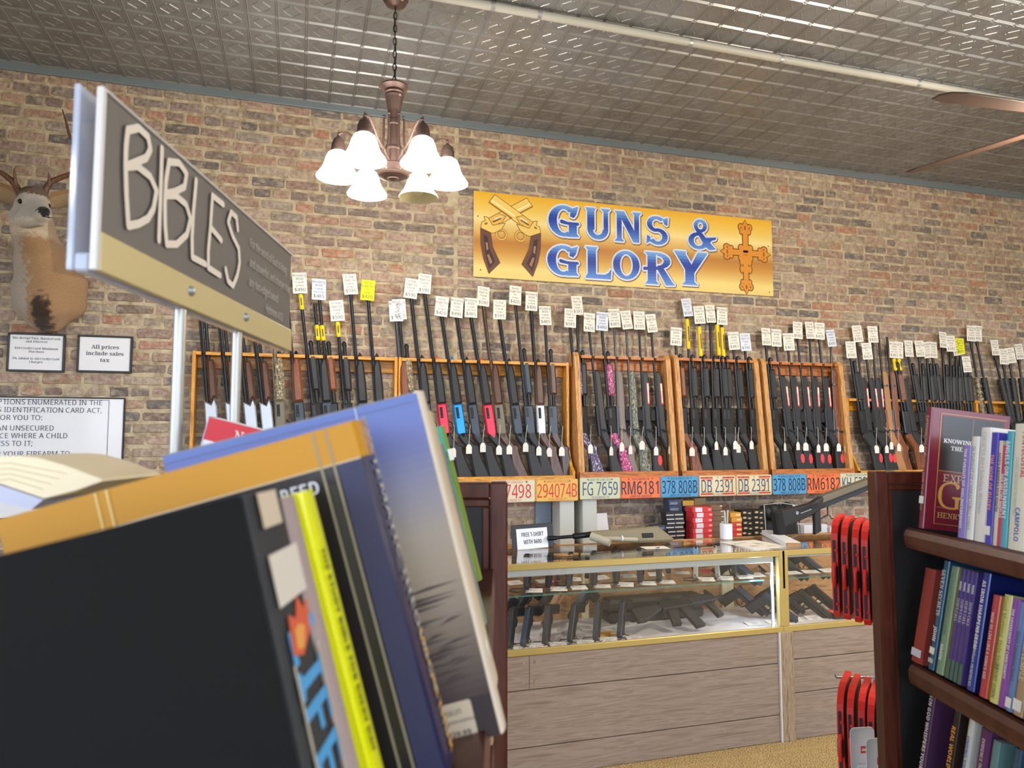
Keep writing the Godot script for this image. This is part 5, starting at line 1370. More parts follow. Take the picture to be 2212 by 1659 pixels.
func frame_parts(t: Node3D, w: float, h: float, b: float) -> void:
	var f := MB.new()
	f.bx(Vector3(-w / 2, h / 2 - b, 0), Vector3(w / 2, h / 2, 0.018), 0.002)
	f.bx(Vector3(-w / 2, -h / 2, 0), Vector3(w / 2, -h / 2 + b, 0.018), 0.002)
	f.bx(Vector3(-w / 2, -h / 2 + b, 0), Vector3(-w / 2 + b, h / 2 - b, 0.018), 0.002)
	f.bx(Vector3(w / 2 - b, -h / 2 + b, 0), Vector3(w / 2, h / 2 - b, 0.018), 0.002)
	part("frame", f, M.black_frame, t)
	part("sheet", MB.new().bx(Vector3(-w / 2 + b, -h / 2 + b, 0.006), Vector3(w / 2 - b, h / 2 - b, 0.012)), M.white, t)

func framed(x0: float, x1: float, y0: float, y1: float, b: float, label: String, lines: Array, bold: bool) -> void:
	var t := thing("framed_notice", label, "notice", T((x0 + x1) / 2, (y0 + y1) / 2, 0.004), "framed notices on the brick wall")
	frame_parts(t, x1 - x0, y1 - y0, b)
	var m := MB.new()
	for l in lines: m.text(T(0, l[2], 0.0126), l[0], l[1], serifb if bold else sans)
	part("lettering", m, M.ink, t)

# ---------------------------------------------------------------- chandeliers
func build_chandeliers() -> void:
	var lit := mat("lit_shade", S(255, 250, 238), 0.4)
	lit.emission_enabled = true
	lit.emission = S(255, 246, 230)
	lit.emission_energy_multiplier = 2.6
	var unlit := mat("frosted_shade", S(232, 228, 204), 0.35)
	unlit.backlight_enabled = true
	unlit.backlight = S(200, 196, 176)
	var bulb_off := mat("bulb_off", S(240, 240, 232), 0.3)
	var bulb_on := mat("bulb_on", S(255, 250, 240), 0.3)
	bulb_on.emission_enabled = true
	bulb_on.emission = S(255, 236, 200)
	bulb_on.emission_energy_multiplier = 8.0
	var spots := [[Vector2(0.424, 1.284), "bronze chandelier with six bell shades, hanging in front of brick wall"], [Vector2(0.42, 6.4), "bronze chandelier with six bell shades behind the camera, in the middle"], [Vector2(-2.9, 6.4), "bronze chandelier with six bell shades behind the camera, at left"], [Vector2(3.9, 6.4), "bronze chandelier with six bell shades behind the camera, at right"], [Vector2(5.1, 3.2), "bronze chandelier with six bell shades right of the ceiling fan"], [Vector2(8.2, 3.2), "bronze chandelier with six bell shades at the far right"]]
	var first: Node3D
	for s in spots:
		if first:
			var c: Node3D = first.duplicate()
			c.name = numbered("chandelier")
			add_child(c)
			c.position = Vector3(s[0].x, 0, s[0].y)
			c.set_meta("label", s[1])
			continue
		var t := thing("chandelier", s[1], "chandelier", T(s[0].x, 0, s[0].y), "chandeliers")
		first = t
		part("column", MB.new().lathe(Transform3D(), [Vector2(0, 2.842), Vector2(0.028, 2.85), Vector2(0.03, 2.90), Vector2(0.05, 2.925), Vector2(0.036, 2.935), Vector2(0.032, 2.97), Vector2(0.03, 3.0), Vector2(0.034, 3.005), Vector2(0.034, 3.012), Vector2(0.029, 3.018), Vector2(0.028, 3.125), Vector2(0.033, 3.13), Vector2(0.033, 3.145), Vector2(0.03, 3.16), Vector2(0.033, 3.2), Vector2(0.044, 3.265), Vector2(0.048, 3.275), Vector2(0.045, 3.285), Vector2(0.052, 3.29), Vector2(0.046, 3.305), Vector2(0.07, 3.322), Vector2(0.068, 3.33), Vector2(0.03, 3.338), Vector2(0.012, 3.35), Vector2(0, 3.35)], 28), M.bronze, t)
		part("bottom_bowl", MB.new().lathe(Transform3D(), [Vector2(0.0, 2.856), Vector2(0.05, 2.857), Vector2(0.072, 2.862), Vector2(0.08, 2.868), Vector2(0.076, 2.876), Vector2(0.05, 2.89), Vector2(0.03, 2.9)], 28), M.bronze, t)
		part("canopy", MB.new().lathe(Transform3D(), [Vector2(0.0, 3.742), Vector2(0.02, 3.744), Vector2(0.05, 3.756), Vector2(0.065, 3.78), Vector2(0.065, 3.789)], 20), M.bronze, t)
		var link := MB.new()
		var lp := []
		for i in 13: lp.append(Vector3(cos(TAU * i / 12) * 0.0085, sin(TAU * i / 12) * 0.021, 0))
		link.tube(lp, 0.0026, 5, false)
		var lm := link.mesh()
		for i in 12:
			part("chain_link", lm, M.black_matte, t, TR(Vector3(0, 3.362 + i * 0.0335, 0), 0, PI / 2 * (i % 2), 0))
		part("cord", MB.new().tube([Vector3(0.004, 3.34, 0), Vector3(0.006, 3.5, 0.004), Vector3(-0.004, 3.65, -0.003), Vector3(0, 3.75, 0)], 0.0022, 5), M.black_matte, t)
		var to_cam := atan2(CAM.z - s[0].y, CAM.x - s[0].x)
		var arm := MB.new()
		arm.tube([Vector3(0.048, 3.165, 0), Vector3(0.05, 3.15, 0), Vector3(0.05, 3.06, 0), Vector3(0.056, 3.01, 0), Vector3(0.075, 2.975, 0), Vector3(0.105, 2.972, 0), Vector3(0.15, 3.0, 0), Vector3(0.19, 3.045, 0), Vector3(0.225, 3.072, 0), Vector3(0.258, 3.07, 0), Vector3(0.268, 3.05, 0)], 0.0058, 8)
		arm.ball(Vector3(0.048, 3.17, 0), Vector3(0.0085, 0.0085, 0.0085), 8)
		var am := arm.mesh()
		var brace := MB.new().tube([Vector3(0.042, 2.935, 0), Vector3(0.075, 2.955, 0), Vector3(0.088, 2.972, 0)], 0.0045, 6).mesh()
		var sock := MB.new().lathe(Transform3D(), [Vector2(0.034, 2.972), Vector2(0.035, 2.985), Vector2(0.033, 3.01), Vector2(0.024, 3.035), Vector2(0.01, 3.048), Vector2(0.0055, 3.055), Vector2(0.0075, 3.062), Vector2(0.004, 3.07), Vector2(0, 3.083)], 16).mesh()
		var bell := MB.new().lathe(Transform3D(), [Vector2(0.104, 2.842), Vector2(0.105, 2.848), Vector2(0.096, 2.862), Vector2(0.08, 2.884), Vector2(0.068, 2.91), Vector2(0.06, 2.94), Vector2(0.05, 2.962), Vector2(0.034, 2.974), Vector2(0.032, 2.972), Vector2(0.048, 2.958), Vector2(0.057, 2.938), Vector2(0.065, 2.908), Vector2(0.077, 2.882), Vector2(0.093, 2.859), Vector2(0.101, 2.844), Vector2(0.104, 2.842)], 28).mesh()
		var bulb := MB.new().lathe(Transform3D(), [Vector2(0, 2.855), Vector2(0.012, 2.857), Vector2(0.024, 2.866), Vector2(0.028, 2.88), Vector2(0.024, 2.9), Vector2(0.014, 2.925), Vector2(0.013, 2.96)], 14).mesh()
		for k in 6:
			var az := to_cam + PI / 6 + k * PI / 3
			var turn := Transform3D(Basis(Vector3.UP, -az), Vector3.ZERO)
			var sh := turn * T(0.268, 0, 0)
			var dark := k == 3
			part("arm", am, M.bronze, t, turn)
			part("brace", brace, M.bronze, t, turn)
			part("socket", sock, M.bronze, t, sh)
			part("shade", bell, unlit if dark else lit, t, sh)
			part("bulb", bulb, bulb_off if dark else bulb_on, t, sh)
			if not dark:
				var l := OmniLight3D.new()
				l.name = "bulb_light"
				l.light_color = S(255, 248, 240)
				l.light_energy = LAMP
				l.light_size = 0.03
				l.omni_range = 20.0
				l.omni_attenuation = 2.0
				l.shadow_enabled = true
				t.add_child(l, true)
				l.position = sh * Vector3(0, 2.875, 0)

const LAMP := 0.2
const FAN_LAMP := 0.72

# ---------------------------------------------------------------- ceiling fan
func build_fan() -> void:
	var t := thing("ceiling_fan", "brown bladed ceiling fan with lamps under the tin at the right edge", "fan", T(3.22, 0, 2.63))
	part("down_rod", MB.new().tube([Vector3(0, 3.04, 0), Vector3(0, 3.76, 0)], 0.0125, 10), M.bronze, t)
	part("canopy", MB.new().lathe(Transform3D(), [Vector2(0.02, 3.72), Vector2(0.06, 3.74), Vector2(0.07, 3.785)], 20), M.bronze, t)
	part("motor", MB.new().lathe(Transform3D(), [Vector2(0, 2.9), Vector2(0.06, 2.905), Vector2(0.11, 2.93), Vector2(0.125, 2.96), Vector2(0.12, 3.0), Vector2(0.08, 3.04), Vector2(0.02, 3.06)], 24), M.bronze, t)
	part("light_fitter", MB.new().lathe(Transform3D(), [Vector2(0, 2.83), Vector2(0.03, 2.835), Vector2(0.05, 2.86), Vector2(0.06, 2.9)], 16), M.bronze, t)
	var cup := MB.new().lathe(Transform3D(), [Vector2(0.07, -0.12), Vector2(0.071, -0.115), Vector2(0.06, -0.08), Vector2(0.045, -0.04), Vector2(0.026, -0.01), Vector2(0.024, -0.012), Vector2(0.042, -0.042), Vector2(0.057, -0.08), Vector2(0.068, -0.118), Vector2(0.07, -0.12)], 20).mesh()
	var drop := MB.new().ball(Vector3(0, -0.075, 0), Vector3(0.028, 0.036, 0.028), 10).mesh()
	for k in 4:
		var a := Transform3D(Basis(Vector3.UP, k * PI / 2 + 0.4), Vector3.ZERO) * TR(Vector3(0.085, 2.86, 0), 0, 0, 0.5)
		part("lamp_arm", MB.new().tube([Vector3(0.02, 2.86, 0), Vector3(0.06, 2.872, 0), Vector3(0.09, 2.855, 0)], 0.007, 8), M.bronze, t, Transform3D(Basis(Vector3.UP, k * PI / 2 + 0.4), Vector3.ZERO))
		part("lamp_shade", cup, M.lit_shade, t, a)
		part("bulb", drop, M.bulb_on, t, a)
		var l := OmniLight3D.new()
		l.name = "bulb_light"
		l.light_color = S(255, 240, 220)
		l.light_energy = FAN_LAMP
		l.light_size = 0.03
		l.omni_range = 20.0
		l.omni_attenuation = 2.0
		l.shadow_enabled = true
		t.add_child(l, true)
		l.position = a * Vector3(0, -0.075, 0)
	for k in 5:
		var az := deg_to_rad(177.0 - 72.0 * k)
		var b := Transform3D(Basis(Vector3.UP, az) * Basis(Vector3.RIGHT, -0.2), Vector3(0, 2.95, 0))
		part("blade", MB.new().prism(b * Transform3D(Basis(Vector3(1, 0, 0), Vector3(0, 0, -1), Vector3(0, 1, 0)), Vector3.ZERO), pv([0.2, -0.05, 0.45, -0.062, 0.7, -0.068, 0.76, -0.05, 0.775, 0.0, 0.76, 0.05, 0.7, 0.068, 0.45, 0.062, 0.2, 0.05]), -0.003, 0.003, 0.001), M.fan_wood, t)
		part("blade_iron", MB.new().prism(b * Transform3D(Basis(Vector3(1, 0, 0), Vector3(0, 0, -1), Vector3(0, 1, 0)), Vector3(0, 0.004, 0)), pv([0.1, -0.018, 0.19, -0.018, 0.25, -0.035, 0.27, 0.0, 0.25, 0.035, 0.19, 0.018, 0.1, 0.018]), -0.002, 0.003, 0.001), M.bronze, t)

# ---------------------------------------------------------------- mounted deer
func net(bones: Array, lo: Vector3, hi: Vector3, cell: float, k: float, tint: Callable) -> MB:
	var nx := int((hi.x - lo.x) / cell) + 1
	var ny := int((hi.y - lo.y) / cell) + 1
	var nz := int((hi.z - lo.z) / cell) + 1
	var f := PackedFloat32Array()
	f.resize(nx * ny * nz)
	f.fill(1.0)
	# each bone only touches the cells near it
	for b in bones:
		var a: Vector3 = b[0]
		var e: Vector3 = b[1]
		var ra: float = b[2]
		var rb: float = b[3]
		var sq: Vector3 = b[4] if b.size() > 4 else Vector3.ONE
		var m := maxf(ra, rb) * 1.3 + 0.06
		var l0 := Vector3(minf(a.x, e.x), minf(a.y, e.y), minf(a.z, e.z)) - Vector3.ONE * m
		var h0 := Vector3(maxf(a.x, e.x), maxf(a.y, e.y), maxf(a.z, e.z)) + Vector3.ONE * m
		var ab := (e - a) / sq
		var ll := maxf(ab.length_squared(), 1e-9)
		for i in range(maxi(0, int((l0.x - lo.x) / cell)), mini(nx, int((h0.x - lo.x) / cell) + 1)):
			for j in range(maxi(0, int((l0.y - lo.y) / cell)), mini(ny, int((h0.y - lo.y) / cell) + 1)):
				for q in range(maxi(0, int((l0.z - lo.z) / cell)), mini(nz, int((h0.z - lo.z) / cell) + 1)):
					var p := (lo + Vector3(i, j, q) * cell - a) / sq
					var h := clampf(p.dot(ab) / ll, 0, 1)
					var d := (p - ab * h).length() - lerpf(ra, rb, h)
					var at := (i * ny + j) * nz + q
					var o := f[at]
					var w := maxf(k - absf(o - d), 0.0) / k
					f[at] = minf(o, d) - w * w * k * 0.25
	var vid := {}
	var vs := PackedVector3Array()
	for i in nx - 1:
		for j in ny - 1:
			for q in nz - 1:
				var at := (i * ny + j) * nz + q
				var c := [f[at], f[at + ny * nz], f[at + nz], f[at + ny * nz + nz], f[at + 1], f[at + ny * nz + 1], f[at + nz + 1], f[at + ny * nz + nz + 1]]
				var neg := 0
				for w in c:
					if w < 0: neg += 1
				if neg == 0 or neg == 8: continue
				var s := Vector3.ZERO
				var cnt := 0
				for ed in [[0, 1], [2, 3], [4, 5], [6, 7], [0, 2], [1, 3], [4, 6], [5, 7], [0, 4], [1, 5], [2, 6], [3, 7]]:
					var u: float = c[ed[0]]
					var v: float = c[ed[1]]
					if (u < 0) != (v < 0):
						var t := u / (u - v)
						var p0 := Vector3(ed[0] & 1, (ed[0] >> 1) & 1, ed[0] >> 2)
						var p1 := Vector3(ed[1] & 1, (ed[1] >> 1) & 1, ed[1] >> 2)
						s += p0.lerp(p1, t)
						cnt += 1
				vid[at] = vs.size()
				vs.append(lo + (Vector3(i, j, q) + s / cnt) * cell)
	var tris := []
	for i in range(1, nx - 1):
		for j in range(1, ny - 1):
			for q in range(1, nz - 1):
				var at := (i * ny + j) * nz + q
				for ax in 3:
					var step: int = [ny * nz, nz, 1][ax]
					if (f[at] < 0) == (f[at + step] < 0): continue
					var o1: int = [nz, 1, ny * nz][ax]
					var o2: int = [1, ny * nz, nz][ax]
					var ids := [at, at - o1, at - o1 - o2, at - o2]
					if not (vid.has(ids[0]) and vid.has(ids[1]) and vid.has(ids[2]) and vid.has(ids[3])): continue
					var r := [vid[ids[0]], vid[ids[1]], vid[ids[2]], vid[ids[3]]]
					if f[at] >= 0: r.reverse()
					tris.append([r[0], r[1], r[2]])
					tris.append([r[0], r[2], r[3]])
	var nr := PackedVector3Array()
	nr.resize(vs.size())
	for t in tris:
		var g := (vs[t[1]] - vs[t[0]]).cross(vs[t[2]] - vs[t[0]])
		for w in t: nr[w] += g
	var mb := MB.new()
	mb.colored = true
	for t in tris:
		for w in [t[0], t[2], t[1]]:
			mb.v.append(vs[w])
			mb.n.append(nr[w].normalized())
			mb.c.append(tint.call(vs[w]).srgb_to_linear())
	return mb

func build_deer() -> void:
	var t := thing("deer_mount", "mounted mule deer head with branching antlers on the brick wall", "taxidermy")
	var fur := mat("fur", Color.WHITE, 0.95)
	fur.vertex_color_use_as_albedo = true
	fur.rim_enabled = true
	fur.rim = 0.4
	grain(fur, noise_tex(71, 0.12, [[0.0, S(170, 160, 150)], [0.5, S(236, 232, 228)], [1.0, S(255, 255, 255)]], FastNoiseLite.TYPE_SIMPLEX_SMOOTH, 3), Vector3(9, 3, 9), true)
	fur.heightmap_enabled = true
	fur.heightmap_scale = 0.6
	fur.heightmap_texture = bump_tex(72, 0.15, 3)
	var tuft := FastNoiseLite.new()
	tuft.seed = 4
	tuft.frequency = 9.0
	var eye_l := Vector3(-1.447, 2.834, 0.436)
	var eye_r := Vector3(-1.338, 2.832, 0.402)
	var nose := Vector3(-1.304, 2.752, 0.55)
	var bones := [[Vector3(-1.42, 2.36, 0.03), Vector3(-1.42, 2.56, 0.13), 0.150, 0.136], [Vector3(-1.42, 2.56, 0.13), Vector3(-1.43, 2.72, 0.3), 0.132, 0.096], [Vector3(-1.43, 2.72, 0.3), Vector3(-1.418, 2.8, 0.345), 0.094, 0.08],
		[Vector3(-1.42, 2.27, 0.05), Vector3(-1.415, 2.33, 0.1), 0.085, 0.12], [Vector3(-1.52, 2.34, 0.03), Vector3(-1.5, 2.42, 0.08), 0.07, 0.09], [Vector3(-1.31, 2.36, 0.03), Vector3(-1.32, 2.46, 0.06), 0.09, 0.11], [Vector3(-1.38, 2.235, 0.06), Vector3(-1.4, 2.3, 0.1), 0.035, 0.07]]
	var body_tint := func(p: Vector3) -> Color:
		var w := tuft.get_noise_3dv(p * 3.0) * 0.06
		var c := S(192, 156, 116)
		var left := clampf((-1.455 - p.x + w + (p.y - 2.5) * 0.04) / 0.03, 0, 1)
		c = c.lerp(S(206, 196, 184), left)
		if p.y > 2.66 + w * 0.5: c = c.lerp(S(228, 214, 190), clampf((p.y - 2.66 - w * 0.5) / 0.02, 0, 1))
		var dark := clampf((0.075 - Vector2((p.x + 1.405) * 1.3, (p.y - 2.27) * 0.6).length() + w * 0.7) / 0.03, 0, 1)
		c = c.lerp(S(66, 48, 38), dark)
		if p.x > -1.34 and p.y > 2.5: c = c.lerp(S(150, 122, 92), 0.5)
		return c
	part("neck", net(bones, Vector3(-1.66, 2.16, 0.0), Vector3(-1.16, 2.94, 0.5), 0.011, 0.05, body_tint), fur, t)
	var muz := nose + Vector3(-0.012, -0.002, -0.03)
	var brow := (eye_l + eye_r) / 2
	var head := [[Vector3(-1.425, 2.84, 0.335), Vector3(-1.405, 2.85, 0.385), 0.086, 0.072], [brow + Vector3(-0.004, 0.002, -0.03), muz, 0.062, 0.036], [Vector3(-1.46, 2.765, 0.335), Vector3(-1.42, 2.755, 0.41), 0.076, 0.055], [Vector3(-1.42, 2.755, 0.41), muz + Vector3(-0.016, -0.03, -0.035), 0.055, 0.028], [muz, muz + Vector3(0.006, 0.0, 0.012), 0.036, 0.029],
		[eye_l + Vector3(0.012, 0.016, -0.022), eye_l + Vector3(0.02, 0.014, -0.008), 0.026, 0.02], [eye_r + Vector3(-0.022, 0.012, -0.016), eye_r + Vector3(-0.02, 0.012, 0.004), 0.026, 0.02], [Vector3(-1.44, 2.9, 0.335), Vector3(-1.4, 2.9, 0.345), 0.05, 0.05]]
	var head_tint := func(p: Vector3) -> Color:
		var w := tuft.get_noise_3dv(p * 5.0) * 0.02
		var c := S(216, 210, 202)
		if p.y > 2.878 + w: c = S(124, 96, 74)
		elif p.y > 2.862 + w and p.z < 0.41: c = S(176, 152, 128)
		if p.y < 2.74 + w: c = S(232, 226, 214)
		if p.distance_to(nose + Vector3(0.004, 0.008, 0.008)) < 0.034 + w: c = S(34, 30, 30)
		return c
	part("head", net(head, Vector3(-1.53, 2.66, 0.25), Vector3(-1.25, 2.97, 0.62), 0.0055, 0.022, head_tint), fur, t)
	for e in [[eye_l + Vector3(0.0, -0.002, 0.004), "eye"], [eye_r + Vector3(0.006, -0.002, 0.002), "eye"]]:
		part("eye", MB.new().ball(e[0], Vector3(0.0145, 0.0145, 0.0145), 12), mat("eye_black", S(18, 15, 14), 0.08), t)
	for s in [-1, 1]:
		part("nostril", MB.new().ball(nose + Vector3(0.006 + s * 0.013, 0.012, 0.018 - s * 0.004), Vector3(0.006, 0.006, 0.004), 8), M.black_matte, t)
	part("mouth_line", MB.new().tube([nose + Vector3(-0.045, -0.026, -0.03), nose + Vector3(-0.02, -0.022, 0.0), nose + Vector3(0.008, -0.026, 0.008), nose + Vector3(0.03, -0.022, -0.02)], 0.0022, 5), M.black_matte, t)
	# ears: cupped leaves
	for e in [[Vector3(-1.36, 2.868, 0.33), Vector3(0.93, 0.36, 0.05), 1.0], [Vector3(-1.5, 2.87, 0.325), Vector3(-0.9, 0.42, 0.05), -1.0]]:
		var dir: Vector3 = e[1].normalized()
		var fwd := Vector3(0, 0.25, 1).normalized()
		var side := fwd.cross(dir).normalized()
		var m := MB.new()
		m.colored = true
		var N := 12
		var ring := func(i: int, j: int, back: float) -> Vector3:
			var u := i / float(N)
			var wd := 0.052 * pow(sin(PI * pow(u * 0.96 + 0.04, 0.8)), 0.75) + 0.004
			var v := j / 6.0 * 2 - 1
			return e[0] + dir * (u * 0.185) + side * (v * wd) + fwd * ((v * v - 1) * wd * 0.55 - back * 0.008 * (1 - v * v))
		for i in N:
			for j in 6:
				var vv := absf(j / 6.0 * 2 - 0.83)
				m.ink(S(206, 178, 138) if vv < 0.6 else S(186, 150, 108))
				m.quad(ring.call(i, j, 0.0), ring.call(i, j + 1, 0.0), ring.call(i + 1, j + 1, 0.0), ring.call(i + 1, j, 0.0))
				m.ink(S(140, 112, 84))
				m.quad(ring.call(i, j, 1.0), ring.call(i + 1, j, 1.0), ring.call(i + 1, j + 1, 1.0), ring.call(i, j + 1, 1.0))
		part("ear", m, fur, t)
	var horn := mat("antler", S(116, 84, 60), 0.5)
	grain(horn, noise_tex(75, 0.05, [[0.0, S(120, 104, 92)], [0.5, S(220, 208, 192)], [0.8, S(255, 240, 220)], [1.0, S(255, 250, 240)]]), Vector3(6, 6, 6))
	# main beams and tines (two antlers)
	var beams := [[[[-1.37, 2.888, 0.345], [-1.363, 2.944, 0.345], [-1.337, 2.986, 0.345], [-1.285, 3.019, 0.34], [-1.224, 3.05, 0.34], [-1.201, 3.072, 0.34], [-1.193, 3.137, 0.34], [-1.2, 3.217, 0.345], [-1.221, 3.311, 0.35]], [[-1.2, 3.11, 0.342], [-1.231, 3.201, 0.345], [-1.264, 3.265, 0.345], [-1.284, 3.343, 0.345], [-1.303, 3.401, 0.345]], [[-1.349, 2.956, 0.35], [-1.345, 2.992, 0.36], [-1.347, 3.029, 0.365]], [[-1.21, 3.06, 0.335], [-1.15, 3.09, 0.34], [-1.11, 3.17, 0.35], [-1.1, 3.25, 0.35]]],
		[[[-1.478, 2.88, 0.34], [-1.504, 2.939, 0.34], [-1.532, 2.975, 0.34], [-1.572, 3.006, 0.34], [-1.625, 3.027, 0.34], [-1.66, 3.07, 0.34], [-1.671, 3.162, 0.34], [-1.661, 3.241, 0.34]], [[-1.507, 2.949, 0.345], [-1.51, 2.988, 0.355], [-1.514, 3.034, 0.36]], [[-1.668, 3.12, 0.34], [-1.63, 3.2, 0.345], [-1.61, 3.29, 0.345]]]]
	for side in beams:
		var m := MB.new()
		for i in side.size():
			var pts := []
			var rr := []
			for q in side[i].size():
				pts.append(Vector3(side[i][q][0], side[i][q][1], side[i][q][2]))
				rr.append(lerpf(0.0185 if i == 0 else 0.0115, 0.006 if i == 0 else 0.003, pow(q / float(side[i].size() - 1), 1.2)))
			m.tube(pts, rr, 8)
		part("antler", m, horn, t)
	part("skull_plate", MB.new().ball(Vector3(-1.42, 2.915, 0.352), Vector3(0.062, 0.026, 0.045), 12), mat("brow_fur", S(96, 72, 54), 0.95), t)

# ---------------------------------------------------------------- bookshelves: s runs away from the camera, t to the right, h up
func G(s: float, t: float, h: float) -> Vector3:
	return Vector3(CAM.x, h, CAM.z) + AX * s + BX * t

func GT(s: float, t: float, h: float) -> Transform3D:
	# x to the right across, y up, z towards the camera
	return Transform3D(Basis(BX, UPV, -AX), G(s, t, h))

func book(label: String, s: float, t: float, h: float, lean: float, tall: float, wide: float, thick: float, col: Color, o := {}) -> Node3D:
	# s: near cover; t, h: foot of the spine; the spine is on the left, or on the right where o.right is set
	var right: bool = o.get("right", false)
	var fr := GT(s, t, h) * Transform3D(Basis(Vector3(0, 0, 1), lean), Vector3.ZERO)
	if o.has("yaw"): fr = fr * Transform3D(Basis(Vector3.UP, o.yaw), Vector3.ZERO)
	var n := thing("book", label, "book", fr, o.get("group", "books on the right shelves"))
	var x0 := -wide if right else 0.0
	var x1 := 0.0 if right else wide
	var c: float = o.get("board", 0.0012)
	var m := MB.new().ink(col)
	if o.has("back"): m.ink(o.back)
	m.bx(Vector3(x0, 0, -thick), Vector3(x1, tall, -thick + c))
	m.ink(o.get("front", col)).bx(Vector3(x0, 0, -c), Vector3(x1, tall, 0), minf(c * 0.4, 0.001))
	m.ink(o.get("spine", col))
	var e := 0.0035 if thick > 0.012 else 0.001
	var sp := PackedVector2Array()
	for i in 7:
		var a := -PI / 2 + PI * i / 6
		sp.append(Vector2(cos(a) * e, sin(a) * (thick / 2) - thick / 2))
	# spine as a shallow round; o.band colours its top
	var q := PackedVector2Array()
	for v in sp: q.append(Vector2(v.x if right else -v.x, v.y))
	q.append(Vector2(-c if right else c, 0.0))
	q.append(Vector2(-c if right else c, -thick))
	m.prism(Transform3D(Basis(Vector3(1, 0, 0), Vector3(0, 0, 1), Vector3(0, -1, 0)), Vector3(0, tall, 0)), q, 0.0, tall)
	if o.has("band"):
		var q2 := PackedVector2Array()
		for v in q: q2.append(Vector2(v.x * 1.15, v.y * 1.004 + thick * 0.002))
		m.ink(o.band[1]).prism(Transform3D(Basis(Vector3(1, 0, 0), Vector3(0, 0, 1), Vector3(0, -1, 0)), Vector3(0, tall + 0.0002, 0)), q2, 0.0, o.band[0])
	part("cover", m, M.gloss_print if o.get("gloss", true) else M.matte_print, n)
	var g := 0.003 if c > 0.002 else 0.0008
	part("pages", MB.new().bx(Vector3(x0 + (g if right else c), g, -thick + c), Vector3(x1 - (c if right else g), tall - g, -c)), M[o.get("pages", "paper")], n)
	# writing down the spine
	var d := Transform3D(Basis(Vector3(0, -1, 0), Vector3(0, 0, -1) if right else Vector3(0, 0, 1), Vector3(1, 0, 0) if right else Vector3(-1, 0, 0)), Vector3((e + 0.0006) * (1 if right else -1), 0, -thick / 2))
	if o.has("text"):
		var w := MB.new()
		for l in o.text:   # [words, place down the spine 0..1, size, colour, bold, across]
			w.ink(l[3]).text(Transform3D(d.basis, d.origin + Vector3(0, tall * (1 - l[1]), l[5] if l.size() > 5 else 0.0)), l[0], l[2], (sansb if l[4] == 1 else serif if l[4] == 2 else sans), l[6] if l.size() > 6 else 0.82)
		part("spine_lettering", w, M.print, n)
	if o.has("marks"):
		var k := MB.new()
		for l in o.marks:   # [from, to down the spine, colour]
			k.ink(l[2]).rect(d * T(0, 0, 0), -tall * (1 - l[0]), -thick * 0.46, -tall * (1 - l[1]), thick * 0.46, 0.0002)
		part("sticker", k, M.print, n, T(0, 0, 0))
	return n

func gondola_end(label: String, s: float, t0: float, t1: float, height: float) -> Node3D:
	var n := thing("bookshelf", label, "bookshelf", GT(s, 0, 0), "brown bookshelves")
	var w := 0.028
	for t in [t0, t1 - w]:
		part("post", MB.new().bx(Vector3(t, 0, -0.03), Vector3(t + w, height, 0.006), 0.003), M.mahogany, n)
	part("top_rail", MB.new().bx(Vector3(t0 + w, height - 0.026, -0.028), Vector3(t1 - w, height - 0.001, 0.002), 0.002), M.mahogany, n)
	part("inner_rail", MB.new().bx(Vector3(t0 + w, height - 0.04, -0.026), Vector3(t1 - w, height - 0.0275, -0.003), 0.002), M.mahogany, n)
	for t in [t0 + w, t1 - w - 0.012]:
		part("inner_post", MB.new().bx(Vector3(t, 0.05, -0.026), Vector3(t + 0.012, height - 0.04, -0.003), 0.002), M.mahogany, n)
	part("panel", MB.new().bx(Vector3(t0 + w + 0.012, 0.05, -0.022), Vector3(t1 - w - 0.012, height - 0.04, -0.008)), M.panel_black, n)
	part("foot_rail", MB.new().bx(Vector3(t0 + w, 0.0, -0.028), Vector3(t1 - w, 0.05, 0.002), 0.002), M.mahogany, n)
	return n

func shelf_board(n: Node3D, s_end: float, length: float, t: float, h: float, lean: float, depth: float, mirror: bool) -> void:
	# board tilted back with a raised rounded lip along the aisle; x is measured inwards from the lip
	var p := pv([0.0, -0.012, 0.004, -0.02, 0.03, -0.026, depth, -0.024 , depth, -0.004, 0.026, -0.004, 0.022, 0.002, 0.014, 0.016, 0.006, 0.02, 0.0, 0.016, -0.004, 0.004])
	if mirror:
		for i in p.size(): p[i].x = -p[i].x
	var fr := Transform3D(Basis(Vector3(0, 0, 1), lean), Vector3(t, h, 0))
	part("shelf", MB.new().prism(fr, p, 0.05, length + 0.05, 0.0), M.mahogany, n)

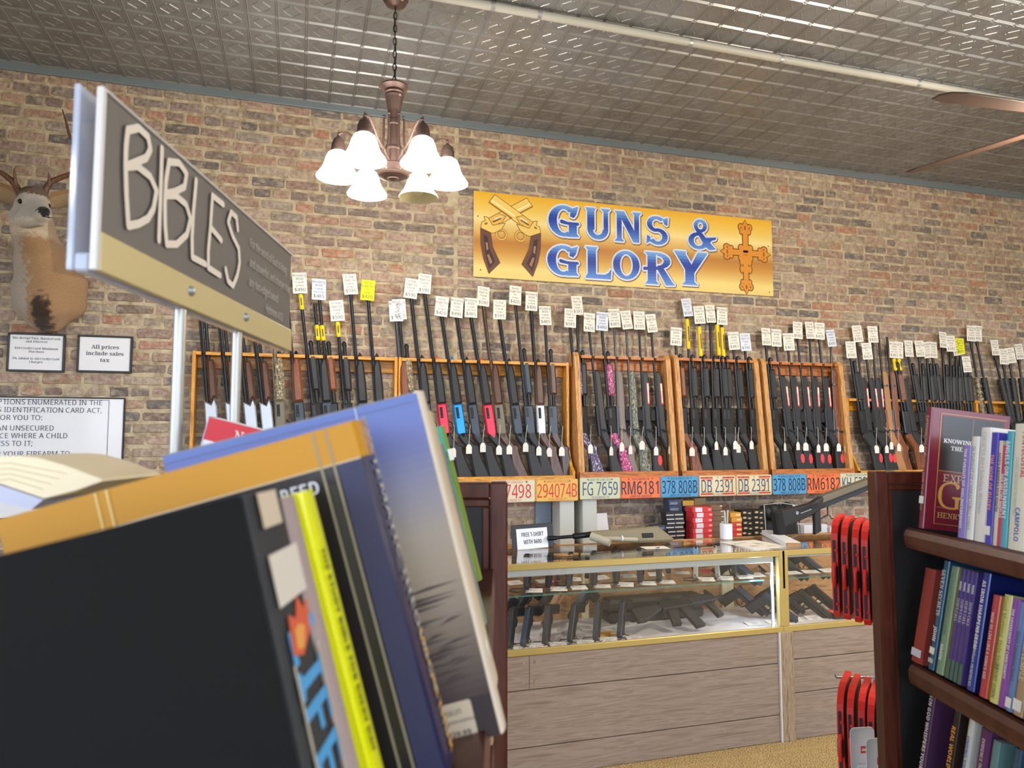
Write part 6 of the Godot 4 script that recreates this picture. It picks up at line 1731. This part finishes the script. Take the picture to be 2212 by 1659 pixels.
func build_right_shelves() -> void:
	var n := gondola_end("brown framed bookshelf with black end panel at the right, full of paperbacks", 1.5, 0.791, 1.55, 1.5)
	part("centre_board", MB.new().bx(Vector3(1.14, 0.05, 0.006), Vector3(1.17, 1.46, 1.45)), M.panel_black, n)
	for e in [[0.824, 1.370, -0.12], [0.822, 1.103, -0.2], [0.81, 0.83, -0.2]]:
		shelf_board(n, 1.5, 1.35, e[0], e[1], e[2], 0.26, false)
		for q in [0.06, 0.7]:
			part("bracket", MB.new().prism(Transform3D(Basis(), Vector3(0, 0, q)), pv([e[0] + 0.05, e[1] - 0.035, 1.14, e[1] - 0.09, 1.14, e[1] - 0.14]), 0.0, 0.004), M.black_frame, n)
	var g := {"group": "books on the right shelves"}
	var L1 := -0.12
	var wh := S(244, 244, 240)
	# top shelf, from the far end towards the camera; s is the near cover
	var eg := book("maroon paperback workbook with gold G, standing first at the far end", 1.412, 0.84, 1.392, L1, 0.242, 0.158, 0.016, S(120, 38, 52), {"spine": S(128, 52, 64), "text": [["EXPERIENCING GOD", 0.24, 0.011, S(226, 178, 150), 0], ["KNOWING & DOING THE WILL OF GOD", 0.62, 0.008, S(226, 178, 150), 0]], "marks": [[0.74, 0.8, wh]]})
	var c := MB.new()
	var gold := S(222, 170, 84)
	c.ink(S(46, 40, 40)).rect(Transform3D(), 0.022, 0.118, 0.146, 0.228, 0.0005)
	c.ink(gold)
	for q in [[0.018, 0.012, 0.0192, 0.232], [0.018, 0.231, 0.152, 0.232], [0.018, 0.117, 0.152, 0.118], [0.022, 0.045, 0.1, 0.0456], [0.018, 0.012, 0.152, 0.0128]]: c.rect(Transform3D(), q[0], q[1], q[2], q[3], 0.0008)
	c.ink(S(176, 140, 96)).rect(Transform3D(), 0.0835, 0.13, 0.0842, 0.228, 0.0007)
	c.ink(wh).text(T(0.026, 0.178, 0.0008), "KNOWING and DOING", 0.0115, serifb, 1, HORIZONTAL_ALIGNMENT_LEFT).text(T(0.042, 0.164, 0.0008), "THE WILL OF GOD", 0.0115, serifb, 1, HORIZONTAL_ALIGNMENT_LEFT)
	c.ink(S(228, 196, 160)).text(T(0.03, 0.104, 0.0008), "EXPERIENCING", 0.0205, serif, 1.05, HORIZONTAL_ALIGNMENT_LEFT)
	c.ink(gold).text(T(0.02, 0.07, 0.0008), "GOD", 0.076, serif, 1.0, HORIZONTAL_ALIGNMENT_LEFT)
	c.ink(S(232, 200, 120)).text(T(0.024, 0.03, 0.0008), "HENRY & RICHARD", 0.0145, serif, 1, HORIZONTAL_ALIGNMENT_LEFT).text(T(0.07, 0.017, 0.0008), "CLAUDE KING", 0.0145, serif, 1, HORIZONTAL_ALIGNMENT_LEFT)
	part("cover_print", c, M.gloss_print, eg)
	book("lilac spined paperback with crimson cover, in front of the maroon book", 1.283, 0.838, 1.390, L1, 0.168, 0.108, 0.02, S(186, 58, 92), {"spine": S(150, 132, 206), "front": S(168, 62, 104), "text": [["THE PURSUIT OF HOLINESS", 0.38, 0.011, wh, 1], ["BRIDGES", 0.8, 0.01, wh, 1]]})
	book("slim white paperback next to the lilac spine", 1.262, 0.838, 1.390, L1, 0.184, 0.125, 0.018, S(236, 236, 230), {"text": [["IN PURSUIT OF CHARACTER", 0.4, 0.011, S(110, 120, 120), 0], ["BILL HYBELS", 0.8, 0.009, S(120, 120, 120), 0]]})
	book("thick white paperback between the slim white and blue books", 1.232, 0.838, 1.390, L1, 0.2, 0.132, 0.026, S(240, 236, 230), {"text": [["CHOICES for Christian Women", 0.4, 0.012, S(150, 170, 176), 2]]})
	book("blue and orange spined paperback reading The Hope of Glory", 1.214, 0.838, 1.389, L1, 0.192, 0.13, 0.016, S(72, 66, 176), {"spine": S(84, 72, 180), "text": [["THE HOPE OF GLORY", 0.45, 0.012, S(252, 160, 120), 1]], "marks": [[0.84, 0.92, wh]]})
	book("slim black lettered cream paperback right of the blue book", 1.203, 0.838, 1.389, L1, 0.178, 0.12, 0.009, S(226, 216, 190), {"text": [["GOD'S ANSWERS FOR YOUTH", 0.4, 0.009, S(30, 30, 40), 1]]})
	book("slim pink paperback next to the cream slim one", 1.193, 0.838, 1.389, L1, 0.17, 0.12, 0.009, S(214, 78, 112), {"text": [["MEN ARE LIKE WAFFLES", 0.5, 0.008, wh, 1]]})
	book("teal paperback with angel lettering on the top right shelf", 1.178, 0.838, 1.389, L1, 0.194, 0.13, 0.014, S(86, 176, 192), {"text": [["ANGELS ON ASSIGNMENT", 0.42, 0.013, S(226, 244, 244), 1]]})
	var cp := book("thick cream paperback with red title at the top right edge", 1.136, 0.838, 1.389, L1, 0.206, 0.14, 0.04, S(236, 232, 212), {"text": [["PENTECOSTAL", 0.25, 0.014, S(214, 60, 80), 1, 0.008], ["GOOD ENOUGH TO ENDURE", 0.5, 0.009, S(120, 190, 170), 0, -0.006], ["CAMPOLO", 0.8, 0.014, S(70, 90, 190), 1, 0.002]]})
	part("cover_print", MB.new().ink(S(214, 52, 60)).text(T(0.02, 0.11, 0.0008), "Red", 0.08, sansb, 1, HORIZONTAL_ALIGNMENT_LEFT).ink(S(170, 50, 70)).text(T(0.012, 0.065, 0.0008), "Why", 0.03, serif, 1, HORIZONTAL_ALIGNMENT_LEFT).text(T(0.006, 0.045, 0.0008), "So", 0.03, serif, 1, HORIZONTAL_ALIGNMENT_LEFT), M.print, cp)
	book("green spined paperback at the right edge of the top shelf", 1.1, 0.838, 1.389, L1, 0.19, 0.13, 0.034, S(130, 170, 60), {})
	book("grey paperback beyond the right edge of the top shelf", 1.05, 0.838, 1.389, L1, 0.2, 0.13, 0.04, S(170, 170, 180), {})
	# middle shelf
	var L2 := -0.2
	book("speckled brick red hardback, first on the middle shelf", 1.402, 0.819, 1.132, L2, 0.184, 0.12, 0.034, S(158, 72, 62), {"gloss": false, "board": 0.0025, "marks": [[0.86, 0.94, S(214, 220, 236)]]})
	book("tall blue paperback titled Seven Secrets on the middle shelf", 1.362, 0.818, 1.134, L2, 0.206, 0.13, 0.016, S(40, 92, 124), {"text": [["SEVEN SECRETS", 0.3, 0.014, wh, 2], ["JOHN", 0.68, 0.013, wh, 1]], "marks": [[0.8, 0.86, wh], [0.9, 0.94, S(190, 196, 196)]]})
	book("green and gold paperback right of the tall blue one", 1.334, 0.818, 1.134, L2, 0.2, 0.128, 0.02, S(176, 166, 74), {"spine": S(130, 160, 128), "text": [["THE POWER OF SPIRITUAL LEADERS", 0.35, 0.009, S(60, 90, 70), 0], ["HAGIN", 0.8, 0.011, wh, 1]]})
	for i in 4:
		book("violet and green slim paperback, %s of four alike on the middle shelf" % ORD[i], 1.316 - i * 0.0115, 0.818, 1.134, L2, 0.2, 0.125, 0.0105, S(82, 66, 140), {"marks": [[0.82, 1.0, S(84, 116, 104)]], "text": [["HARE", 0.16, 0.008, wh, 1], ["GOD'S CALL", 0.38, 0.009, wh, 2]]})
	book("navy paperback with silver title Iron Sharpens Iron", 1.248, 0.818, 1.134, L2, 0.204, 0.13, 0.018, S(26, 36, 96), {"spine": S(44, 66, 150), "text": [["AS IRON SHARPENS IRON", 0.36, 0.012, wh, 1], ["Howard & William HENDRICKS", 0.72, 0.009, wh, 0]]})
	book("red spined paperback with golden cover on the middle shelf", 1.216, 0.818, 1.134, L2, 0.172, 0.115, 0.018, S(206, 150, 50), {"spine": S(196, 70, 70), "text": [["HOW TO LIVE LIKE A KING'S KID", 0.5, 0.009, S(244, 210, 190), 1]]})
	book("pale yellow paperback titled Good Morning, Holy Spirit", 1.19, 0.818, 1.134, L2, 0.178, 0.115, 0.018, S(222, 216, 130), {"text": [["Good Morning, Holy Spirit", 0.36, 0.012, S(60, 120, 80), 2], ["BENNY HINN", 0.8, 0.011, S(120, 140, 90), 1]]})
	book("purple spined paperback right of the pale yellow one", 1.172, 0.818, 1.134, L2, 0.176, 0.115, 0.016, S(150, 84, 176), {"text": [["THE SOVEREIGNTY OF CHRISTIANITY", 0.42, 0.008, wh, 1]]})
	book("blue and brown paperback near the right edge of the middle shelf", 1.156, 0.818, 1.134, L2, 0.174, 0.115, 0.014, S(110, 140, 190), {"text": [["Your Deepest Need", 0.5, 0.011, S(90, 60, 40), 2]], "marks": [[0.88, 0.97, wh]]})
	book("tan paperback with brown columns near the right edge", 1.134, 0.818, 1.134, L2, 0.176, 0.115, 0.02, S(176, 150, 112), {"text": [["THE TEMPLE", 0.5, 0.013, S(230, 220, 200), 2]], "marks": [[0.86, 0.96, wh]]})
	book("orange paperback at the right edge of the middle shelf", 1.1, 0.818, 1.134, L2, 0.176, 0.115, 0.032, S(214, 150, 70), {})
	# bottom shelf in view
	for e in [[1.41, 0.229, 0.016, S(88, 56, 92), "violet paperback titled When God Whispers Your Name, lowest shelf", "WHEN GOD WHISPERS YOUR NAME", S(236, 230, 240), 0.014], [1.334, 0.222, 0.016, S(52, 40, 36), "dark paperback with orange lettering Real World, lowest shelf", "REAL WORLD FAITH", S(240, 170, 60), 0.015], [1.295, 0.226, 0.014, S(226, 228, 220), "white paperback with blue lettering, lowest shelf", "FINDING YOUR PURPOSE", S(44, 84, 170), 0.011], [1.25, 0.212, 0.026, S(104, 56, 110), "plum paperback titled Evidence That Demands, lowest shelf", "EVIDENCE THAT DEMANDS A VERDICT", S(230, 210, 220), 0.01], [1.228, 0.205, 0.016, S(110, 150, 150), "pale teal paperback leaning on the lowest shelf", "HOPE", S(230, 240, 236), 0.013], [1.18, 0.212, 0.014, S(66, 96, 120), "slate blue paperback on the lowest shelf at the right", "PRAYER", S(220, 230, 236), 0.012], [1.15, 0.2, 0.018, S(210, 214, 206), "off-white paperback at the right end of the lowest shelf", "GRACE", S(80, 100, 110), 0.012]]:
		book(e[4], e[0], 0.806, 0.858, L2, e[1], 0.13, e[2], e[3], {"text": [[e[5], 0.42, e[7], e[6], 1]]})

# ---------------------------------------------------------------- red and black cases hanging between the shelves
func build_red_cases() -> void:
	var pst := thing("peg_post", "slim dark post behind the right bookshelf carrying the red cases", "stand", GT(2.26, 0, 0))
	part("post", MB.new().bx(Vector3(1.2, 0.0, -0.02), Vector3(1.225, 1.36, 0.02), 0.003), M.black_frame, pst)
	part("foot", MB.new().bx(Vector3(1.17, 0.0, -0.2), Vector3(1.26, 0.03, 0.2), 0.004), M.black_frame, pst)
	for y in [1.318, 0.828]:
		part("peg", MB.new().tube([Vector3(1.21, y, 0), Vector3(1.05, y, 0), Vector3(1.045, y + 0.01, 0)], 0.0035, 6), M.silver, pst)
	var outline := pv([-0.1, -0.265, 0.085, -0.265, 0.1, -0.25, 0.1, -0.045, 0.094, -0.022, 0.078, 0.0, 0.05, 0.014, 0.02, 0.02, -0.1, 0.02])
	var side := Transform3D(Basis(Vector3(0, 0, 1), Vector3(0, 1, 0), Vector3(-1, 0, 0)), Vector3.ZERO)
	for row in 2:
		for i in 5:
			var y := 1.31 - row * 0.49
			var label: String = "red edged black case hanging in the %s row, %s from the aisle" % [["upper", "lower"][row], ORD[i]]
			var c := thing("red_case", label, "case", GT(2.2 - i * 0.016, 1.045 + i * 0.0215 + (0.003 if i in [2, 4] else 0.0), y - i * 0.004) * Transform3D(Basis(Vector3.UP, -0.58), Vector3.ZERO), "red edged cases on pegs")
			var inner := MB.new().inset(outline, 0.011)
			var ring := MB.new()
			for k in outline.size():
				var l := (k + 1) % outline.size()
				ring.prism(side, PackedVector2Array([outline[k], outline[l], inner[l], inner[k]]), -0.0088, 0.0088)
			part("red_rim", ring, M.red_plastic, c)
			part("black_body", MB.new().prism(side, MB.new().inset(outline, 0.008), -0.0068, 0.0068, 0.001), M.navy_plastic, c)
			part("front_strip", MB.new().bx(Vector3(-0.0052, -0.245, 0.098), Vector3(0.0036, -0.04, 0.1012), 0.001), M.navy_plastic, c)
			part("handle", MB.new().tube([Vector3(0, -0.108, 0.098), Vector3(0, -0.11, 0.122), Vector3(0, -0.17, 0.122), Vector3(0, -0.172, 0.098)], 0.0055, 6), M.red_plastic, c)
			part("latch", MB.new().bx(Vector3(-0.0085, -0.166, 0.1), Vector3(0.0085, -0.114, 0.114), 0.003), M.navy_plastic, c)
			for yy in [-0.07, -0.225]:
				part("rivet", MB.new().ball(Vector3(0.004, yy, 0.104), Vector3(0.004, 0.005, 0.007), 6), M.red_plastic, c)
	# white cards with red labels lower down
	for i in 3:
		var c := thing("white_pack", "white blister card with small red label, %s of three at lower right" % ORD[i], "package", GT(1.9 - i * 0.03, 0.945 + i * 0.026, 0.62 - i * 0.015) * Transform3D(Basis(Vector3.UP, 0.12), Vector3.ZERO), "white blister cards")
		part("card", MB.new().prism(Transform3D(), rrect(0.034, 0.2, 0.012), -0.001, 0.001), M.white, c)
		part("red_label", MB.new().rect(Transform3D(), -0.006, 0.135, 0.022, 0.153, 0.0014), M.red_label, c)
		part("blister", MB.new().prism(Transform3D(), rrect(0.022, 0.09, 0.008), 0.001, 0.01, 0.003), M.white, c, T(0, 0.02, 0))
		part("label_print", MB.new().rect(Transform3D(), -0.003, 0.141, 0.019, 0.147, 0.0018), M.card, c)

# ---------------------------------------------------------------- left bookshelf, its sign and the books in the foreground
func build_left_shelves() -> void:
	var n := gondola_end("brown framed bookshelf with black end panel at left centre, under BIBLES sign", 1.15, -0.5, 0.014, 1.5)
	part("centre_board", MB.new().bx(Vector3(-0.35, 0.05, 0.006), Vector3(-0.325, 1.39, 0.95)), M.panel_black, n)
	part("top_bar", MB.new().bx(Vector3(-0.352, 1.39, 0.006), Vector3(-0.323, 1.405, 0.95), 0.002), M.mahogany, n)
	for h in [1.366, 1.12]:
		part("shelf", MB.new().prism(Transform3D(Basis(Vector3(0, 0, 1), 0.25), Vector3(-0.03, h, 0)), pv([0.02, -0.006, 0.02, -0.02, -0.3, -0.02, -0.3, -0.006]), 0.01, 0.95), M.mahogany, n)
	# the BIBLES sign
	var fr := Transform3D(Basis(AX, UPV, BX), G(0.58, -0.331, 1.71))
	var sg := thing("chalkboard_sign", "dark chalkboard sign lettered BIBLES on two metal poles, left foreground", "sign", fr)
	part("board", MB.new().bx(Vector3(0.004, 0.0, -0.004), Vector3(0.542, 0.15, 0.0), 0.0), mat("chalkboard", S(106, 102, 98), 0.5), sg)
	part("back_sheet", MB.new().bx(Vector3(0.0, -0.001, -0.022), Vector3(0.546, 0.155, -0.018), 0.001), M.acrylic, sg)
	part("edge_strip", MB.new().bx(Vector3(-0.0015, -0.003, -0.004), Vector3(0.004, 0.1525, 0.0026), 0.001), mat("rim_white", S(218, 216, 214), 0.35), sg)
	part("edge_strip", MB.new().bx(Vector3(0.004, 0.1495, -0.004), Vector3(0.546, 0.1525, 0.0026), 0.001), M.rim_white, sg)
	part("edge_strip", MB.new().bx(Vector3(-0.001, -0.003, -0.023), Vector3(0.003, 0.155, -0.0175), 0.001), M.acrylic, sg)
	part("foot_channel", MB.new().bx(Vector3(0.0, -0.004, -0.0175), Vector3(0.546, 0.012, -0.0045), 0.002), M.acrylic, sg)
	part("gold_strip", MB.new().bx(Vector3(0.004, -0.003, -0.0035), Vector3(0.546, 0.0305, 0.003), 0.001), mat("sign_gold", S(206, 190, 138), 0.4, 0.1), sg)
	for s in [0.176, 0.341]:
		part("pole", MB.new().tube([Vector3(s, -0.305, -0.0075), Vector3(s, 0.0, -0.0075)], 0.0064, 14), M.aluminium, sg)
		part("bolt_knob", MB.new().lathe(Transform3D(Basis(Vector3(1, 0, 0), Vector3(0, 0, 1), Vector3(0, -1, 0)), Vector3(s - 0.002, 0.016, 0.003)), [Vector2(0.0055, 0), Vector2(0.005, 0.003), Vector2(0.003, 0.0045), Vector2(0.0, 0.005)], 10), M.silver, sg)
	var L := MB.new()
	for st in BIBLES:
		var p := []
		for i in range(0, st.size(), 2):
			p.append(st[i] - 0.58)
			p.append(st[i + 1])
		for q in stroke(p, 0.0074): L.flat(Transform3D(), q, 0.0026)
	part("lettering", L, mat("chalk", S(236, 226, 212), 0.8), sg)
	var sm := MB.new()
	for e in [["For the word of God is living", 0.118], ["and powerful, and sharper than", 0.092], ["any two-edged sword", 0.066], ["Hebrews 4:12", 0.043]]:
		sm.text(T(0.35 if e[1] > 0.05 else 0.42, e[1], 0.0026), e[0], 0.0165, sans, 0.78, HORIZONTAL_ALIGNMENT_LEFT)
	part("verse", sm, mat("faint_chalk", S(190, 186, 180), 0.8), sg)
	# foreground books, near to far; spines on the right, tilted back
	var lean := 0.25
	var g := "books in the left foreground"
	var life := book("black book with blue LIFE lettering on its spine, nearest the camera", 0.335, -0.072, 1.3597, 0.245, 0.19, 0.3, 0.049, S(24, 23, 22), {"right": true, "group": g, "gloss": false, "board": 0.002, "spine": S(66, 64, 64), "marks": [[0.16, 0.29, S(226, 220, 208)]], "text": [["LIFE", 0.55, 0.06, S(78, 166, 226), 1, -0.002, 0.66]]})
	var ls := MB.new()
	var sd := Transform3D(Basis(Vector3(0, 0, -1), Vector3(0, 1, 0), Vector3(1, 0, 0)), Vector3(0.0042, 0, 0))
	part("flame_print", ls.ink(S(222, 96, 58)).flat(sd, pv([0.006, 0.112, 0.02, 0.108, 0.038, 0.116, 0.044, 0.132, 0.034, 0.128, 0.028, 0.136, 0.02, 0.126, 0.01, 0.13]), 0.0002), M.print, life)
	part("flame_core", MB.new().ink(S(240, 170, 84)).flat(sd, pv([0.012, 0.113, 0.022, 0.111, 0.03, 0.12, 0.022, 0.123, 0.014, 0.122]), 0.0005), M.print, life)
	part("head_label", MB.new().ink(S(216, 200, 176)).rect(sd, 0.004, 0.172, 0.032, 0.189, 0.0003), M.print, life)
	for x in [0.002, 0.043]: part("spine_line", MB.new().ink(S(196, 190, 172)).rect(sd, x, 0.0, x + 0.003, 0.108, 0.0004), M.print, life)
	book("mauve grey softcover pressed between the black and neon yellow spines", 0.3845, -0.07, 1.362, 0.26, 0.182, 0.1, 0.022, S(170, 152, 150), {"right": true, "group": g, "gloss": false})
	book("thin neon yellow spined book behind the black one", 0.407, -0.064, 1.362, 0.27, 0.184, 0.06, 0.0265, S(226, 228, 20), {"right": true, "group": g, "spine": S(232, 236, 10), "text": [["THE STUDY BIBLE FOR EVERY DAY", 0.5, 0.009, S(60, 60, 20), 1, 0.006]]})
	var b := book("wide dark book with golden top band behind the neon spine", 0.45, -0.032, 1.366, 0.275, 0.223, 0.225, 0.044, S(40, 37, 36), {"right": true, "band": [0.0232, S(196, 142, 22)], "group": g, "board": 0.002, "spine": S(44, 44, 74), "text": [["SYSTEMATIC THEOLOGY", 0.4, 0.02, S(170, 166, 160), 1], ["MACARTHUR", 0.8, 0.016, S(220, 170, 70), 1]]})
	var bc := MB.new()
	bc.ink(S(190, 134, 14)).rect(Transform3D(), -0.225, 0.2, 0.0, 0.2232, 0.0005)
	bc.ink(S(206, 190, 160)).rect(Transform3D(), -0.225, 0.1992, 0.0, 0.2, 0.0007)
	bc.ink(S(44, 44, 76)).rect(Transform3D(), -0.0155, 0.0, 0.0, 0.1992, 0.0006)
	for x in [-0.026, -0.018]: bc.ink(S(148, 138, 110)).rect(Transform3D(), x, 0.0, x + 0.0014, 0.222, 0.0009)
	bc.ink(S(86, 120, 104)).rect(Transform3D(), -0.223, 0.182, -0.164, 0.1985, 0.0007).ink(S(40, 60, 50)).rect(Transform3D(), -0.223, 0.182, -0.2, 0.1985, 0.0009).ink(S(150, 190, 150)).rect(Transform3D(), -0.19, 0.184, -0.178, 0.196, 0.0009)
	for x in [-0.164, -0.157]: bc.ink(S(220, 190, 120)).rect(Transform3D(), x, 0.178, x + 0.0014, 0.223, 0.0011)
	bc.ink(S(190, 134, 14)).rect(Transform3D(), -0.163, 0.18, -0.157, 0.2, 0.0009)
	bc.ink(S(206, 204, 204)).text(T(-0.105, 0.189, 0.001), "THE APOSTLES AND THE CREED", 0.0115, sansb, 0.9)
	part("cover_print", bc, M.print, b)
	var sky := book("large book with sky and sea cover, behind the golden banded book", 0.52, 0.002, 1.362, lean, 0.25, 0.188, 0.03, S(150, 146, 150), {"right": true, "group": g, "board": 0.003, "spine": S(224, 212, 190), "pages": "cream"})
	var sc := MB.new()
	grad(sc, Transform3D(), -0.188, 0.03, -0.0005, 0.249, 0.0005, [[0.0, S(70, 58, 54)], [0.15, S(110, 96, 84)], [0.3, S(150, 134, 116)], [0.42, S(166, 150, 128)], [0.55, S(168, 156, 142)], [0.72, S(138, 138, 160)], [0.85, S(106, 116, 170)], [1.0, S(98, 118, 178)]], 40)
	sc.ink(S(52, 40, 40)).rect(Transform3D(), -0.188, 0.0, -0.0005, 0.03, 0.0005)
	rng.seed = 31
	for i in 26:
		var y := rng.randf_range(0.035, 0.115)
		var x := rng.randf_range(-0.06, -0.012)
		var w := rng.randf_range(0.008, 0.03)
		sc.ink(S(74, 62, 58)).flat(Transform3D(), pv([x - w, y - 0.001, x, y + 0.0008, x + minf(w, -x - 0.002), y + 0.003, x, y + 0.003]), 0.0008)
	sc.ink(S(206, 206, 214)).rect(Transform3D(), -0.047, 0.225, -0.0462, 0.249, 0.0009)
	sc.ink(S(96, 92, 120)).rect(Transform3D(), -0.188, 0.243, -0.0005, 0.2435, 0.0008)
	part("cover_print", sc, M.print, sky)
	part("price_sticker", MB.new().ink(S(206, 188, 160)).prism(T(-0.03, 0.017, 0), rrect(0.0145, 0.0125, 0.002), 0.0006, 0.0012), M.print, sky)
	part("sticker_print", MB.new().ink(S(96, 86, 78)).text(T(-0.03, 0.023, 0.0015), "BIBLES", 0.0045, sans).text(T(-0.03, 0.0165, 0.0015), "Large print edition", 0.0036, sans).text(T(-0.028, 0.008, 0.0015), "$29.99", 0.0055, sansb), M.print, sky)
	book("cream paged hardback just behind the sky cover", 0.6, -0.004, 1.364, lean, 0.236, 0.15, 0.05, S(214, 190, 150), {"right": true, "group": g, "spine": S(226, 206, 168), "pages": "cream"})
	book("slim teal grey softcover between sky cover and green book", 0.78, -0.016, 1.37, lean, 0.2, 0.13, 0.03, S(120, 140, 136), {"right": true, "group": g})
	var gr := book("green spiral-bound study book standing beside the end panel", 1.0, -0.026, 1.374, lean, 0.22, 0.16, 0.03, S(112, 148, 62), {"right": true, "group": g, "spine": S(126, 150, 58)})
	var gc := MB.new()
	grad(gc, Transform3D(), -0.16, 0.0, -0.0005, 0.22, 0.0005, [[0.0, S(146, 154, 52)], [0.4, S(128, 164, 76)], [0.75, S(72, 140, 76)], [0.82, S(50, 120, 80)], [0.84, S(60, 160, 130)], [1.0, S(76, 164, 130)]], 24)
	gc.ink(S(232, 240, 214)).text(Transform3D(Basis(Vector3(0, -1, 0), Vector3(1, 0, 0), Vector3(0, 0, 1)), Vector3(-0.012, 0.125, 0.001)), "THE BELIEVER", 0.017, serif, 1.2)
	part("cover_print", gc, M.print, gr)
	for i in 9: part("comb_tooth", MB.new().bx(Vector3(-0.03, 0.19 - i * 0.012, 0.0), Vector3(-0.02, 0.192 - i * 0.012, 0.003)), M.cream, gr)
	part("white_tag", MB.new().bx(Vector3(0.0, 0.17, -0.008), Vector3(0.006, 0.186, 0.0)), M.card, gr)
	book("tan cardboard backed book beneath the green one, by the post", 1.06, -0.01, 1.13, lean, 0.21, 0.14, 0.04, S(176, 146, 112), {"right": true, "group": g, "gloss": false})
	var soft := thing("soft_bible", "floppy book lying on top at the left edge, cream page edges outward", "book", GT(0.58, 0, 0), g)
	part("pages", MB.new().prism(Transform3D(), pv([-0.5, 1.545, -0.453, 1.5484, -0.3987, 1.5557, -0.3841, 1.5561, -0.3694, 1.5546, -0.3471, 1.5484, -0.3192, 1.538, -0.3165, 1.5355, -0.3388, 1.5274, -0.3623, 1.5216, -0.3975, 1.5333, -0.4524, 1.5393, -0.5, 1.54]), -0.1, 0.0, 0.001), M.cream, soft)
	part("cover", MB.new().prism(Transform3D(), pv([-0.5, 1.5395, -0.4524, 1.5388, -0.3975, 1.5328, -0.3623, 1.5211, -0.371, 1.5136, -0.3967, 1.5191, -0.4515, 1.5246, -0.5, 1.526]), -0.1, 0.001), mat("pale_blue_cover", S(190, 194, 214), 0.6), soft)
	for i in 4: part("page_gap", MB.new().prism(T(0, -0.004 - i * 0.0042, 0), pv([-0.44 + i * 0.01, 1.5515, -0.39, 1.5545, -0.345 - i * 0.006, 1.546, -0.345 - i * 0.006, 1.5455, -0.39, 1.5538, -0.44 + i * 0.01, 1.551]), 0.0, 0.0006), mat("page_shade", S(206, 190, 156), 0.9), soft)
	book("tan paperback corner showing behind the golden banded book", 0.7, -0.255, 1.38, lean, 0.15, 0.12, 0.03, S(190, 166, 130), {"right": true, "group": g, "gloss": false})
	var ni := book("red banded white and navy paperback behind the sign poles", 0.76, -0.352, 1.408, -0.245, 0.19, 0.14, 0.022, S(228, 230, 238), {"group": g, "spine": S(200, 206, 224)})
	var nc := MB.new().ink(S(204, 40, 54)).rect(Transform3D(), 0.0, 0.166, 0.14, 0.19, 0.0005)
	nc.ink(S(52, 48, 66)).rect(Transform3D(), 0.01, 0.02, 0.13, 0.162, 0.0005).ink(S(236, 208, 180)).rect(Transform3D(), 0.01, 0.162, 0.14, 0.164, 0.0007)
	nc.ink(S(250, 236, 230)).text(T(0.03, 0.178, 0.001), "New, Improved", 0.014, serif, 1.0, HORIZONTAL_ALIGNMENT_LEFT)
	part("cover_print", nc, M.print, ni)
	book("orange paperback corner at the left edge below the golden band", 0.4, -0.262, 1.36, lean, 0.118, 0.1, 0.03, S(222, 156, 70), {"right": true, "group": g, "gloss": false})

const BIBLES := [
	[0.6179, 0.1320, 0.6160, 0.1156, 0.6166, 0.0988, 0.6198, 0.0746, 0.6253, 0.0482],
	[0.6179, 0.1317, 0.6362, 0.1419, 0.6535, 0.1410, 0.6588, 0.1312, 0.6517, 0.1200, 0.6179, 0.0990],
	[0.6179, 0.0986, 0.6362, 0.1062, 0.6608, 0.1055, 0.6737, 0.0965, 0.6691, 0.0774, 0.6595, 0.0649, 0.6430, 0.0550, 0.6253, 0.0475],
	[0.6812, 0.1413, 0.6817, 0.1025, 0.6820, 0.0508],
	[0.6965, 0.1345, 0.6916, 0.1124, 0.6911, 0.0901, 0.6934, 0.0689, 0.6980, 0.0517],
	[0.6965, 0.1341, 0.7184, 0.1416, 0.7362, 0.1372, 0.7326, 0.1216, 0.7121, 0.1093, 0.6916, 0.0997],
	[0.6917, 0.0982, 0.7141, 0.1057, 0.7377, 0.1044, 0.7495, 0.0928, 0.7420, 0.0736, 0.7197, 0.0571, 0.6981, 0.0511],
	[0.7600, 0.1384, 0.7557, 0.1032, 0.7545, 0.0738, 0.7569, 0.0532, 0.7912, 0.0540],
	[0.8041, 0.1369, 0.8013, 0.0999, 0.7975, 0.0717, 0.7991, 0.0520, 0.8337, 0.0511],
	[0.8041, 0.1369, 0.8363, 0.1374],
	[0.8014, 0.0995, 0.8337, 0.0931],
	[0.8846, 0.1214, 0.8793, 0.1354, 0.8611, 0.1359, 0.8528, 0.1212, 0.8684, 0.1083, 0.8902, 0.0985, 0.8943, 0.0815, 0.8876, 0.0639, 0.8748, 0.0476, 0.8585, 0.0495, 0.8495, 0.0627],
]
